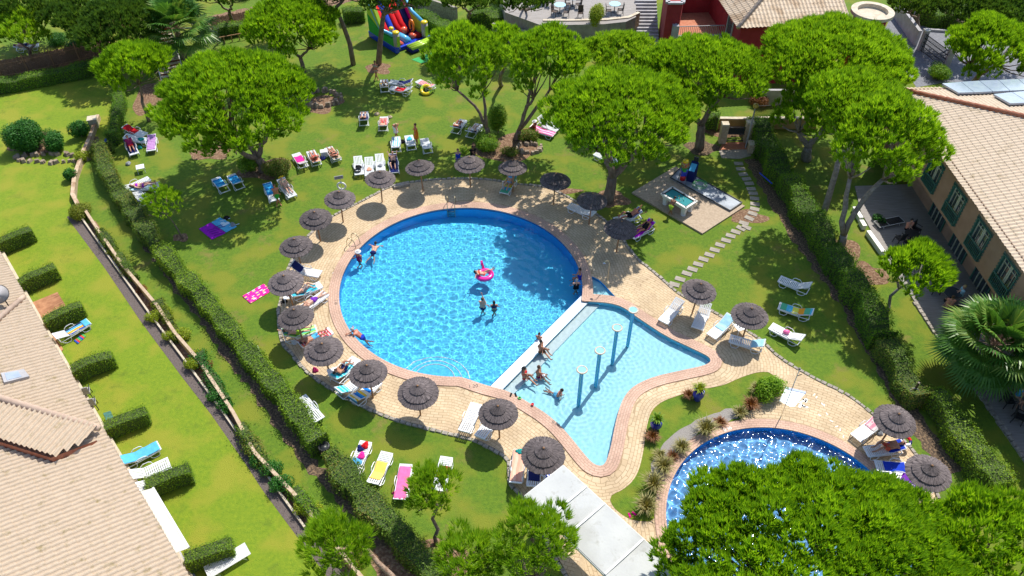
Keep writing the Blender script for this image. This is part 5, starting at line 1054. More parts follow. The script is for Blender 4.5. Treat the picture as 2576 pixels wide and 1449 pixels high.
# rockeries
def rockery(px, rx, ry, n, label, seed, h=.35):
    c = g(*px); rng = random.Random(seed); rt_ = empty('rockery', c, 0, label, 'rockery'); mb = MB()
    for k in range(n):
        a = 6.283 * k / n + rng.uniform(-.1, .1); q = rng.uniform(.85, 1.1); mb.box((rx * q * math.cos(a), ry * q * math.sin(a), h * .3), (rng.uniform(.25, .5), rng.uniform(.2, .35), rng.uniform(.5, 1) * h), rng.uniform(0, 3), taper=.65)
    mb.build('boulders', 'rock', rt_); return rt_
rockery((812, 250), 1.4, 1.2, 26, 'ring of brown boulders in the shade right of the largest left pine', 1, .5)
rockery((130, 400), 2.5, .5, 34, 'low rockery of pale stones trailing from the big round bush', 2)
rockery((1330, 375), .9, .6, 14, 'small rockery at the right end of the pine shrub bed', 3)
mb = MB(); mb.box((0, 0, .35), (.6, .6, .7), .3); mb.box((0, 0, .72), (.66, .66, .05), .3); tag(mb.build('utility_box', 'cap_stone', loc=g(239, 318)), 'pale square block standing beside the round bush on the left lawn', 'box')
# ------------------------------------------------------------------ thatched parasols
mat('thatch', (.075, .060, .062), (.19, .155, .15), 1.0, .95, .9, 3, stretch=(1, 1, 1))
def thatch_mat():
    m = bpy.data.materials.new('thatch_reed'); m.use_nodes = True; nt = m.node_tree; N = nt.nodes; L = nt.links; b = N['Principled BSDF']; b.inputs['Roughness'].default_value = .9
    uv = N.new('ShaderNodeUVMap'); uv.uv_map = 'uv'; mp = N.new('ShaderNodeMapping'); mp.inputs['Scale'].default_value = (70, 2.2, 1); L.new(uv.outputs[0], mp.inputs[0])
    nz = N.new('ShaderNodeTexNoise'); nz.inputs['Scale'].default_value = 1; nz.inputs['Detail'].default_value = 6; L.new(mp.outputs[0], nz.inputs[0]); cr = N.new('ShaderNodeValToRGB'); cr.color_ramp.elements[0].position = .32; cr.color_ramp.elements[1].position = .72
    cr.color_ramp.elements[0].color = (.045, .036, .038, 1); cr.color_ramp.elements[1].color = (.20, .165, .16, 1); L.new(nz.outputs[0], cr.inputs[0]); oi = N.new('ShaderNodeObjectInfo'); ma = N.new('ShaderNodeMapRange'); ma.inputs[3].default_value = .72; ma.inputs[4].default_value = 1.25; L.new(oi.outputs['Random'], ma.inputs[0]); vm = N.new('ShaderNodeVectorMath'); vm.operation = 'SCALE'; L.new(cr.outputs[0], vm.inputs[0]); L.new(ma.outputs[0], vm.inputs['Scale']); L.new(vm.outputs[0], b.inputs['Base Color'])
    bp = N.new('ShaderNodeBump'); bp.inputs['Strength'].default_value = .8; bp.inputs['Distance'].default_value = .02; L.new(nz.outputs[0], bp.inputs['Height']); L.new(bp.outputs[0], b.inputs['Normal']); MATS['thatch_reed'] = m
thatch_mat()
def tier(name, parent, r0, r1, z0, z1, seed, n=150, thick=.05):
    """a skirt of reeds from the hub (r0, z0) out to the ragged rim (r1, z1)"""
    rng = np.random.default_rng(seed); mb = MB(); rows = 5; vs = []; uvs = []
    for i in range(rows):
        t = i / (rows - 1)
        for k in range(n):
            a = 2 * math.pi * k / n; rr = r0 + (r1 - r0) * t; zz = z0 + (z1 - z0) * t - .03 * t * t + rng.normal(0, .006)
            if i == rows - 1: rr *= 1 + rng.uniform(-.035, .02)
            vs.append((rr * math.cos(a), rr * math.sin(a), zz)); uvs.append((k / n, t + seed))
    for k in range(n):
        a = 2 * math.pi * k / n; rr = r1 * (1 + rng.uniform(-.04, .01)) * .985; vs.append((rr * math.cos(a), rr * math.sin(a), z1 - thick - .03)); uvs.append((k / n, 1.1 + seed))
    for k in range(n): a = 2 * math.pi * k / n; vs.append((r0 * math.cos(a), r0 * math.sin(a), z0 - thick)); uvs.append((k / n, seed))
    fs = [(i * n + k, i * n + (k + 1) % n, (i + 1) * n + (k + 1) % n, (i + 1) * n + k) for i in range(rows) for k in range(n)] + [(rows * n + k, rows * n + (k + 1) % n, (rows + 1) * n + (k + 1) % n, (rows + 1) * n + k) for k in range(n)]
    mb.add(vs, [tuple(reversed(f)) for f in fs], 0, uvs); return mb.build(name, 'thatch_reed', parent)
def make_parasol():
    t = empty('thatched_parasol', (0, 0, 0)); tier('thatch_tier', t, .16, 1.0, 2.24, 1.95, 1); tier('thatch_tier', t, .10, .74, 2.36, 2.12, 2, 130); tier('thatch_tier', t, .03, .40, 2.51, 2.32, 3, 90)
    mb = MB(); mb.lathe([(.045, 2.44), (.05, 2.54), (.02, 2.57), (0.001, 2.58)], n=10); mb.build('finial', 'wood_pole', t); mb = MB(); mb.tube([(0, 0, 0), (0, 0, 2.4)], .045, 10); mb.build('pole', 'wood_pole', t)
    for k in range(6): a = k * math.pi / 3; mb = MB(); mb.tube([(.04 * math.cos(a), .04 * math.sin(a), 2.2), (.93 * math.cos(a), .93 * math.sin(a), 1.90)], .014, 5); mb.build('rib', 'wood_pole', t)
    return t
UMB = [(925, 447, 'over the lawn edge beside the lifebuoy stand'), (852, 497, 'second anticlockwise from the lifebuoy stand'), (793, 545, 'third anticlockwise from the lifebuoy stand'), (745, 616, 'beside the lounger with the dark blue towel'), (720, 705, 'next to the pink polka dot towel'), (746, 797, 'above the green towel lounger at the left deck'), (814, 877, 'shading the head of the sunbather in blue trunks'), (927, 939, 'over the loungers with the turquoise and beach towels'), (1050, 982, 'standing alone at the lower deck edge without any lounger'), (1256, 1040, 'beside the empty lounger pair at the lower deck'), (1366, 1138, 'nearest the white pergola, beside the salmon towel'), (1059, 420, 'in half shade just right of the man with black shorts'), (1181, 410, 'hiding the woman in a blue dress'), (1291, 421, 'above the bright beach towel lounger at the top of the deck'), (1395, 453, 'in tree shade left of the thick pine trunk'), (1487, 503, 'in tree shade touching the thick pine trunk'), (1558, 572, 'in tree shade beside the reclining couple'), (1755, 727, 'at the end of the stepping stones between two empty white loungers'), (1887, 789, 'beside the pale blue towels and small white table'), (2250, 1052, 'beside the hanging black bin at the right deck'), (2343, 1186, 'last one at the lower right, half covered by pine branches')]
up0 = make_parasol(); cnt = 0
for (x, y, lab) in UMB:
    if y == 447: x = 953
    p = g(x, y, 2.03); p.z = 0; L_ = 'round thatched parasol ' + lab; rz = cnt * 1.3
    if cnt == 0: up0.location = p; tag(up0, L_, 'parasol', 'thatched parasols around the pools'); u = up0; up0['category'] = 'parasol'
    else: u, _ = copy_tree(up0, p, rz, L_)
    u.rotation_euler = (R_(2.5 * math.sin(cnt * 2.1)), R_(2.5 * math.cos(cnt * 1.7)), rz); u.scale = (1 + .03 * math.sin(cnt * 3.3),) * 2 + (1,); cnt += 1
# ------------------------------------------------------------------ sun loungers
HX, SZ, BL = 1.15, .33, .76
def make_lounger():
    t = empty('sun_lounger', (0, 0, 0)); mb = MB()
    for i in range(12): x = .07 + i * 1.06 / 11; mb.box((x, 0, SZ), (.066, .54, .022))
    for s in (-1, 1): mb.box((.59, s * .285, SZ - .01), (1.18, .05, .05))
    mb.box((-.0, 0, SZ - .01), (.05, .62, .06)); mb.build('seat', 'white_plastic', t)
    mb = MB()
    for i in range(5): mb.box((BL / 2 + .02, -.2 + i * .1, .012), (BL - .1, .062, .022))
    for s in (-1, 1): mb.box((BL / 2, s * .275, .005), (BL, .05, .045))
    mb.box((BL, 0, .005), (.07, .6, .05)); mb.box((.03, 0, .005), (.05, .55, .03)); b = mb.build('backrest', 'white_plastic', t); b.location = (HX, 0, SZ)
    for s in (-1, 1):
        mb = MB(); mb.tube([(.04, s * .3, .29), (.5, s * .31, .27), (1.2, s * .31, .25), (1.78, s * .3, .25)], .024, 6); mb.build('side_rail', 'white_plastic', t)
        mb = MB(); mb.tube([(.12, s * .31, .27), (.13, s * .33, .12), (.2, s * .34, .03), (.42, s * .34, .03), (.52, s * .33, .12), (.56, s * .31, .26)], .022, 6); mb.build('leg', 'white_plastic', t)
        mb = MB(); mb.tube([(1.22, s * .31, .25), (1.24, s * .33, .1), (1.3, s * .34, .03), (1.52, s * .34, .03), (1.64, s * .33, .12), (1.72, s * .31, .24)], .022, 6); mb.build('leg', 'white_plastic', t)
        mb = MB(); mb.tube([(.68, s * .31, .3), (.72, s * .35, .46), (.82, s * .36, .52), (1.08, s * .36, .52), (1.2, s * .34, .44), (1.26, s * .31, .3)], .02, 6); mb.build('armrest', 'white_plastic', t)
    mb = MB(); mb.box((1.76, 0, .25), (.05, .6, .04)); mb.build('crossbar', 'white_plastic', t); return t
LNG = make_lounger(); LN = [0]
def prof(s, b):
    """point and normal of the lying surface, s metres from the foot"""
    if s <= HX: return Vector((s, 0, SZ + .012)), Vector((0, 0, 1))
    k = s - HX; return Vector((HX + k * math.cos(b), 0, SZ + .02 + k * math.sin(b))), Vector((-math.sin(b), 0, math.cos(b)))
def lounger(fx, hx, ang, label, group='white plastic sun loungers', off=0.0, z0=.03):
    f = g(fx[0], fx[1], .35); h = g(hx[0], hx[1], .35 + .3 * math.sin(R_(ang))); d = Vector((h.x - f.x, h.y - f.y, 0)).normalized(); c = (f + h) / 2; o = c - d * (.93 - .2 * (1 - math.cos(R_(ang)))); o.z = z0 + off; rz = math.atan2(d.y, d.x)
    if LN[0] == 0: t = LNG; t.location = o; t.rotation_euler = (0, 0, rz); tag(t, label, 'sun lounger', group); ch = kids(t)
    else: t, ch = copy_tree(LNG, o, rz, label, group)
    LN[0] += 1
    for c_ in ch:
        if c_.name.startswith('backrest'): c_.rotation_euler = (0, -R_(ang), 0)
    return (o.copy(), rz, R_(ang))
def towel(L, s0, s1, w, material, label, seed=0, drop=.05, shift=0.0, name='towel', group='towels on the loungers', z=.008):
    o, rz, b = L; rng = np.random.default_rng(seed); n = max(4, int((s1 - s0) / .08)); m = 9; vs = []; uv = []; ph = rng.uniform(0, 6, 4)
    for i in range(n + 1):
        s = s0 + (s1 - s0) * i / n; p, nn = prof(min(max(s, 0), HX + BL), b)
        if s < 0: p = p + Vector((s * .3, 0, s))
        if s > HX + BL: e = s - HX - BL; p = p + Vector((.03, 0, -e)) 
        for j in range(m + 1):
            y = (j / m - .5) * w + .02 * math.sin(s * 5 + ph[0]) + shift; ed = max(0, abs(y) - .3); q = p + nn * (z + .010 + .010 * math.sin(s * 14 + ph[1]) * math.cos(y * 13 + ph[2]) + .006 * math.sin(y * 31 + ph[3])); yy = math.copysign(min(abs(y), .3) + ed * .25, y); q = q - Vector((0, 0, ed * .95 * (1 if b == 0 or s < HX else 1)))
            vs.append((q.x, yy, q.z)); uv.append((i / n * (s1 - s0), j / m * w))
    fs = [(i * (m + 1) + j, (i + 1) * (m + 1) + j, (i + 1) * (m + 1) + j + 1, i * (m + 1) + j + 1) for i in range(n) for j in range(m)]
    mb = MB(); mb.add(vs, fs, 0, uv); t = mb.build(name, material, None, True, loc=o); t.rotation_euler = (0, 0, rz); tag(t, label, name.replace('_', ' '), group)
    md = t.modifiers.new('thickness', 'SOLIDIFY'); md.thickness = .008; return t
def at(L, s, y, up=.03):
    o, rz, b = L; p, nn = prof(s, b); q = p + nn * up; return o + Vector((q.x * math.cos(rz) - y * math.sin(rz), q.x * math.sin(rz) + y * math.cos(rz), q.z))
def heap(p, r, h, material, label, seed=0, name='crumpled_towel', cat='towel', group='things lying about'):
    rng = np.random.default_rng(seed); mb = MB(); n, m = 18, 7; vs = []
    for i in range(m):
        th = i / (m - 1) * math.pi / 2
        for k in range(n):
            a = 2 * math.pi * k / n; rr = r * math.sin(th) * (1 + .18 * math.sin(3 * a + seed) + .1 * math.sin(7 * a + th * 5)) ; vs.append((rr * math.cos(a), rr * math.sin(a) * .75, max(0, h * math.cos(th) * (1 + .35 * math.sin(4 * a + th * 6 + seed) * (i > 0))) + (0 if i < m - 1 else -.005)))
    fs = [(i * n + k, (i + 1) * n + k, (i + 1) * n + (k + 1) % n, i * n + (k + 1) % n) for i in range(m - 1) for k in range(n)]; mb.add(vs, fs); t = mb.build(name, material, None, True, loc=p); t.rotation_euler = (0, 0, seed * 1.1); return tag(t, label, cat, group)
def tm(name, cols, n, axis=0, mix=0): return stripe_mat(name, cols, n, axis, mix=mix)
W_, NV, BLU, CY = (.72, .72, .72), (.012, .03, .2), (.01, .08, .55), (.05, .55, .7)
tm('t_pale', [(.36, .66, .8), (.42, .7, .82)], 2); tm('t_multi', [(.1, .45, .25), (.1, .5, .7), (.8, .75, .1), (.85, .35, .03)], .75); tm('t_pinkpat', [(.7, .62, .6), (.72, .3, .38)], 3.2, 1, mix=6)
tm('t_salmon', [(.85, .42, .3), (.88, .5, .38), (.8, .36, .26)], 2.5, 1); tm('t_bluestr', [W_, (.02, .06, .4)], 7, 1); tm('t_turq', [(.02, .5, .62), (.3, .75, .8), (.03, .42, .6)], 4, 0); tm('t_beach', [(.01, .18, .6), (.8, .75, .6), (.85, .55, .05), (.02, .3, .65)], 1.4, 0)
tm('t_greenw', [(.25, .6, .1), (.5, .75, .25), (.08, .45, .4)], 2.4, 1); tm('t_bluepat', [(.01, .22, .6), (.02, .35, .75), (.1, .5, .8)], 2, 0, mix=9); tm('t_stripe', [W_, (.1, .45, .7), W_, (.35, .65, .8)], 3.2, 1); tm('t_pinkstr', [(.85, .08, .35), (.85, .55, .65)], 4, 1); tm('t_purple', [(.35, .14, .4), (.5, .3, .55)], 5, 0, mix=14)
tm('t_redbl', [(.6, .02, .05), (.05, .08, .4)], 1.2, 0); tm('t_board', [(.02, .05, .4), (.6, .03, .03), (.05, .35, .1)], 1.1, 0, mix=7); tm('t_kite', [(.02, .03, .08), (.1, .4, .75), (.85, .4, .03), (.03, .1, .4), (.8, .7, .05)], 1.3, 1); tm('t_yellow', [(.85, .52, .1), (.85, .56, .14), (.88, .8, .6)], .55, 0); tm('t_magenta', [(.4, .01, .5), (.5, .03, .6)], 2, 0, mix=12); tm('t_redstr', [(.7, .05, .08), (.75, .5, .5)], 6, 0)
LO = {}
def LG(k, f, h, a, lab, **kw): LO[k] = lounger(f, h, a, 'white lounger ' + lab, **kw); return LO[k]
# paved deck, right of the fish tail
LG('a1', (1669, 808), (1708, 762), 28, 'empty, left of the parasol by the stepping stones'); LG('a2', (1753, 825), (1776, 770), 30, 'empty, right of the parasol by the stepping stones'); LG('a3', (1790, 845), (1836, 801), 25, 'with pale blue towel, left of the small white table'); LG('a4', (1843, 853), (1914, 868), 30, 'lying crosswise in front of the small white table')
towel(LO['a3'], .75, 1.95, .55, 't_pale', 'pale blue towel hanging on the raised back left of the small table', 1); towel(LO['a4'], 1.2, 2.05, .6, 't_pale', 'pale blue towel over the back of the crosswise lounger', 2)
LG('a5', (1968, 703), (2030, 722), 35, 'empty, topmost of three on the right lawn', z0=0); LG('a6', (1966, 770), (2036, 788), 25, 'with colourful towel, middle of three on the right lawn', z0=0); LG('a7', (1947, 823), (2010, 851), 25, 'with pink ball, lowest of three on the right lawn', z0=0)
towel(LO['a6'], .1, 1.95, .55, 't_multi', 'green blue and orange towel on the middle lounger of the right lawn', 3); towel(LO['a7'], .25, 1.75, .5, 'cloth_white', 'white towel under the pink ball on the right lawn', 4)
# right deck
LG('b1', (2163, 1094), (2203, 1062), 20, 'with pink patterned towel, left of the parasol by the hanging bin'); towel(LO['b1'], 1.0, 1.95, .55, 't_pinkpat', 'pink and grey patterned towel on the lounger left of the hanging bin parasol', 5)
LG('b2', (2181, 1136), (2266, 1122), 20, 'carrying the sunbather in red trunks'); towel(LO['b2'], 1.1, 1.95, .62, 'cloth_blue', 'blue towel under the shoulders of the sunbather in red trunks', 6)
LG('b3', (2221, 1173), (2288, 1177), 10, 'with deep blue towel in front of the last parasol'); towel(LO['b3'], .35, 1.35, .66, 'cloth_blue', 'deep blue towel spread on the lounger before the last parasol', 7)
LG('b4', (2262, 1196), (2322, 1221), 15, 'with purple towel under the edge of the last parasol'); towel(LO['b4'], .5, 1.8, .6, 'cloth_purple', 'purple towel on the lounger under the last parasol', 8)
# lower deck
LG('c1', (1195, 1024), (1171, 1078), 12, 'empty, left of the parasol pair at the lower deck'); LG('c2', (1241, 1048), (1216, 1088), 15, 'empty, mostly hidden under the lower deck parasol')
LG('c3', (1307, 1138), (1298, 1208), 8, 'with salmon towel beside the pergola corner'); towel(LO['c3'], .0, 1.85, .62, 't_salmon', 'long salmon towel on the lounger by the pergola corner', 9); heap(at(LO['c3'], .1, 0, .02), .2, .08, 'cloth_teal', 'folded green towel at the foot of the salmon one', 3)
LG('c4', (1349, 1160), (1343, 1205), 10, 'with navy towel between parasol and pergola'); towel(LO['c4'], .8, 1.6, .55, 'cloth_navy', 'navy towel on the lounger between parasol and pergola', 10); LG('c5', (1372, 1165), (1384, 1200), 10, 'with blue striped towel tucked under the pergola edge'); towel(LO['c5'], .6, 1.8, .55, 't_bluestr', 'blue and white striped towel at the pergola edge', 11)
# lower lawn
LG('d1', (759, 1002), (800, 1052), 5, 'empty, alone on the grass between two round parasol shadows', z0=0)
LG('d2', (917, 1119), (890, 1180), 12, 'on the lower lawn heaped with red pink and blue things', z0=0); LG('d3', (970, 1146), (942, 1208), 15, 'with mustard towel on the lower lawn', z0=0); LG('d4', (1020, 1175), (1007, 1246), 5, 'fully covered by a bright pink towel', z0=0); LG('d5', (1120, 1163), (1105, 1218), 8, 'with dark red towel partly hidden by the snaking pine', z0=0)
towel(LO['d3'], .55, 1.65, .56, 't_yellow', 'mustard towel with pale band on the lower lawn lounger', 12); towel(LO['d4'], .12, 1.92, .64, 'cloth_pink', 'bright pink towel covering a whole lounger on the lower lawn', 13); towel(LO['d5'], .5, 1.2, .55, 'cloth_dark_red', 'dark red towel beside the crown of the snaking pine', 14)
heap(at(LO['d2'], .25, .05), .22, .14, 'cloth_red', 'crumpled red towel at the foot of the crowded lounger', 1); heap(at(LO['d2'], .45, -.12), .2, .1, 'cloth_navy', 'dark blue bundle beside the crumpled red towel', 2); heap(at(LO['d2'], .85, .08), .22, .12, 'cloth_hotpink', 'pink bundle in the middle of the crowded lounger', 4); heap(at(LO['d2'], 1.25, 0), .26, .12, 'cloth_sky', 'light blue plastic bag on the crowded lounger back', 5, 'plastic_bag', 'bag')
heap(g(999, 1240, 0), .22, .1, 'cloth_wine', 'dark red bag dropped left of the pink covered lounger', 6, 'beach_bag', 'bag')
# left deck
LG('e1', (797, 688), (744, 672), 40, 'with navy towel on its raised back, topmost on the left deck'); towel(LO['e1'], 1.15, 2.1, .6, 'cloth_navy', 'navy towel over the raised back at the left deck', 15)
LG('e2', (793, 722), (748, 738), 20, 'carrying the sunbather with bent knees by the polka dot towel parasol'); towel(LO['e2'], .3, 1.9, .6, 'cloth_cyan', 'turquoise towel under the sunbather with bent knees', 16)
LG('e3', (808, 745), (768, 772), 5, 'carrying the sunbather in purple trunks'); LG('e4', (787, 829), (722, 842), 35, 'with green towel under the left deck parasol'); towel(LO['e4'], .05, 1.9, .62, 't_greenw', 'green striped towel on the lounger shaded by the left deck parasol', 17)
LG('e5', (828, 834), (762, 868), 15, 'carrying the sunbather in blue trunks'); towel(LO['e5'], .1, 1.9, .6, 't_redstr', 'red and white towel under the sunbather in blue trunks', 18)
LG('e6', (890, 908), (846, 948), 25, 'carrying the reader with raised knees'); towel(LO['e6'], .5, 1.9, .66, 't_turq', 'turquoise towel under the reader with raised knees', 19)
LG('e7', (903, 957), (868, 978), 35, 'with turquoise towel behind the two lower left parasols'); towel(LO['e7'], 1.2, 2.1, .6, 't_turq', 'turquoise towel over the raised back beside the beach print towel', 20); LG('e8', (940, 968), (900, 998), 30, 'with beach print towel under the lower left parasol'); towel(LO['e8'], .7, 2.15, .72, 't_beach', 'blue yellow and white beach print towel over a raised back', 21)
# upper left lawn
LG('f1', (371, 450), (314, 474), 12, 'empty, left of the sunbather in the violet bikini', z0=0); LG('f2', (395, 464), (335, 474), 10, 'carrying the sunbather in the violet bikini', z0=0); LG('f3', (340, 480), (368, 508), 25, 'empty, nearest the sapling pine', z0=0)
towel(LO['f2'], .6, 1.9, .55, 'cloth_paleblue', 'pale towel under the sunbather in the violet bikini', 40)
LG('f4', (544, 450), (564, 472), 35, 'with blue patterned towel, left of the pair in the tree shade', z0=0); LG('f5', (583, 442), (602, 464), 35, 'with blue patterned towel, right of the pair in the tree shade', z0=0)
for k, q in (('f4', 'left'), ('f5', 'right')): towel(LO[k], .2, 1.7, .6, 't_bluepat', 'blue patterned towel on the %s lounger of the shaded pair' % q, 22)
LG('f6', (692, 505), (672, 463), 12, 'with blue patterned towel beside the standing man in green shorts', z0=0); towel(LO['f6'], .75, 1.9, .58, 't_bluepat', 'blue patterned towel beside the standing man in green shorts', 23)
LG('f7', (737, 494), (707, 455), 25, 'carrying the woman with the yellow hat', z0=0)
LG('g1', (744, 386), (765, 415), 25, 'with pink towel, left of the row of three near the shrub', z0=0); towel(LO['g1'], .4, 1.2, .6, 'cloth_hotpink', 'hot pink towel left of the woman in red', 24); LG('g2', (781, 380), (798, 410), 20, 'carrying the seated woman in the red swimsuit', z0=0); towel(LO['g2'], .7, 1.9, .58, 'cloth_salmon', 'salmon towel behind the seated woman in red', 25); LG('g3', (825, 370), (850, 402), 12, 'carrying the sunbather lying head towards the pool', z0=0); towel(LO['g3'], .2, 1.9, .58, 'cloth_beige', 'beige towel under the sunbather whose head points to the pool', 41)
LG('h1', (916, 282), (914, 308), 32, 'at the shadow edge with navy towel', z0=0); towel(LO['h1'], .3, 1.9, .58, 'cloth_navy', 'navy towel at the edge of the tall trees shadow', 26); LG('h2', (966, 294), (962, 322), 30, 'with red striped towel in the middle of the lawn', z0=0); towel(LO['h2'], .2, 1.1, .6, 't_redstr', 'red striped towel in the middle of the lawn', 27)
LG('h3', (996, 346), (995, 374), 25, 'with blue striped towel below the bending woman in white', z0=0); towel(LO['h3'], .1, 1.3, .6, 't_stripe', 'blue and white striped towel below the bending woman in white', 28); LG('h4', (1028, 342), (1036, 370), 25, 'beside the standing woman in the orange wrap', z0=0); heap(at(LO['h4'], .5, 0), .24, .07, 'cloth_cyan', 'turquoise towel on the lounger beside the woman in the orange wrap', 7); LG('h5', (1067, 349), (1078, 378), 28, 'empty, right of the two standing women', z0=0)
LG('i1', (904, 442), (900, 394), 15, 'with black swim ring, left of three empty ones above the parasols', z0=0); LG('i2', (929, 444), (928, 397), 15, 'with pale clothes, middle of three above the parasols', z0=0); LG('i3', (958, 434), (954, 390), 15, 'with black bag, right of three above the parasols', z0=0)
LG('i4', (992, 434), (988, 392), 20, 'carrying the man in black shorts', z0=0); towel(LO['i4'], .0, 1.9, .6, 'cloth_navy', 'navy towel under the man in black shorts', 29)
heap(at(LO['i1'], .8, 0), .24, .12, 'cloth_black', 'black bag on the left of three white loungers', 8, 'beach_bag', 'bag'); heap(at(LO['i3'], .7, 0), .17, .1, 'cloth_grey', 'dark grey bag on the right of three white loungers', 9, 'beach_bag', 'bag'); heap(at(LO['i2'], .7, 0), .22, .06, 'cloth_salmon', 'pale pink clothes on the middle of three white loungers', 10)
LG('j1', (966, 199), (968, 226), 30, 'with orange towel below the tall forked pine', z0=0); towel(LO['j1'], .5, 1.6, .56, 'cloth_orange_yellow', 'orange towel on the lounger below the tall forked pine', 30)
LG('j2', (984, 205), (1033, 207), 25, 'back one of the pair with red and navy towels', z0=0); towel(LO['j2'], .7, 1.9, .58, 'cloth_navy', 'navy towel on the back lounger of the shaded lawn pair', 31); LG('j3', (984, 220), (1032, 226), 25, 'front one of the pair with red and navy towels', z0=0); towel(LO['j3'], .5, 1.3, .56, 'cloth_red', 'red towel on the front lounger of the shaded lawn pair', 32)
LG('j4', (1058, 206), (1084, 216), 20, 'behind the yellow swim ring', z0=0); towel(LO['j4'], .3, 1.8, .6, 't_redstr', 'red and white towel behind the yellow swim ring', 33)
LG('k1', (1164, 304), (1144, 324), 35, 'left of the pair near the curved pine trunks', z0=0); LG('k2', (1203, 314), (1181, 336), 35, 'right of the pair near the curved pine trunks', z0=0)
for k, q in (('k1', 'left'), ('k2', 'right')): towel(LO[k], .9, 1.9, .58, 'cloth_navy', 'navy towel on the %s lounger near the curved pine trunks' % q, 34)
LG('k3', (1386, 336), (1345, 322), 15, 'with pink striped towel beside the red haired woman', z0=0); towel(LO['k3'], .0, 1.7, .62, 't_pinkstr', 'pink striped towel beside the red haired woman', 35); LG('k4', (1392, 322), (1366, 306), 45, 'with raised back behind the pink striped towel', z0=0)
LG('l1', (1446, 522), (1478, 534), 10, 'in the shade under the parasol touching the thick pine'); LG('l2', (1556, 552), (1603, 536), 38, 'carrying the bald man reclining behind the parasol', z0=0); towel(LO['l2'], 1.0, 1.9, .6, 't_bluestr', 'blue checked towel behind the bald reclining man', 36); LG('l3', (1592, 592), (1636, 564), 38, 'carrying the woman in the black swimsuit', z0=0); towel(LO['l3'], .1, 1.95, .62, 't_magenta', 'magenta patterned towel under the woman in the black swimsuit', 37)
LG('l4', (1268, 484), (1290, 446), 25, 'with bright beach towel under the topmost deck parasol'); towel(LO['l4'], .0, 1.8, .6, 't_multi', 'bright yellow and blue towel under the topmost deck parasol', 38)
LG('m1', (338, 388), (322, 352), 20, 'carrying the person in dark red, left group', z0=0); towel(LO['m1'], .2, 1.9, .56, 'cloth_navy', 'navy towel under the person in dark red', 42); LG('m2', (379, 380), (382, 340), 10, 'with lilac patterned towel in the left group', z0=0); towel(LO['m2'], .1, 1.9, .6, 't_purple', 'lilac patterned towel with pink end in the left group', 39)
LG('m3', (362, 338), (318, 322), 20, 'with red towel at the back of the left group', z0=0); towel(LO['m3'], .8, 2.0, .6, 'cloth_red', 'red towel at the back of the left lounger group', 43); LG('m4', (366, 352), (328, 346), 15, 'between the red and lilac towels of the left group', z0=0); heap(at(LO['m4'], .7, 0), .25, .08, 'cloth_teal', 'teal cloth between the red and lilac towels', 11)
LG('m5', (1515, 392), (1535, 400), 10, 'glimpsed under the widest pine crown', z0=0)
# left garden
LG('n1', (214, 813), (150, 845), 20, 'with kite print towels beside the box hedge below the deck', z0=0); towel(LO['n1'], .1, 1.25, .62, 't_kite', 'black blue and orange towel in the left garden', 44); towel(LO['n1'], -.15, .35, .6, 'cloth_sky', 'light blue towel end over the garden lounger foot', 45, z=.03)
LG('n2', (391, 1124), (312, 1160), 25, 'with blue mattress by the tiled roof edge', z0=0); towel(LO['n2'], .03, 1.9, .6, 'cloth_sky', 'blue mattress on the lounger by the tiled roof edge', 46, name='mattress', z=.035); LG('n3', (414, 1166), (335, 1196), 30, 'empty, below the blue mattress one by the roof edge', z0=0); LG('n4', (424, 1192), (352, 1226), 30, 'half hidden behind the box hedge near the cream awning', z0=0)
LG('o1', (92, 113), (42, 118), 20, 'in the far garden beyond the cane fence', z0=0)
# tilted white rack and black mesh folding bed
def mesh_bed(px0, px1, label, rz_extra=0, tilt=0, m1='white_paint', m2='black_plastic', name='folding_bed'):
    a, b = g(px0[0], px0[1], .35), g(px1[0], px1[1], .35); d = b - a; t = empty(name, (a.x, a.y, 0), math.atan2(d.y, d.x), label, 'folding bed', 'folding beds'); L_ = 1.9; mb = MB(); mb.tube([(0, -.32, .3), (L_, -.32, .3), (L_, .32, .3), (0, .32, .3)], .022, 6, closed=True)
    mb.tube([(.75, -.32, .3), (.75, .32, .3)], .018, 6); mb.build('frame', m1, t); mb = MB()
    for i in range(30): mb.box((.03 + i * (L_ - .06) / 29, 0, .3), (.05, .6, .008))
    for i in range(4): mb.box((L_ / 2, -.24 + .16 * i, .306), (L_, .02, .008))
    mb.build('webbing', m2, t)
    for x in (.3, 1.5):
        for s in (-.3, .3): mb = MB(); mb.tube([(x, s, .3), (x + .15, s, 0)], .015, 6); mb.build('leg', m1, t)
    return t
mesh_bed((2206, 563), (2268, 550), 'black mesh folding bed with thin white frame on the shaded terrace'); mesh_bed((518, 1440), (585, 1400), 'white slatted folding rack in the grass at the bottom left', m2='white_plastic', name='folding_rack')
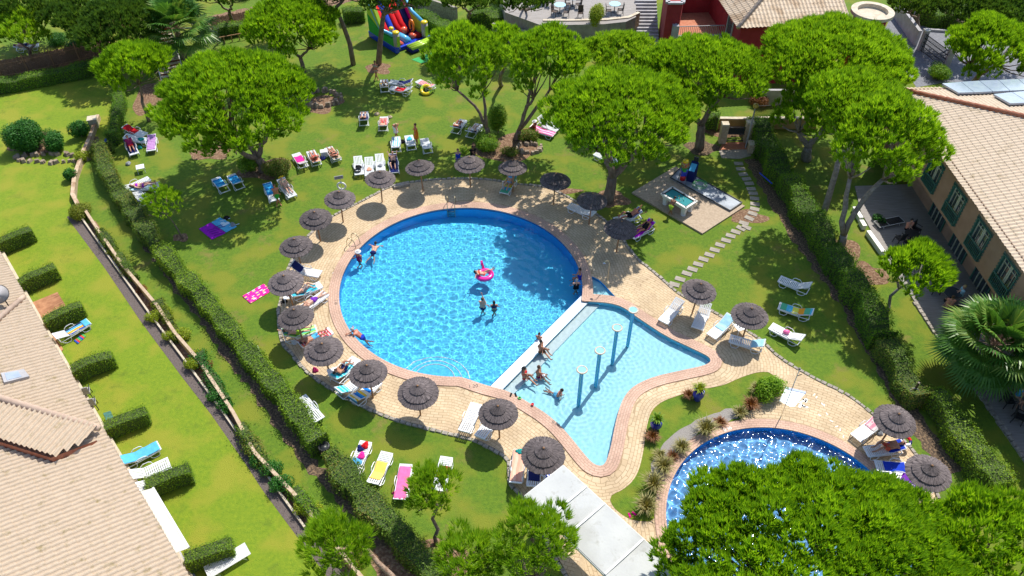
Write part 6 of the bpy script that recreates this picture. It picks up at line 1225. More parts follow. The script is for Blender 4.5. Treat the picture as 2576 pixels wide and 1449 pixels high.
# side tables
def side_table(px, label, r=.27, h=.42, material='white_plastic', z0=.03, name='side_table', group='small white side tables'):
    t = empty(name, g(px[0], px[1], z0), .4, label, 'table', group); mb = MB(); mb.box((0, 0, h), (2 * r, 2 * r, .03)); mb.build('tabletop', material, t)
    for sx in (-1, 1):
        for sy in (-1, 1): mb = MB(); mb.bar((sx * r * .75, sy * r * .75, h), (sx * r * .9, sy * r * .9, 0), .035, .035); mb.build('leg', material, t)
    return t
side_table((1858, 835), 'small white table with cups between the loungers with pale blue towels'); side_table((727, 757), 'small white table with red cups beside the polka dot towel parasol'); side_table((357, 432), 'small white table alone on the upper left lawn', z0=0); side_table((840, 948), 'white table with yellow bag beside the reader on the left deck')
for i, (x, y, m_, lab) in enumerate([(1855, 818, 'vinyl_black', 'black cup on the small table between pale blue towels'), (1862, 822, 'vinyl_navy', 'dark cup on the small table, right one'), (725, 744, 'vinyl_red', 'red cup on the small table by the polka dot towel')]):
    p = g(x, y, .47); mb = MB(); mb.lathe([(.03, 0), (.04, .11), (.035, .11), (.028, .02), (.001, .02)], n=12); tag(mb.build('cup', m_, loc=p), lab, 'cup')
# ground towels
def ground_towel(pxs, material, label, z=.02, wave=.012):
    q = [g(x, y, z) for x, y in pxs]; n = 14; vs = []; uv = []
    for i in range(n + 1):
        for j in range(n + 1):
            u, v = i / n, j / n; p = q[0] * (1 - u) * (1 - v) + q[1] * u * (1 - v) + q[2] * u * v + q[3] * (1 - u) * v; p = p + Vector((0, 0, wave * (math.sin(u * 9 + v * 3) * math.cos(v * 8) + 1))); vs.append(p); uv.append((u * 1.8, v))
    mb = MB(); o = q[0].copy(); mb.add([v - o for v in vs], [(i * (n + 1) + j, (i + 1) * (n + 1) + j, (i + 1) * (n + 1) + j + 1, i * (n + 1) + j + 1) for i in range(n) for j in range(n)], 0, uv); t = mb.build('beach_towel', material, None, True, loc=o); md = t.modifiers.new('t', 'SOLIDIFY'); md.thickness = .01; tag(t, label, 'towel', 'beach towels spread on the grass'); return t, q
def dot_mat(name, base, cols):
    m = bpy.data.materials.new(name); m.use_nodes = True; nt = m.node_tree; N = nt.nodes; L = nt.links; b = N['Principled BSDF']; b.inputs['Roughness'].default_value = .9; uv = N.new('ShaderNodeUVMap'); uv.uv_map = 'uv'; vo = N.new('ShaderNodeTexVoronoi'); vo.inputs['Scale'].default_value = 4.2; vo.inputs['Randomness'].default_value = .35; L.new(uv.outputs[0], vo.inputs[0])
    cr = N.new('ShaderNodeValToRGB'); cr.color_ramp.interpolation = 'CONSTANT'; e = cr.color_ramp.elements; e[0].color = sc_(cols[0]); e[1].position = 1 / len(cols); e[1].color = sc_(cols[1])
    for i in range(2, len(cols)): e.new(i / len(cols)).color = sc_(cols[i])
    sp = N.new('ShaderNodeSeparateXYZ'); L.new(vo.outputs['Color'], sp.inputs[0]); L.new(sp.outputs[0], cr.inputs[0]); lt = N.new('ShaderNodeMath'); lt.operation = 'LESS_THAN'; lt.inputs[1].default_value = .33; L.new(vo.outputs['Distance'], lt.inputs[0]); mx = N.new('ShaderNodeMixRGB'); L.new(lt.outputs[0], mx.inputs[0]); mx.inputs[1].default_value = sc_(base); L.new(cr.outputs[0], mx.inputs[2]); L.new(mx.outputs[0], b.inputs['Base Color']); MATS[name] = m
dot_mat('t_dots', (.85, .01, .3), [(.85, .7, .2), (.75, .8, .95), (.05, .1, .5), (.9, .75, .3), (.6, .01, .1)])
ground_towel([(609, 745), (630, 764), (683, 732), (664, 714)], 't_dots', 'pink beach towel with coloured polka dots')
ground_towel([(500, 576), (533, 603), (568, 586), (530, 560)], 'cloth_violet', 'violet beach towel with dark lettering beside the blue one'); ground_towel([(531, 560), (569, 585), (596, 570), (553, 547)], 'cloth_sky', 'blue beach towel with white heart print beside the violet one')
mat('print_dark', (.12, .005, .22), None, rough=.9); mat('print_white', (.6, .75, .85), None, rough=.9)
ta = R_(-32)
mb = MB()
for k, (x, y) in enumerate([(521, 580), (526, 584), (532, 588), (538, 592), (543, 575), (537, 572)]): p = g(x, y, .05); mb.bar(p, p + Vector((.55, .28, 0)), .05, .006)
tag(mb.build('towel_print', 'print_dark'), 'dark printed lines on the violet beach towel', 'print')
mb = MB(); p = g(565, 563, .052); h_ = [(0, -.28), (.3, .05), (.25, .2), (.1, .22), (0, .1), (-.1, .22), (-.25, .2), (-.3, .05)]; mb.add([(p.x + x, p.y + y, p.z) for x, y in h_], [tuple(range(8))])
for (x, y) in [(553, 556), (576, 570)]: q = g(x, y, .052); mb.bar(q, q + Vector((.6, .3, 0)), .05, .006)
tag(mb.build('towel_print', 'print_white'), 'white heart and lettering printed on the blue beach towel', 'print')
for (x, y, m_, lab) in [(570, 549, 'cloth_black', 'dark sandals and bag behind the blue beach towel'), (586, 566, 'cloth_grey', 'grey shoe pile right of the blue beach towel'), (323, 413, 'cloth_grey', 'grey bag on the grass left of the lone white table'), (268, 355, 'cloth_blue', 'blue sandals on the narrow path between hedges'), (352, 372, 'cloth_teal', 'dark teal bag between the two front left loungers'), (783, 402, 'cloth_beige', 'beige bag between the pink towel and red woman loungers'), (770, 418, 'cloth_white', 'white bag in front of the pink towel lounger'), (812, 400, 'cloth_navy', 'navy and red bag under the white cool box'), (948, 288, 'cloth_beige', 'beige hat on grass left of the red striped towel'), (980, 296, 'cloth_beige', 'beige bag on grass right of the red striped towel'), (1013, 357, 'cloth_black', 'black bag between the two standing women'), (793, 932, 'cloth_wine', 'wine red bag at the deck edge by the reader'), (716, 758, 'cloth_black', 'dark bag under the polka dot towel parasol'), (845, 935, 'cloth_yellow', 'bright yellow bag beside the reader'), (2213, 1090, 'cloth_grey', 'grey bag beneath the parasol by the hanging bin'), (742, 862, 'cloth_white', 'white helmet shaped bag behind the head of the sunbather in blue trunks')]:
    heap(g(x, y, .03), .2, .16, m_, lab, int(x) % 7, 'beach_bag', 'bag')
ground_towel([(186, 858), (205, 838), (217, 846), (196, 866)], 't_board', 'dark blue beach mat with red and green print in the left garden')
# swim rings, balls
def ring(px, R, r, mats_, label, z=.1, tilt=0, name='swim_ring'):
    p = g(px[0], px[1], z); mb = MB(); n, k = 28, 10; o = []
    for i in range(n):
        a = 2 * math.pi * i / n
        for j in range(k): b = 2 * math.pi * j / k; o.append(((R + r * math.cos(b)) * math.cos(a), (R + r * math.cos(b)) * math.sin(a), r * math.sin(b)))
    for i in range(n):
        mb.add([o[i * k + j] for j in range(k)] + [o[((i + 1) % n) * k + j] for j in range(k)], [(j, k + j, k + (j + 1) % k, (j + 1) % k) for j in range(k)], (i * len(mats_) * 2 // n) % len(mats_))
    t = mb.build(name, mats_, None, True, loc=p); t.rotation_euler = (tilt, 0, 0); return tag(t, label, 'swim ring', 'swim rings')
ring((1072, 226), .38, .13, ['vinyl_yellow', 'vinyl_yellow', 'vinyl_lime'], 'yellow green swim ring leaning on a lounger of the upper lawn', .3, .5); ring((2279, 1109), .22, .08, ['vinyl_red', 'vinyl_white', 'vinyl_navy'], 'red white and blue swim ring behind the sunbather in red trunks', .55, .2); ring((899, 428), .2, .06, ['vinyl_black'], 'black swim ring leaning on the left of three white loungers', .42)
mb = MB(); mb.ball((0, 0, 0), (.2, .15, .12), 16); tag(mb.build('inflatable_ball', 'vinyl_pink', None, True, loc=at(LO['a7'], .9, 0, .14)), 'pink inflatable ball resting on the lowest right lawn lounger', 'ball')
# flamingo float
fp = g(1219, 694, -.05); fl = empty('flamingo_float', fp, R_(20), 'hot pink flamingo shaped ring floating in the big pool', 'float'); mb = MB()
n, k = 32, 12
vs = [((.42 + .16 * math.cos(2 * math.pi * j / k)) * math.cos(2 * math.pi * i / n), (.38 + .16 * math.cos(2 * math.pi * j / k)) * math.sin(2 * math.pi * i / n), .08 + .15 * math.sin(2 * math.pi * j / k)) for i in range(n) for j in range(k)]
mb.add(vs, [(i * k + j, ((i + 1) % n) * k + j, ((i + 1) % n) * k + (j + 1) % k, i * k + (j + 1) % k) for i in range(n) for j in range(k)]); mb.build('ring', 'vinyl_hotpink', fl, True)
mb = MB(); mb.tube([(.1, .48, .1), (.08, .56, .35), (.04, .55, .62), (.0, .47, .78), (-.06, .38, .78), (-.1, .3, .68)], [.1, .07, .055, .055, .06, .035], 10); mb.ball((-.04, .43, .8), .075, 10); mb.build('neck', 'vinyl_hotpink', fl, True); mb = MB(); mb.tube([(-.1, .3, .68), (-.12, .25, .58)], [.03, .005], 8); mb.build('beak', 'vinyl_black', fl)
# water mushrooms
for i, (x, y, lab) in enumerate([(1579.5, 866, 'farthest from the pergola, nearest the empty loungers'), (1540.6, 911, 'second from the stepping stone side'), (1499, 968, 'third from the stepping stone side'), (1455.5, 1016, 'nearest the white pergola')]):
    b = g(x, y, -.1); b.z = -.42; t = empty('water_spout', b, 0, 'tall ring topped water spout, ' + lab, 'water spout', 'water spouts in the paddling pool'); mb = MB(); mb.lathe([(.09, 0), (.09, 2.85), (.13, 2.95), (.13, 3.0)], n=16)
    mb.build('column', 'kid_wall', t, True); mb = MB()
    for k in range(4): a = k * math.pi / 2 + .4; mb.tube([(.10 * math.cos(a), .10 * math.sin(a), .3), (.10 * math.cos(a), .10 * math.sin(a), 2.9)], .018, 6)
    mb.build('steel_strips', 'pool_wall', t); mb = MB(); mb.lathe([(.12, 2.97), (.26, 3.02), (.29, 3.06), (.27, 3.09), (.21, 3.09), (.205, 3.04), (.01, 3.03)], n=28); mb.build('bowl', 'cap_stone', t, True)
    mb = MB(); mb.lathe([(.208, 3.075), (.001, 3.076)], n=24); mb.build('bowl_water', 'kid_wall', t)
    for c in kids(t):
        if c.name.startswith(('column', 'steel')): c.cycles.is_caustics_receiver = True
# ladders
def ladder(px, rz, label):
    b = g(px[0], px[1], .06); t = empty('pool_ladder', b, rz, label, 'ladder', 'steel pool ladders')
    for s in (-.25, .25): mb = MB(); mb.tube([(s, .55, 0), (s, .5, .45), (s, .35, .7), (s, .15, .72), (s, -.05, .5), (s, -.12, 0), (s, -.14, -1.0)], .024, 8); mb.build('rail', 'gold_steel', t, True)
    for z in (-.25, -.5, -.75, -1.0): mb = MB(); mb.box((0, -.15, z), (.5, .12, .03)); mb.build('tread', 'steel', t)
    for c in kids(t): c.cycles.is_caustics_receiver = True
a = (PC - g(905, 630).to_2d()); ladder((897, 618), math.atan2(a.y, a.x) + math.pi / 2, 'steel pool ladder at the left edge beside two swimmers'); ladder((1135, 522), R_(0) , 'steel pool ladder at the far top edge of the big pool')
# showers
b = g(1526, 723, .03); t = empty('poolside_shower', b, 0, 'slim brass coloured shower pole at the blue footbath', 'shower'); mb = MB(); mb.tube([(0, 0, 0), (0, 0, 2.0), (-.08, 0, 2.12), (-.25, 0, 2.12), (-.3, 0, 2.02)], .022, 8); mb.build('pipe', 'gold_steel', t); mb = MB(); mb.lathe([(.02, .05), (.09, 0), (.001, 0)], (-.3, 0, 1.97), 14); mb.build('shower_head', 'steel', t)
b = g(1965, 1047, .03); t = empty('garden_pole', b, 0, 'thin tall grey pole with small arm rising from the paving by the mosaic pad', 'pole'); mb = MB(); mb.tube([(0, 0, 0), (0, 0, 3.7)], .022, 8); mb.build('shaft', 'steel', t); mb = MB(); mb.tube([(0, 0, 3.2), (.2, 0, 3.35)], .02, 6); mb.box((0, 0, 3.75), (.07, .07, .1)); mb.build('bracket', 'black_metal', t)
# lamp post
b = g(1875, 372); t = empty('globe_lamp', b, 0, 'grey garden lamp post with round amber globe beside the gate', 'lamp'); mb = MB(); mb.tube([(0, 0, 0), (0, 0, 3.3)], .05, 8); mb.build('post', 'grey_plaster', t); mat('amber_globe', (.55, .38, .08), None, rough=.25); mb = MB(); mb.ball((0, 0, 3.5), .2, 16); mb.build('globe', 'amber_globe', t, True)
b = g(2290, 62); t = empty('street_lamp', b, 0, 'tall thin grey lamp post beside the driveway hedge', 'lamp'); mb = MB(); mb.tube([(0, 0, 0), (0, 0, 4.5)], .05, 8); mb.build('post', 'grey_plaster', t); mb = MB(); mb.ball((0, 0, 4.6), .18, 12); mb.build('globe', 'white_paint', t)
# lifebuoy stand
b = g(864, 492); t = empty('lifebuoy_stand', b, 0, 'lifebuoy stand with white ring and grey notice board', 'lifebuoy'); mb = MB(); mb.tube([(0, 0, 0), (0, 0, 1.35)], .03, 8); mb.build('post', 'steel', t); mb = MB(); mb.box((-.1, 0, 1.5), (.6, .03, .26), R_(18)); s_ = mb.build('notice_board', 'grey_plaster', t); mb = MB(); mb.tube([(.27 * math.cos(a * .35), -.06, .85 + .27 * math.sin(a * .35)) for a in range(18)], .065, 8, closed=True); mb.build('lifebuoy_ring', 'white_paint', t, True)
mb = MB()
for z in (1.56, 1.5, 1.44): mb.box((-.1, -.02, z), (.45, .01, .012), R_(18))
mb.build('lettering', 'black_metal', s_)
def bin_(px, label, h=.75, post=False):
    t = empty('litter_bin', g(*px), 0, label, 'bin', 'black litter bins'); z0 = .5 if post else 0; mb = MB(); mb.lathe([(.22, z0), (.26, z0 + h)], n=14); mb.build('body', 'black_plastic', t, True); mb = MB()
    for k in range(14): a = k * 6.283 / 14; mb.box((.27 * math.cos(a), .27 * math.sin(a), z0 + h / 2 + .02), (.02, .08, h), a)
    mb.build('slats', 'black_metal', t); mb = MB(); mb.tube([(.24 * math.cos(a * .3), .24 * math.sin(a * .3), z0 + h + .01) for a in range(21)], .028, 6, closed=True); mb.build('bag_rim', 'grey_plaster' if post else 'black_plastic', t)
    if post: mb = MB(); mb.tube([(.1, .25, 0), (.1, .25, 1.4)], .06, 8); mb.build('post', 'dark_wood', t)
bin_((821, 1145), 'black slatted litter bin at the end of the mixed hedge'); bin_((2287, 1015), 'black litter bin hanging on a post at the right hedge', .45, True)
# small things at the pool edge
def sandals(px, material, label, rz=0, z=.08):
    p = g(px[0], px[1], z)
    for k, s in enumerate((-.09, .09)):
        mb = MB(); mb.box((0, 0, .012), (.09, .24, .022), 0); mb.tube([(-.04, .03, .02), (0, .09, .05), (.04, .03, .02)], .008, 5); o = mb.build('sandal', material, None, False, loc=p + Vector((s * math.cos(rz) * 1.4, s * math.sin(rz), 0))); o.rotation_euler = (0, 0, rz + s * 3); tag(o, ('left' if k == 0 else 'right') + ' ' + label, 'sandal', 'pairs of sandals')
sandals(C3(945, 985), 'cloth_magenta', 'magenta sandal of the pair on the island grass', .5, .03); sandals(C3(50, 82), 'cloth_black', 'black sandal of the pair on the pool coping'); sandals(C3(85, 660), 'cloth_brown', 'brown sandal near the salmon towel', 1.0, .03)
mb = MB(); mb.tube([(.07 * math.cos(a * .52), .07 * math.sin(a * .52), .03) for a in range(12)], .03, 8, closed=True); tag(mb.build('toy_ring', 'vinyl_green', None, True, loc=g(*C3(97, 108), .08)), 'small green toy ring on the pool coping', 'toy')
mb = MB(); mb.lathe([(.05, 0), (.08, .1), (.07, .1), (.04, .02), (.001, .02)], n=14); tag(mb.build('toy_bucket', 'vinyl_red', None, True, loc=g(*C3(195, 160), .08)), 'small red toy bucket on the pool coping', 'toy')
mb = MB(); mb.box((0, 0, .2), (.5, .35, .38), .2); mb.box((0, 0, .41), (.54, .39, .05), .2); tag(mb.build('cool_box', 'white_plastic', loc=g(817, 392)), 'white cool box between the red woman and the sunbather', 'cool box')
mb = MB(); mb.tube([g(1911, 435, .6), g(1925, 447, .6), g(1942, 462, .6)], .045, 8); tag(mb.build('pool_noodle', 'vinyl_blue'), 'blue foam noodle lying on the dark right hedge', 'pool noodle')
mb = MB(); a, b = g(648, 870, .4), g(662, 905, .1); mb.tube([a, (a + b) / 2, b], .04, 6); tag(mb.build('garden_stake', 'grey_plaster'), 'grey stake leaning on the mixed hedge left of the parasol shadows', 'stake')
mb = MB(); a, b = g(990, 470, .12), g(1030, 461, .12); mb.bar(a, b, .35, .18); tag(mb.build('stone_slab', 'stone_kerb'), 'grey stone slab lying at the deck edge behind the shaded parasol', 'slab')
P = [g(*p) for p in (T('C1', 780, 222), T('C1', 835, 205), T('C1', 860, 255), T('C1', 803, 280))]; mb = MB(); mb.prism(P, 0, .03); tag(mb.build('drain_cover', 'green_frame'), 'green square drain cover in the left garden grass', 'cover')
P = [(1690, 1), (0, 0)]
# garden chairs (grey) by the tiled house
def chair(px, rz, label, material='black_plastic', sm='grey_plaster', z0=0, group='garden chairs'):
    t = empty('garden_chair', g(px[0], px[1], z0), rz, label, 'chair', group); mb = MB(); mb.box((0, 0, .43), (.46, .46, .05)); mb.build('seat', sm, t); mb = MB(); mb.box((0, .24, .72), (.46, .04, .55), rx=-.12); mb.build('backrest', sm, t)
    for sx in (-1, 1):
        for sy in (-1, 1): mb = MB(); mb.bar((sx * .2, sy * .2, .42), (sx * .23, sy * .24, 0), .035, .035); mb.build('leg', material, t)
        mb = MB(); mb.bar((sx * .24, -.2, .63), (sx * .24, .24, .66), .04, .03); mb.build('armrest', material, t)
    return t
chair((222, 998), R_(205), 'dark garden chair by the tiled roof edge, upper of two'); chair((236, 1026), R_(205), 'dark garden chair by the tiled roof edge, lower of two')
for i, (x, y, rz, lab) in enumerate([(2350, 735, 90, 'black chair left of the seated terrace couple'), (2365, 720, 60, 'black chair behind the seated terrace couple'), (2395, 790, 180, 'black chair nearest the palm fronds on the terrace'), (2300, 590, 40, 'dark chair at the upper terrace table'), (2258, 612, 200, 'dark chair at the upper terrace table, nearer side'), (2530, 1020, 90, 'black chair on the terrace right of the big palm'), (2555, 1060, 60, 'black chair at the right frame edge of the terrace')]): chair((x, y), R_(rz), lab, 'black_metal', 'black_plastic', .07)
def table(px, r, label, m1, m2, z0=.07, h=.74):
    t = empty('round_table', g(px[0], px[1], z0), 0, label, 'table', 'outdoor tables'); mb = MB(); mb.lathe([(r, h - .03), (r, h), (.001, h)], n=26); mb.build('tabletop', m1, t); mb = MB(); mb.tube([(0, 0, 0), (0, 0, h - .03)], .04, 8); mb.build('pedestal', m2, t)
    mb = MB(); mb.lathe([(.25, 0), (.22, .03), (.001, .03)], n=16); mb.build('foot', m2, t)
table((2385, 758), .5, 'round glass table of the seated terrace couple', 'glass_dark', 'black_metal'); table((2285, 610), .45, 'dark round table on the upper house terrace', 'black_plastic', 'black_metal')
for i, (x, y, lab) in enumerate([(1365, 8, 'pale blue round cafe table left of the brick planter'), (1408, 32, 'pale blue round cafe table nearest the stone wall'), (1440, 14, 'pale blue round cafe table in the middle of the terrace'), (1545, 30, 'pale blue round cafe table near the villa steps')]): table((x, y), .5, lab, 'vinyl_paleblue', 'black_metal', 2.19)
for i, (x, y, rz) in enumerate([(1350, 14, 90), (1380, 16, -90), (1395, 40, 60), (1424, 42, -90), (1428, 22, 100), (1455, 22, -80), (1460, 44, 0), (1530, 38, 90), (1560, 36, -90)]): chair((x, y), R_(rz), 'dark cafe chair on the stone walled terrace, %s from the left' % ['first', 'second', 'third', 'fourth', 'fifth', 'sixth', 'seventh', 'eighth', 'ninth'][i], 'black_metal', 'dark_wood', 2.19, 'cafe terrace chairs')
mb = MB(); mb.lathe([(.9, 0), (1.0, .5), (.85, .5), (.8, .35), (.01, .35)], n=24); tag(mb.build('brick_planter', 'terracotta', loc=g(1318, 44, 0)), 'round brick planter around the dark terrace pine', 'planter')
# pool table corner
pf = [g(*p) for p in ((1589, 487.4), (1766.4, 590.7), (1873, 521.5), (1699, 421.6))]; mb = MB(); mb.prism(pf, 0, .12); mat('deck_plank', (.36, .27, .19), (.46, .36, .26), 2.5, .75, .4, 6, stretch=(3, 3, 1)); o = mb.build('game_deck', 'deck_plank'); tag(o, 'square timber deck under the blue pool table', 'deck')
mf = [g(*p, .13) for p in ((1686, 449), (1836, 532), (1866, 512), (1712, 424))]; mat('mat_grey', (.22, .25, .30), (.42, .46, .52), 1.1, .6, .1, 20); mb = MB(); mb.prism([(p.x, p.y) for p in mf], .12, .20); tag(mb.build('bowling_mat', 'mat_grey'), 'long grey rubber mat beside the pool table', 'mat')
mb = MB()
for p, q in zip(mf, mf[1:] + mf[:1]): mb.bar((p.x, p.y, .22), (q.x, q.y, .22), .06, .06)
tag(mb.build('mat_frame', 'black_metal'), 'thin dark frame round the long grey mat', 'frame')
q = [g(*p, .92) for p in ((1690.6, 469), (1661.5, 487.4), (1725.6, 525.7), (1756.5, 506.6))]; c = sum(q, Vector()) / 4; ex = (q[2] - q[1]).normalized(); L_ = (q[2] - q[1]).length; Wd = (q[1] - q[0]).length; pt = empty('pool_table', (c.x, c.y, .12), math.atan2(ex.y, ex.x), 'outdoor pool table with white body and blue green cloth', 'pool table')
mb = MB(); mb.box((0, 0, .76), (L_ - .16, Wd - .16, .03)); mb.build('cloth', 'green_felt', pt); mb = MB()
for s in (-1, 1): mb.box((0, s * (Wd / 2 - .06), .77), (L_, .13, .12)); mb.box((s * (L_ / 2 - .06), 0, .77), (.13, Wd - .27, .12))
mb.box((0, 0, .62), (L_ * .9, Wd * .85, .2), taper=1.04); mb.build('body', 'white_paint', pt); mb = MB()
for s in (-1, 1): mb.box((0, s * (Wd / 2 - .15), .80), (L_ - .3, .06, .05)); mb.box((s * (L_ / 2 - .15), 0, .80), (.06, Wd - .36, .05))
mb.build('cushion', 'black_plastic', pt)
for sx in (-1, 0, 1):
    for sy in (-1, 1): mb = MB(); mb.lathe([(.07, 0), (.001, 0)], (sx * (L_ / 2 - .11), sy * (Wd / 2 - .11), .834), 12); mb.build('pocket', 'black_plastic', pt)
for sx in (-1, 1):
    for sy in (-1, 1): mb = MB(); mb.box((sx * (L_ * .36), sy * Wd * .28, .3), (.26, .2, .55), taper=1.25); mb.lathe([(.17, 0), (.15, .05), (.001, .05)], (sx * L_ * .36, sy * Wd * .28, .0), 12); mb.build('leg', 'white_paint', pt)
mb = MB(); a = Vector((-.35, -.05, .83)); 
for i, (x, y) in enumerate([(.25, .1), (.1, -.08), (-.1, .12), (.42, -.05)]): mb = MB(); mb.ball((0, 0, 0), .03, 8); o = mb.build('billiard_ball', ['vinyl_white', 'vinyl_red', 'vinyl_yellow', 'vinyl_black'][i], None, True, loc=Vector((c.x, c.y, .93)) + ex * x + Vector((-ex.y, ex.x, 0)) * y); tag(o, ['white', 'red', 'yellow', 'black'][i] + ' billiard ball on the blue green cloth', 'ball', 'billiard balls')
b = g(1716, 456, .2); t = empty('gumball_machine', b, 0, 'colourful round topped toy dispenser on thin legs', 'toy dispenser'); mb = MB(); mb.lathe([(.2, .15), (.2, .55)], n=14); mb.build('base', 'vinyl_red', t, True); mb = MB(); mb.box((0, 0, .75), (.42, .38, .4)); mb.build('body', 'vinyl_blue', t); mb = MB(); mb.box((0, -.2, .98), (.2, .04, .12)); mb.lathe([(.17, .95), (.2, 1.1), (.15, 1.15)], n=14); mb.build('collar', 'vinyl_green', t); mb = MB(); mb.ball((0, 0, 1.42), .3, 16); mat('globe_balls', (.5, .05, .03), (.2, .35, .12), 9, .15); mb.build('globe', 'globe_balls', t, True); mb = MB(); mb.lathe([(.22, 1.62), (.2, 1.74), (.001, 1.76)], n=14); mb.build('cap', 'vinyl_yellow', t, True)
for k in range(4): a = k * 1.57 + .5; mb = MB(); mb.tube([(.28 * math.cos(a), .28 * math.sin(a), .8), (.42 * math.cos(a), .42 * math.sin(a), 0)], .014, 5); mb.build('leg', 'black_metal', t)
b = g(1738, 452, .2); t = empty('arcade_cabinet', b, R_(-30), 'small dark blue arcade cabinet with slanted panel', 'arcade cabinet'); mb = MB(); mb.add([(-.25, -.3, 0), (.25, -.3, 0), (.25, .3, 0), (-.25, .3, 0), (-.25, -.35, .85), (.25, -.35, .85), (.25, .3, 1.35), (-.25, .3, 1.35)], [(0, 3, 2, 1), (4, 5, 6, 7), (0, 1, 5, 4), (1, 2, 6, 5), (2, 3, 7, 6), (3, 0, 4, 7)]); mb.build('body', 'cloth_navy', t); mb = MB(); mb.add([(-.2, -.3, .9), (.2, -.3, .9), (.2, .15, 1.245), (-.2, .15, 1.245)], [(0, 1, 2, 3)]); mb.build('panel', 'vinyl_sky', t); mb = MB(); mb.box((0, .38, 1.3), (.3, .12, .7)); mb.build('header', 'black_plastic', t)
for i in range(1): 
    b = g(1760, 466, .22); mb = MB(); pts = []
    for k in range(110): a = k * .25; r = .42 + .1 * math.sin(k * .11) ; pts.append((r * math.cos(a), r * math.sin(a) * .95, .02 + .0016 * k))
    tag(mb.tube(pts, .014, 5) or mb.build('garden_hose', 'vinyl_green', loc=b), 'coiled green garden hose lying on the grey mat', 'hose')
# bouncy castle
cA, cB, cC = g(997, 137), g(1084, 104), g(920, 95); ex = Vector((cB.x - cA.x, cB.y - cA.y, 0)); Wc = ex.length; ex.normalize(); ey = Vector((-ex.y, ex.x, 0)); Dc = (cC - cA).dot(ey)
bc = empty('bouncy_castle', cA, math.atan2(ex.y, ex.x), 'inflatable bouncy castle with red and blue slide and yellow topped columns', 'bouncy castle')
def pad(name, material, boxes, bev=.08):
    mb = MB()
    for c_, d_, r_ in boxes: mb.box(c_, d_, 0, 0, 0, 1, r_)
    o = mb.build(name, material, bc); md = o.modifiers.new('b', 'BEVEL'); md.width = bev; md.segments = 3; return o
W2, D2 = Wc, min(Dc, 4.9)
pad('base_tube', 'vinyl_blue', [((.2, D2 / 2, .28), (.42, D2, .55), 0), ((W2 - .2, D2 / 2, .28), (.42, D2, .55), 0), ((W2 / 2, D2 - .2, .28), (W2 - .8, .42, .55), 0)])
pad('floor', 'vinyl_blue', [((W2 / 2, D2 / 2 - .1, .2), (W2 - .8, D2 - .6, .36), 0)])
mb = MB()
def side(mb, x0, x1, poly):
    n = len(poly); mb.add([(x0, y, z) for y, z in poly] + [(x1, y, z) for y, z in poly], [tuple(reversed(range(n))), tuple(n + i for i in range(n))] + [(i, (i + 1) % n, n + (i + 1) % n, n + i) for i in range(n)])
side(mb, .03, .38, [(.35, .5), (D2 - .1, .5), (D2 - .1, 2.2), (D2 * .5, 1.1), (.35, 1.3)]); o = mb.build('side_panel', 'cloth_green', bc); md = o.modifiers.new('b', 'BEVEL'); md.width = .06; md.segments = 2
mb = MB(); side(mb, .06, .34, [(D2 * .45, 1.12), (D2 - .15, 2.18), (D2 - .15, 3.7), (D2 * .75, 3.4)]); o = mb.build('side_panel', 'vinyl_lime', bc)
mb = MB(); side(mb, .38, .42, [(.4, .55), (1.6, .55), (1.6, 1.25), (.4, 1.25)]); side(mb, W2 - .42, W2 - .38, [(1.7, .55), (D2 - .1, .55), (D2 - .1, 3.4), (D2 * .6, 2.1)]); mb.build('inner_panel', 'cloth_magenta', bc)
mb = MB(); side(mb, W2 - .38, W2 - .03, [(.35, .5), (D2 - .1, .5), (D2 - .1, 3.6), (D2 * .55, 2.0), (.35, 1.5)]); o = mb.build('side_panel', 'cloth_lime', bc)
mb = MB()
for x in (.2, W2 - .2): mb.tube([(x, D2 - .15, 3.75), (x, D2 * .55, 2.0 if x > 1 else 1.3), (x, .4, 1.5)], .17, 10)
mb.build('rim_tube', 'vinyl_sky', bc, True)
ns = 5; sw = (W2 - .84) / ns
for k in range(ns):
    mb = MB(); x = .42 + sw * (k + .5); mb.tube([(x, D2 * .42, .5), (x, D2 * .62, 1.1), (x, D2 * .9, 2.7)], sw * .56, 10); mb.build('slide_lane', ['cloth_red', 'cloth_blue', 'cloth_red', 'cloth_red', 'cloth_navy'][k], bc, True)
mb = MB(); mb.box((W2 / 2, D2 - .1, 2.9), (W2 * .8, .35, 1.1)); mb.build('back_wall', 'cloth_navy', bc)
for x, y, r, h in ((.35, .3, .28, 1.75), (W2 - .35, .3, .28, 1.75), (.75, 1.6, .2, 1.5)):
    mb = MB(); mb.lathe([(r, .3), (r * 1.05, h * .6), (r, h)], (x, y, 0), 18); p_ = mb.build('column', 'grey_plaster', bc, True); mb = MB(); mb.ball((x, y, h + .02), (r * 1.08, r * 1.08, .16), 16); mb.build('column_cap', 'vinyl_yellow', bc, True); mb = MB(); mb.box((x, y - r - .01, h * .6), (r * 1.1, .03, h * .5)); mb.build('picture_patch', 'cloth_lime', p_)
mb = MB(); mb.tube([(W2 * .45, 2.1, .5), (W2 * .45, .5, .5)], .32, 12); mb.build('roll', 'vinyl_sky', bc, True); mb = MB(); mb.tube([(W2 * .24, 1.6, .42), (W2 * .24, .45, .42)], .26, 12); mb.build('roll', 'vinyl_coral', bc, True)
mb = MB(); mb.ball((W2 * .6, 1.9, .75), (.38, .3, .35), 14); mb.tube([(W2 * .68, 1.3, .5), (W2 * .68, .7, .5)], .26, 10); mb.build('bump', 'vinyl_coral', bc, True); mb = MB(); mb.tube([(W2 * .78, 1.6 + .28 * math.cos(a * .45), 1.1 + .5 * math.sin(a * .45)) for a in range(14)], .11, 8, closed=True); mb.build('hoop', 'vinyl_orange', bc, True); mb = MB(); mb.tube([(W2 * .8, 1.1, .5), (W2 * .8, .5, .5)], .25, 10); mb.build('roll', 'cloth_dark_red', bc, True)
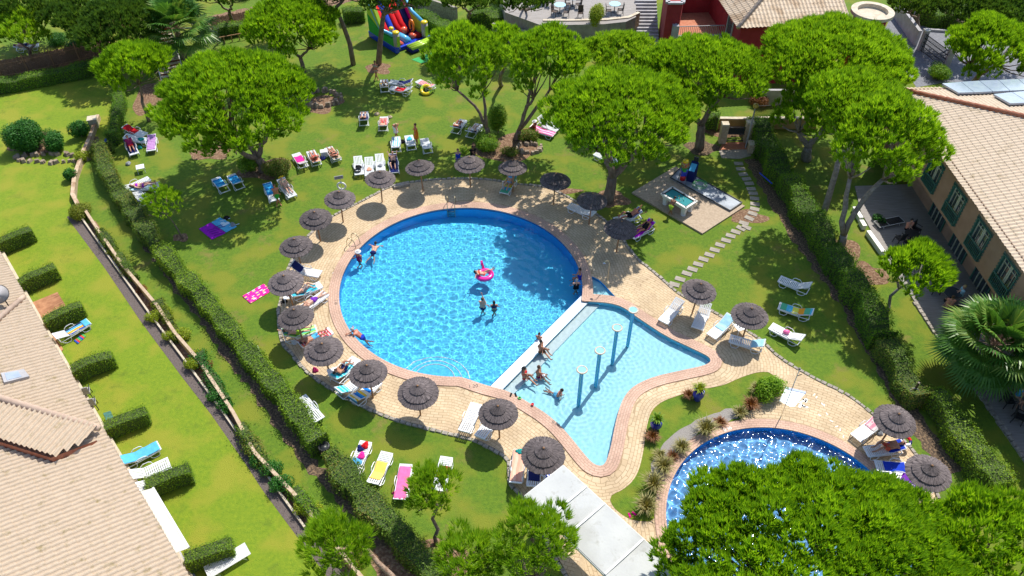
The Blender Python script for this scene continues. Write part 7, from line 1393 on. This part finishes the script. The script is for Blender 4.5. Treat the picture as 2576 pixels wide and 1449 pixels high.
for x, m_ in ((.2, 'vinyl_green'), (.55, 'vinyl_orange'), (W2 * .35, 'vinyl_red'), (W2 * .62, 'vinyl_red'), (W2 - .2, 'vinyl_sky')): mb = MB(); mb.ball((x, D2 - .15, 3.9), (.26, .22, .34), 12); mb.build('top_ornament', m_, bc, True)
mb = MB(); mb.box((W2 * .62, -.45, .2), (W2 * .72, 1.0, .36)); o = mb.build('entry_mat_base', 'cloth_navy', bc); md = o.modifiers.new('b', 'BEVEL'); md.width = .15; md.segments = 3; mb = MB()
for k in range(3): mb.tube([(W2 * .30, -.16 - .3 * k, .42), (W2 * .94, -.16 - .3 * k, .42)], .15, 10)
mb.build('entry_mat', 'vinyl_lime', bc, True)
mat('green_tarp', (.015, .30, .07), (.02, .36, .09), 2, .7, .3, 6); st(sheet('tarpaulin', [g(*p) for p in ((1035, 150), (1085, 133), (1098, 150), (1060, 160))], [], .02, 'green_tarp'))
# ------------------------------------------------------------------ people
def remesh(mb, vox=.02, sm=2):
    me = bpy.data.meshes.new('tmp'); me.from_pydata([tuple(v) for v in mb.v], [], mb.f); o = bpy.data.objects.new('tmp', me); COL.objects.link(o); m = o.modifiers.new('r', 'REMESH'); m.mode = 'VOXEL'; m.voxel_size = vox; m.use_smooth_shade = True
    s = o.modifiers.new('s', 'SMOOTH'); s.factor = .5; s.iterations = sm; dg = bpy.context.evaluated_depsgraph_get(); r = bpy.data.meshes.new_from_object(o.evaluated_get(dg)); bpy.data.objects.remove(o); r.shade_smooth(); return r
V_ = lambda *a: Vector(a)
def capsule(mb, a, b, ra, rb):
    a, b = Vector(a), Vector(b); d = (b - a); n = 4; mb.tube([a + d * (i / n) for i in range(n + 1)], [ra + (rb - ra) * i / n for i in range(n + 1)], 10); mb.ball(a, ra * .985, 10); mb.ball(b, rb * .985, 10)
def torso(p, up, fwd, hup=None, hfw=None):
    up = Vector(up).normalized(); fwd = Vector(fwd); fwd = (fwd - up * fwd.dot(up)).normalized(); lf = up.cross(fwd); J = dict(pel=p, up=up, fwd=fwd, lf=lf); p = Vector(p); J['pel'] = p; J['che'] = p + up * .36; J['nck'] = p + up * .53; hu = Vector(hup).normalized() if hup else up; J['hed'] = J['nck'] + hu * .17; J['hup'] = hu; hf = Vector(hfw) if hfw else fwd; J['hfw'] = (hf - hu * hf.dot(hu)).normalized()
    for s, k in ((1, 'L'), (-1, 'R')): J['sh' + k] = p + up * .47 + lf * .18 * s; J['hip' + k] = p + lf * .095 * s - up * .02
    return J
def ik(a, b, l1, l2, hint):
    """elbow or knee between a and b"""
    a, b, hint = Vector(a), Vector(b), Vector(hint); d = b - a; L = min(d.length, (l1 + l2) * .999); d.normalize(); x = (l1 * l1 - l2 * l2 + L * L) / (2 * L); h = math.sqrt(max(0, l1 * l1 - x * x)); q = hint - d * hint.dot(d); q = q.normalized() if q.length > 1e-5 else d.orthogonal().normalized(); return a + d * x + q * h, a + d * L
def limbs(J, wl, wr, al, ar, eh=(0, 0, -1), kh=None, kl=None, kr=None, tl=None, tr=None):
    kh = kh or J['fwd']
    for k, w in (('L', wl), ('R', wr)): J['el' + k], J['wr' + k] = ik(J['sh' + k], w, .28, .25, eh)
    for k, a, kk, tt in (('L', al, kl, tl), ('R', ar, kr, tr)): J['kn' + k], J['an' + k] = ik(J['hip' + k], a, .43, .42, kk or kh); J['to' + k] = J['an' + k] + Vector(tt if tt else J['fwd']).normalized() * .17
    return J
POSES = {}
def body_meshes(name, J):
    mb = MB(); up, lf, fw_ = J['up'], J['lf'], J['fwd']; p, c = J['pel'], J['che']
    capsule(mb, J['hipL'], J['hipR'], .105, .105); capsule(mb, p + lf * .05, c + lf * .07, .11, .115); capsule(mb, p - lf * .05, c - lf * .07, .11, .115); capsule(mb, J['shL'] - up * .02, J['shR'] - up * .02, .07, .07); capsule(mb, c + lf * .08, c - lf * .08, .115, .115); capsule(mb, c, J['nck'], .1, .055); capsule(mb, J['nck'], J['hed'], .052, .055)
    hm = Matrix((J['hup'].cross(J['hfw']), J['hfw'], J['hup'])).transposed(); mb.ball(J['hed'], (.078, .095, .115), 14, 0, hm); mb.ball(J['hed'] + J['hfw'] * .095 - J['hup'] * .01, (.018, .025, .025), 8, 0, hm); mb.ball(J['hed'] + J['hfw'] * .05 - J['hup'] * .07, (.045, .045, .04), 8, 0, hm)
    for s in (-1, 1): mb.ball(J['hed'] + hm @ Vector((s * .08, -.005, 0)), (.015, .022, .035), 8, 0, hm)
    for k in 'LR': capsule(mb, J['sh' + k], J['el' + k], .052, .038); capsule(mb, J['el' + k], J['wr' + k], .038, .026); capsule(mb, J['hip' + k], J['kn' + k], .085, .054); capsule(mb, J['kn' + k], J['kn' + k] + (J['an' + k] - J['kn' + k]) * .35, .053, .054); capsule(mb, J['kn' + k] + (J['an' + k] - J['kn' + k]) * .35, J['an' + k], .054, .034); capsule(mb, J['an' + k], J['to' + k], .036, .03)
    for k in 'LR':
        d = (J['wr' + k] - J['el' + k]).normalized(); mb.ball(J['wr' + k] + d * .05, .034, 8); capsule(mb, J['wr' + k], J['wr' + k] + d * .07, .026, .030)
    body = remesh(mb, .019)
    fb = MB()
    for k, sg in (('L', 1), ('R', -1)):
        d = (J['wr' + k] - J['el' + k]).normalized(); sd = d.cross(J['fwd']); sd = sd.normalized() if sd.length > .1 else d.orthogonal().normalized(); pl = sd.cross(d)
        for j, (o, ln) in enumerate(((-.03, .068), (-.01, .078), (.01, .073), (.03, .058))): a = J['wr' + k] + d * .08 + sd * o; fb.tube([a, a + d * ln * .5 + pl * .004, a + d * ln * .95 + pl * .02 + sd * o * .15], [.0105, .0095, .007], 6)
        a = J['wr' + k] + d * .035 - sd * .028; fb.tube([a, a + d * .025 - sd * .03, a + d * .06 - sd * .035 + pl * .01], [.012, .011, .008], 6)
    bm = bpy.data.meshes.new('body'); vs = [tuple(v.co) for v in body.vertices]; n0 = len(vs); fs = [tuple(q.vertices) for q in body.polygons] + [tuple(n0 + i for i in f) for f in fb.f]; bm.from_pydata(vs + [tuple(v) for v in fb.v], [], fs); bm.shade_smooth()
    R = dict(body=bm); fm = MB()
    for s in (-1, 1): fm.ball(J['hed'] + hm @ Vector((s * .032, .088, .015)), (.013, .008, .008), 8, 0, hm)
    R['eyes'] = fm; fm = MB(); fm.ball(J['hed'] + hm @ Vector((0, .092, -.055)), (.024, .008, .007), 8, 0, hm); R['mouth'] = fm
    h = MB(); h.ball(J['hed'] + hm @ Vector((0, -.018, .022)), (.092, .098, .115), 14, 0, hm); R['hair_short'] = h; h = MB(); h.ball(J['hed'] + hm @ Vector((0, -.018, .022)), (.095, .1, .117), 14, 0, hm); a = J['hed'] + hm @ Vector((0, -.07, 0)); h.tube([a, a - J['hup'] * .12 - J['hfw'] * .02, a - J['hup'] * .3 - J['hfw'] * .01], [.08, .075, .03], 10); R['hair_long'] = h
    h = MB(); h.ball(J['hed'] + hm @ Vector((0, -.01, .045)), (.1, .11, .1), 14, 0, hm); vs = []
    for r_, z_ in ((.1, .05), (.2, .035), (.2, .045), (.1, .065)):
        for q in range(20): a = q * .31416; vs.append(J['hed'] + hm @ Vector((r_ * math.cos(a), r_ * math.sin(a), z_)))
    h.add(vs, [(i * 20 + q, i * 20 + (q + 1) % 20, (i + 1) * 20 + (q + 1) % 20, (i + 1) * 20 + q) for i in range(3) for q in range(20)]); R['hat'] = h
    g_ = MB(); capsule(g_, J['hipL'], J['hipR'], .12, .12); capsule(g_, p + up * .06 + lf * .05, p + up * .06 - lf * .05, .118, .118)
    for k in 'LR': capsule(g_, J['hip' + k], J['hip' + k] + (J['kn' + k] - J['hip' + k]) * .6, .101, .083)
    R['trunks'] = remesh(g_, .022); g_ = MB(); capsule(g_, J['hipL'] * .9 + p * .1, J['hipR'] * .9 + p * .1, .116, .116)
    for k in 'LR': capsule(g_, J['hip' + k], J['hip' + k] + (J['kn' + k] - J['hip' + k]) * .12, .1, .094)
    R['bikini_bottom'] = remesh(g_, .022); g_ = MB(); capsule(g_, c + lf * .08 + up * .0, c - lf * .08, .127, .127)
    for s in (-1, 1): g_.ball(c + lf * .08 * s + fw_ * .085, (.062, .062, .062), 10)
    R['bikini_top'] = remesh(g_, .022); g_ = MB(); capsule(g_, J['hipL'] * .9 + p * .1, J['hipR'] * .9 + p * .1, .117, .117); capsule(g_, p + lf * .05, c + lf * .07, .122, .127); capsule(g_, p - lf * .05, c - lf * .07, .122, .127)
    for s in (-1, 1): g_.ball(c + lf * .08 * s + fw_ * .085, (.062, .062, .062), 10); capsule(g_, c + lf * .1 * s, J['nck'] + lf * .09 * s - up * .05, .05, .03)
    R['swimsuit'] = remesh(g_, .022); g_ = MB(); capsule(g_, p + lf * .05, c + lf * .08, .128, .13); capsule(g_, p - lf * .05, c - lf * .08, .128, .13); capsule(g_, J['shL'] - up * .02, J['shR'] - up * .02, .083, .083)
    for k in 'LR': capsule(g_, J['sh' + k], J['sh' + k] * .55 + J['el' + k] * .45, .07, .06)
    R['shirt'] = remesh(g_, .022); g_ = MB(); capsule(g_, J['hipL'], J['hipR'], .125, .125)
    m1, m2 = J['knL'] * .5 + J['knR'] * .5, p; g_.tube([p + up * .1, p, p * .5 + m1 * .5, m1], [.15, .17, .17, .18], 14); R['skirt'] = remesh(g_, .022)
    for k, v in list(R.items()):
        if isinstance(v, MB): o = bpy.data.meshes.new(k); o.from_pydata([tuple(q) for q in v.v], [], v.f); o.shade_smooth(); R[k] = o
    POSES[name] = R
def rec(b, wl, wr, al, ar, **kw):
    hx, hz = HX, SZ; J = torso(V_(hx - .08, 0, hz + .13), (math.cos(b), 0, math.sin(b)), (-math.sin(b), 0, math.cos(b))); return limbs(J, wl, wr, al, ar, **kw)
Z0 = SZ + .08
for nm, b in (('lie', R_(14)), ('lie_up', R_(33))):
    body_meshes(nm, rec(b, (.82, -.36, Z0), (.86, .36, Z0), (.24, -.12, Z0), (.26, .13, Z0), kl=(0, 0, 1), kr=(0, 0, 1), tl=(-.3, -.2, 1), tr=(-.3, .2, 1)))
    body_meshes(nm + '_knees', rec(b, (.95, -.12, Z0 + .33), (.95, .12, Z0 + .33), (.42, -.12, Z0), (.50, .13, Z0), kl=(0, -.1, 1), kr=(0, .2, 1), tl=(-1, 0, .0), tr=(-1, 0, 0)))
    body_meshes(nm + '_arms', rec(b, (1.9, -.3, Z0 + .25), (1.88, .3, Z0 + .28), (.24, -.10, Z0), (.34, .14, Z0), kl=(0, 0, 1), kr=(0, .6, 1), tl=(-.3, -.2, 1), tr=(-.3, .2, 1), eh=(0, 0, -1)))
J = torso(V_(.95, 0, SZ + .12), (1, 0, .03), (0, 0, -1), (1, 0, .1), (.2, .9, -.4)); body_meshes('prone', limbs(J, (1.75, -.2, Z0), (1.72, .22, Z0), (.1, -.12, Z0), (.12, .14, Z0), eh=(0, 0, -1), kl=(0, 0, -1), kr=(0, 0, -1), tl=(-1, -.1, -.2), tr=(-1, .1, -.2)))
J = torso(V_(0, 0, .93), (0, .02, 1), (0, 1, 0)); body_meshes('stand', limbs(J, (.27, .12, .88), (-.27, .05, .88), (.13, .02, .08), (-.12, -.04, .08), eh=(0, -1, 0), tl=(.2, 1, -.25), tr=(-.2, 1, -.25)))
J = torso(V_(0, 0, .93), (0, .02, 1), (0, 1, 0)); body_meshes('stand_arm_up', limbs(J, (.33, .15, 1.05), (-.12, .15, 2.0), (.13, .02, .08), (-.12, -.04, .08), eh=(0, -1, 0), tl=(.2, 1, -.25), tr=(-.2, 1, -.25)))
J = torso(V_(0, 0, .93), (0, .02, 1), (0, 1, 0)); body_meshes('stand_hands', limbs(J, (.42, .18, 1.02), (-.42, .18, 1.02), (.1, .02, .08), (-.1, -.04, .08), eh=(0, -1, -.4), tl=(.2, 1, -.25), tr=(-.2, 1, -.25)))
J = torso(V_(0, -.12, .93), (0, .62, .8), (0, 1, -.6), (0, .9, .5), (0, .7, -.8)); body_meshes('bend', limbs(J, (.18, .62, .78), (-.18, .58, .8), (.12, .02, .08), (-.12, -.08, .08), eh=(0, -1, 0), tl=(.2, 1, -.25), tr=(-.2, 1, -.25)))
J = torso(V_(0, 0, .12), (0, -.12, 1), (0, 1, .1), (0, .2, 1), (0, 1, -.4)); body_meshes('sit_ground', limbs(J, (.3, .32, .12), (-.22, .45, .28), (.16, .80, .05), (-.12, .52, .05), eh=(0, -1, 0), kl=(.3, 0, 1), kr=(-.2, 0, 1), tl=(0, .6, .8), tr=(0, 1, .1)))
J = torso(V_(0, 0, .12), (.0, -.3, 1), (0, 1, .3)); body_meshes('sit_back', limbs(J, (.3, -.32, .04), (-.3, -.3, .04), (.14, .84, .05), (-.1, .82, .05), eh=(0, -1, 0), kl=(.2, 0, 1), kr=(-.2, 0, 1), tl=(0, .4, .9), tr=(0, .4, .9)))
J = torso(V_(0, 0, .5), (0, .05, 1), (0, 1, 0)); body_meshes('sit_chair', limbs(J, (.2, .4, .62), (-.2, .4, .62), (.13, .45, .08), (-.12, .42, .08), eh=(0, -1, -.5), kl=(0, .3, 1), kr=(0, .3, 1), tl=(0, 1, -.2), tr=(0, 1, -.2)))
J = torso(V_(0, -.1, -.05), (0, .97, .25), (0, .25, -1), (0, .6, 1), (0, 1, -.2)); body_meshes('swim', limbs(J, (.72, .62, .02), (-.74, .55, .02), (.25, -.75, -.35), (-.25, -.8, -.3), eh=(0, 0, -1), kl=(.5, 0, -1), kr=(-.5, 0, -1), tl=(0, -1, 0), tr=(0, -1, 0)))
J = torso(V_(0, -.1, -.12), (0, .75, .65), (0, .6, -.8), (0, .7, .8), (0, 1, -.3)); body_meshes('lean_edge', limbs(J, (.5, .62, .2), (-.36, .75, .16), (.15, -.55, -.75), (-.15, -.6, -.8), eh=(1, 0, -.1), kl=(.3, 0, -1), kr=(-.3, 0, -1), tl=(0, -1, 0), tr=(0, -1, 0)))
J = torso(V_(.0, 0, .18), (-.85, 0, .35), (.3, 0, 1), (-.6, 0, .7), (.8, 0, .6)); body_meshes('float', limbs(J, (-.75, -.55, .2), (-.2, .62, .25), (.80, .12, .34), (.78, .32, .30), eh=(0, 0, -1), kl=(0, 0, 1), kr=(0, 0, 1), tl=(.4, 0, 1), tr=(.4, 0, 1)))
for k_, R in POSES.items():
    for q in R.values(): q.materials.append(M['skin_light'])
def person(pose, loc, rz, skin, hair, clothes, label, scale=1.0, recv=False, group=None):
    t = empty('person', loc, rz, label, 'person', group); t.scale = (scale,) * 3; R = POSES[pose]
    def sub(nm, me, m_):
        o = bpy.data.objects.new(nm, me); link(o, t); o.material_slots[0].link = 'OBJECT'; o.material_slots[0].material = M[m_]
        if recv: o.cycles.is_caustics_receiver = True
    sub('body', R['body'], skin)
    hk, hm_ = hair
    if hk == 'hat': sub('sun_hat', R['hat'], hm_)
    elif hk == 'hat_long': sub('sun_hat', R['hat'], 'cloth_white'); sub('hair', R['hair_long'], hm_)
    elif hk: sub('hair', R['hair_' + hk], hm_)
    sub('eyes', R['eyes'], 'hair_dark'); sub('mouth', R['mouth'], 'skin_red')
    for c, m_ in clothes: sub({'trunks': 'swim_trunks', 'shirt': 'shirt', 'skirt': 'wrap_skirt'}.get(c, c), R[c], m_)
    return t
def on(L, pose, skin, hair, clothes, label, scale=1.0, up=.02): o, rz, b = L; return person(pose, o + Vector((0, 0, up)) + Vector((math.cos(rz), math.sin(rz), 0)) * (HX * (1 - scale)), rz, skin, hair, clothes, label, scale)
def bik(c): return [('bikini_top', c), ('bikini_bottom', c)]
S_ = 'short'; LO_ = 'long'
on(LO['b2'], 'lie_knees', 'skin_tan', (S_, 'hair_dark'), [('trunks', 'cloth_coral')], 'person in red trunks sunbathing on the right deck', 1.04)
on(LO['e2'], 'lie_knees', 'skin_light', (S_, 'hair_brown'), [('trunks', 'cloth_grey')], 'person with bent knees lying under the polka dot towel parasol'); on(LO['e3'], 'prone', 'skin_light', (S_, 'hair_brown'), [('trunks', 'cloth_purple')], 'person in purple trunks lying face down on the left deck')
on(LO['e4'], 'lie_up_arms', 'skin_light', (S_, 'hair_brown'), [('trunks', 'cloth_lime')], 'person in lime shorts shaded by the left deck parasol'); on(LO['e5'], 'lie_arms', 'skin_tan', (S_, 'hair_dark'), [('trunks', 'cloth_sky')], 'person in blue trunks stretched out with arms behind the head', 1.04)
on(LO['e6'], 'lie_up_knees', 'skin_tan', (S_, 'hair_dark'), [('trunks', 'cloth_navy')], 'person reading with raised knees on the turquoise towel')
on(LO['f2'], 'lie', 'skin_light', (LO_, 'hair_brown'), bik('cloth_violet'), 'person in violet bikini sunbathing on the upper left lawn'); on(LO['f7'], 'lie_up', 'skin_light', ('hat', 'cloth_yellow'), bik('cloth_beige'), 'person with yellow hat reclining beside the man in green shorts')
on(LO['g2'], 'lie_up', 'skin_red', (LO_, 'hair_brown'), [('swimsuit', 'cloth_red')], 'person in red swimsuit between the pink towel and the cool box'); on(LO['g3'], 'lie', 'skin_red', (S_, 'hair_brown'), bik('cloth_black'), 'person in black bikini lying with head towards the pool')
on(LO['h1'], 'lie_up_knees', 'skin_tan', (S_, 'hair_dark'), [('trunks', 'cloth_white')], 'person on the navy towel at the edge of the tree shadow'); on(LO['h2'], 'lie_knees', 'skin_light', (S_, 'hair_brown'), [('trunks', 'cloth_red')], 'person on the red striped towel in the middle of the lawn', .9)
on(LO['i4'], 'lie_up_arms', 'skin_light', (S_, 'hair_brown'), [('trunks', 'cloth_black')], 'person in black shorts reclining above the shaded parasol'); on(LO['k1'], 'lie_up_knees', 'skin_red', (S_, 'hair_red'), [('swimsuit', 'cloth_white')], 'person on the left lounger near the curved pine trunks', .95); on(LO['k2'], 'lie_up', 'skin_light', (S_, 'hair_grey'), [('shirt', 'cloth_white')], 'person in white shirt on the right lounger near the curved pines', .95)
on(LO['l2'], 'lie_up_arms', 'skin_red', (None, None), [('trunks', 'cloth_black')], 'bald person in black trunks reclining behind the parasol', 1.03); on(LO['l3'], 'lie_up', 'skin_red', (S_, 'hair_dark'), [('swimsuit', 'cloth_black')], 'person in black swimsuit reclining on the magenta towel'); on(LO['l4'], 'lie_up', 'skin_light', (LO_, 'hair_brown'), bik('cloth_sky'), 'person hidden under the topmost deck parasol'); on(LO['m1'], 'lie_up', 'skin_tan', (S_, 'hair_dark'), [('shirt', 'cloth_wine'), ('trunks', 'cloth_red')], 'person in dark red clothes at the left lounger group'); on(LO['o1'], 'lie', 'skin_light', (S_, 'hair_brown'), [('trunks', 'cloth_navy')], 'person sunbathing in the far garden beyond the cane fence'); on(LO['j1'], 'lie_up', 'skin_tan', (S_, 'hair_dark'), [('shirt', 'cloth_white')], 'person on the orange towel below the forked pine', .95)
P_ = lambda x, y, z=0: g(x, y, z)
person('stand', P_(702, 517), R_(200), 'skin_red', (S_, 'hair_brown'), [('trunks', 'cloth_green')], 'person in green shorts standing between two loungers'); person('bend', P_(998, 349), R_(200), 'skin_red', (S_, 'hair_blond'), [('swimsuit', 'cloth_white'), ('skirt', 'cloth_white')], 'blond person in white bending over the striped towel'); person('stand_hands', P_(1049, 362), R_(110), 'skin_red', (S_, 'hair_brown'), [('swimsuit', 'cloth_orange'), ('skirt', 'cloth_orange')], 'person in orange wrap standing beside the turquoise towel')
person('stand', P_(948, 202), R_(170), 'skin_red', (S_, 'hair_brown'), bik('cloth_beige'), 'person standing at the foot of the tall forked pine'); person('sit_ground', P_(1343, 330, .35), R_(90), 'skin_red', ('hat_long', 'hair_red'), [('swimsuit', 'cloth_red')], 'red haired person with white hat sitting beside the pink striped towel'); person('stand', P_(1154, 425), R_(190), 'skin_light', (S_, 'hair_brown'), [('swimsuit', 'cloth_blue'), ('skirt', 'cloth_blue')], 'person in blue dress standing behind a parasol', .97); person('sit_chair', P_(1190, 405), R_(200), 'skin_dark', (S_, 'hair_dark'), [('shirt', 'cloth_black'), ('trunks', 'cloth_navy')], 'person in dark clothes sitting behind the same parasol as the blue dress')
person('bend', P_(1686, 541, .12), R_(-35), 'skin_dark', (S_, 'hair_dark'), [('trunks', 'cloth_lime')], 'young person in bright shorts leaning over the pool table', .86)
mb = MB(); a = g(1683, 520, .8); b = g(1716, 503, .98); mb.tube([a, b], [.014, .007], 6); tag(mb.build('billiard_cue', 'wood_pole'), 'wooden billiard cue held by the player in bright shorts', 'cue')
WB_ = WZ
def wet(pose, px, rz, depth, skin, hair, clothes, label, scale=1.0, z=WB_): p = g(px[0], px[1], z); p.z = z - depth; return person(pose, p, rz, skin, hair, clothes, label, scale, recv=True)
wet('swim', (940, 632), R_(-10), -.02, 'skin_light', (S_, 'hair_dark'), [('trunks', 'cloth_navy')], 'person in navy trunks swimming with spread arms near the ladder'); wet('stand_hands', (904, 653), R_(150), 1.0, 'skin_red', ('hat', 'cloth_white'), [('swimsuit', 'cloth_wine')], 'person with white cap and dark red swimsuit by the ladder')
wet('lean_edge', (905, 842), R_(75), .05, 'skin_red', (S_, 'hair_grey'), [('trunks', 'cloth_blue')], 'grey haired person in blue trunks climbing onto the left pool edge', 1.0, z=.05); wet('stand_arm_up', (1214, 772), R_(-15), 1.0, 'skin_light', (S_, 'hair_brown'), [('trunks', 'cloth_navy')], 'person in navy trunks standing in the pool with one arm raised'); wet('stand_hands', (1243, 776), R_(5), 1.02, 'skin_tan', (LO_, 'hair_dark'), bik('cloth_navy'), 'dark haired person in navy bikini standing in the pool', .93)
wet('sit_chair', (1458, 700), R_(100), .42, 'skin_tan', (S_, 'hair_dark'), [('swimsuit', 'cloth_blue')], 'person in blue swimsuit sitting at the right pool edge', .95); wet('stand_hands', (1449, 722), R_(10), 1.0, 'skin_light', (S_, 'hair_grey'), [('swimsuit', 'cloth_black')], 'person in black swimsuit standing in the water at the right edge', .95)
person('float', P_(1216, 693, .06), R_(12), 'skin_light', (LO_, 'hair_dark'), bik('cloth_coral'), 'young person lying in the pink flamingo ring', .82)
DW = -.05
wet('stand', (1356, 852), R_(160), 1.0, 'skin_tan', (S_, 'hair_dark'), [('trunks', 'cloth_black')], 'person in the water behind the white dividing wall', .85); person('sit_ground', P_(1361, 885, DW), R_(-128), 'skin_tan', (S_, 'hair_dark'), [('trunks', 'cloth_brown')], 'person in patterned shorts sitting on the white dividing wall'); person('sit_ground', P_(1320, 952, DW), R_(-118), 'skin_tan', (LO_, 'hair_dark'), bik('cloth_red'), 'person in red bikini sitting on the white dividing wall')
wet('sit_ground', (1356, 943), R_(-125), .2, 'skin_tan', (S_, 'hair_brown'), [('trunks', 'cloth_wine')], 'person sitting in shallow water holding a baby', 1.0); wet('sit_chair', (1368, 950), R_(60), .36, 'skin_light', ('hat', 'cloth_white'), [('trunks', 'cloth_cyan')], 'baby with white sun hat held in the shallow water', .45); wet('sit_back', (1404, 992), R_(60), .26, 'skin_red', (S_, 'hair_dark'), [('trunks', 'cloth_sky')], 'person in blue bottoms leaning back in the paddling pool', .93)
person('sit_chair', P_(2408, 758, .07), R_(80), 'skin_light', (S_, 'hair_blond'), [('shirt', 'cloth_paleblue')], 'fair haired person in pale blue shirt at the terrace table'); person('sit_chair', P_(2378, 785, .07), R_(-20), 'skin_light', (S_, 'hair_brown'), [('shirt', 'cloth_salmon')], 'person in salmon shirt with back to the camera at the terrace table'); person('sit_chair', P_(2277, 590, .07), R_(180), 'skin_light', (S_, 'hair_dark'), [('shirt', 'cloth_salmon'), ('skirt', 'cloth_black')], 'person in pink top at the upper terrace table'); person('sit_chair', P_(2552, 1010, .07), R_(180), 'skin_light', (S_, 'hair_grey'), [('shirt', 'cloth_sky')], 'person in blue shirt at the right frame edge')
# book held by the reader
p = at(LO['e6'], 1.0, 0, .55); mb = MB(); mb.box((0, 0, 0), (.02, .3, .2), 0, 0, .5); o = mb.build('open_book', 'cloth_white', loc=p); o.rotation_euler = (0, 0, LO['e6'][1]); tag(o, 'open book held above the raised knees on the left deck', 'book')
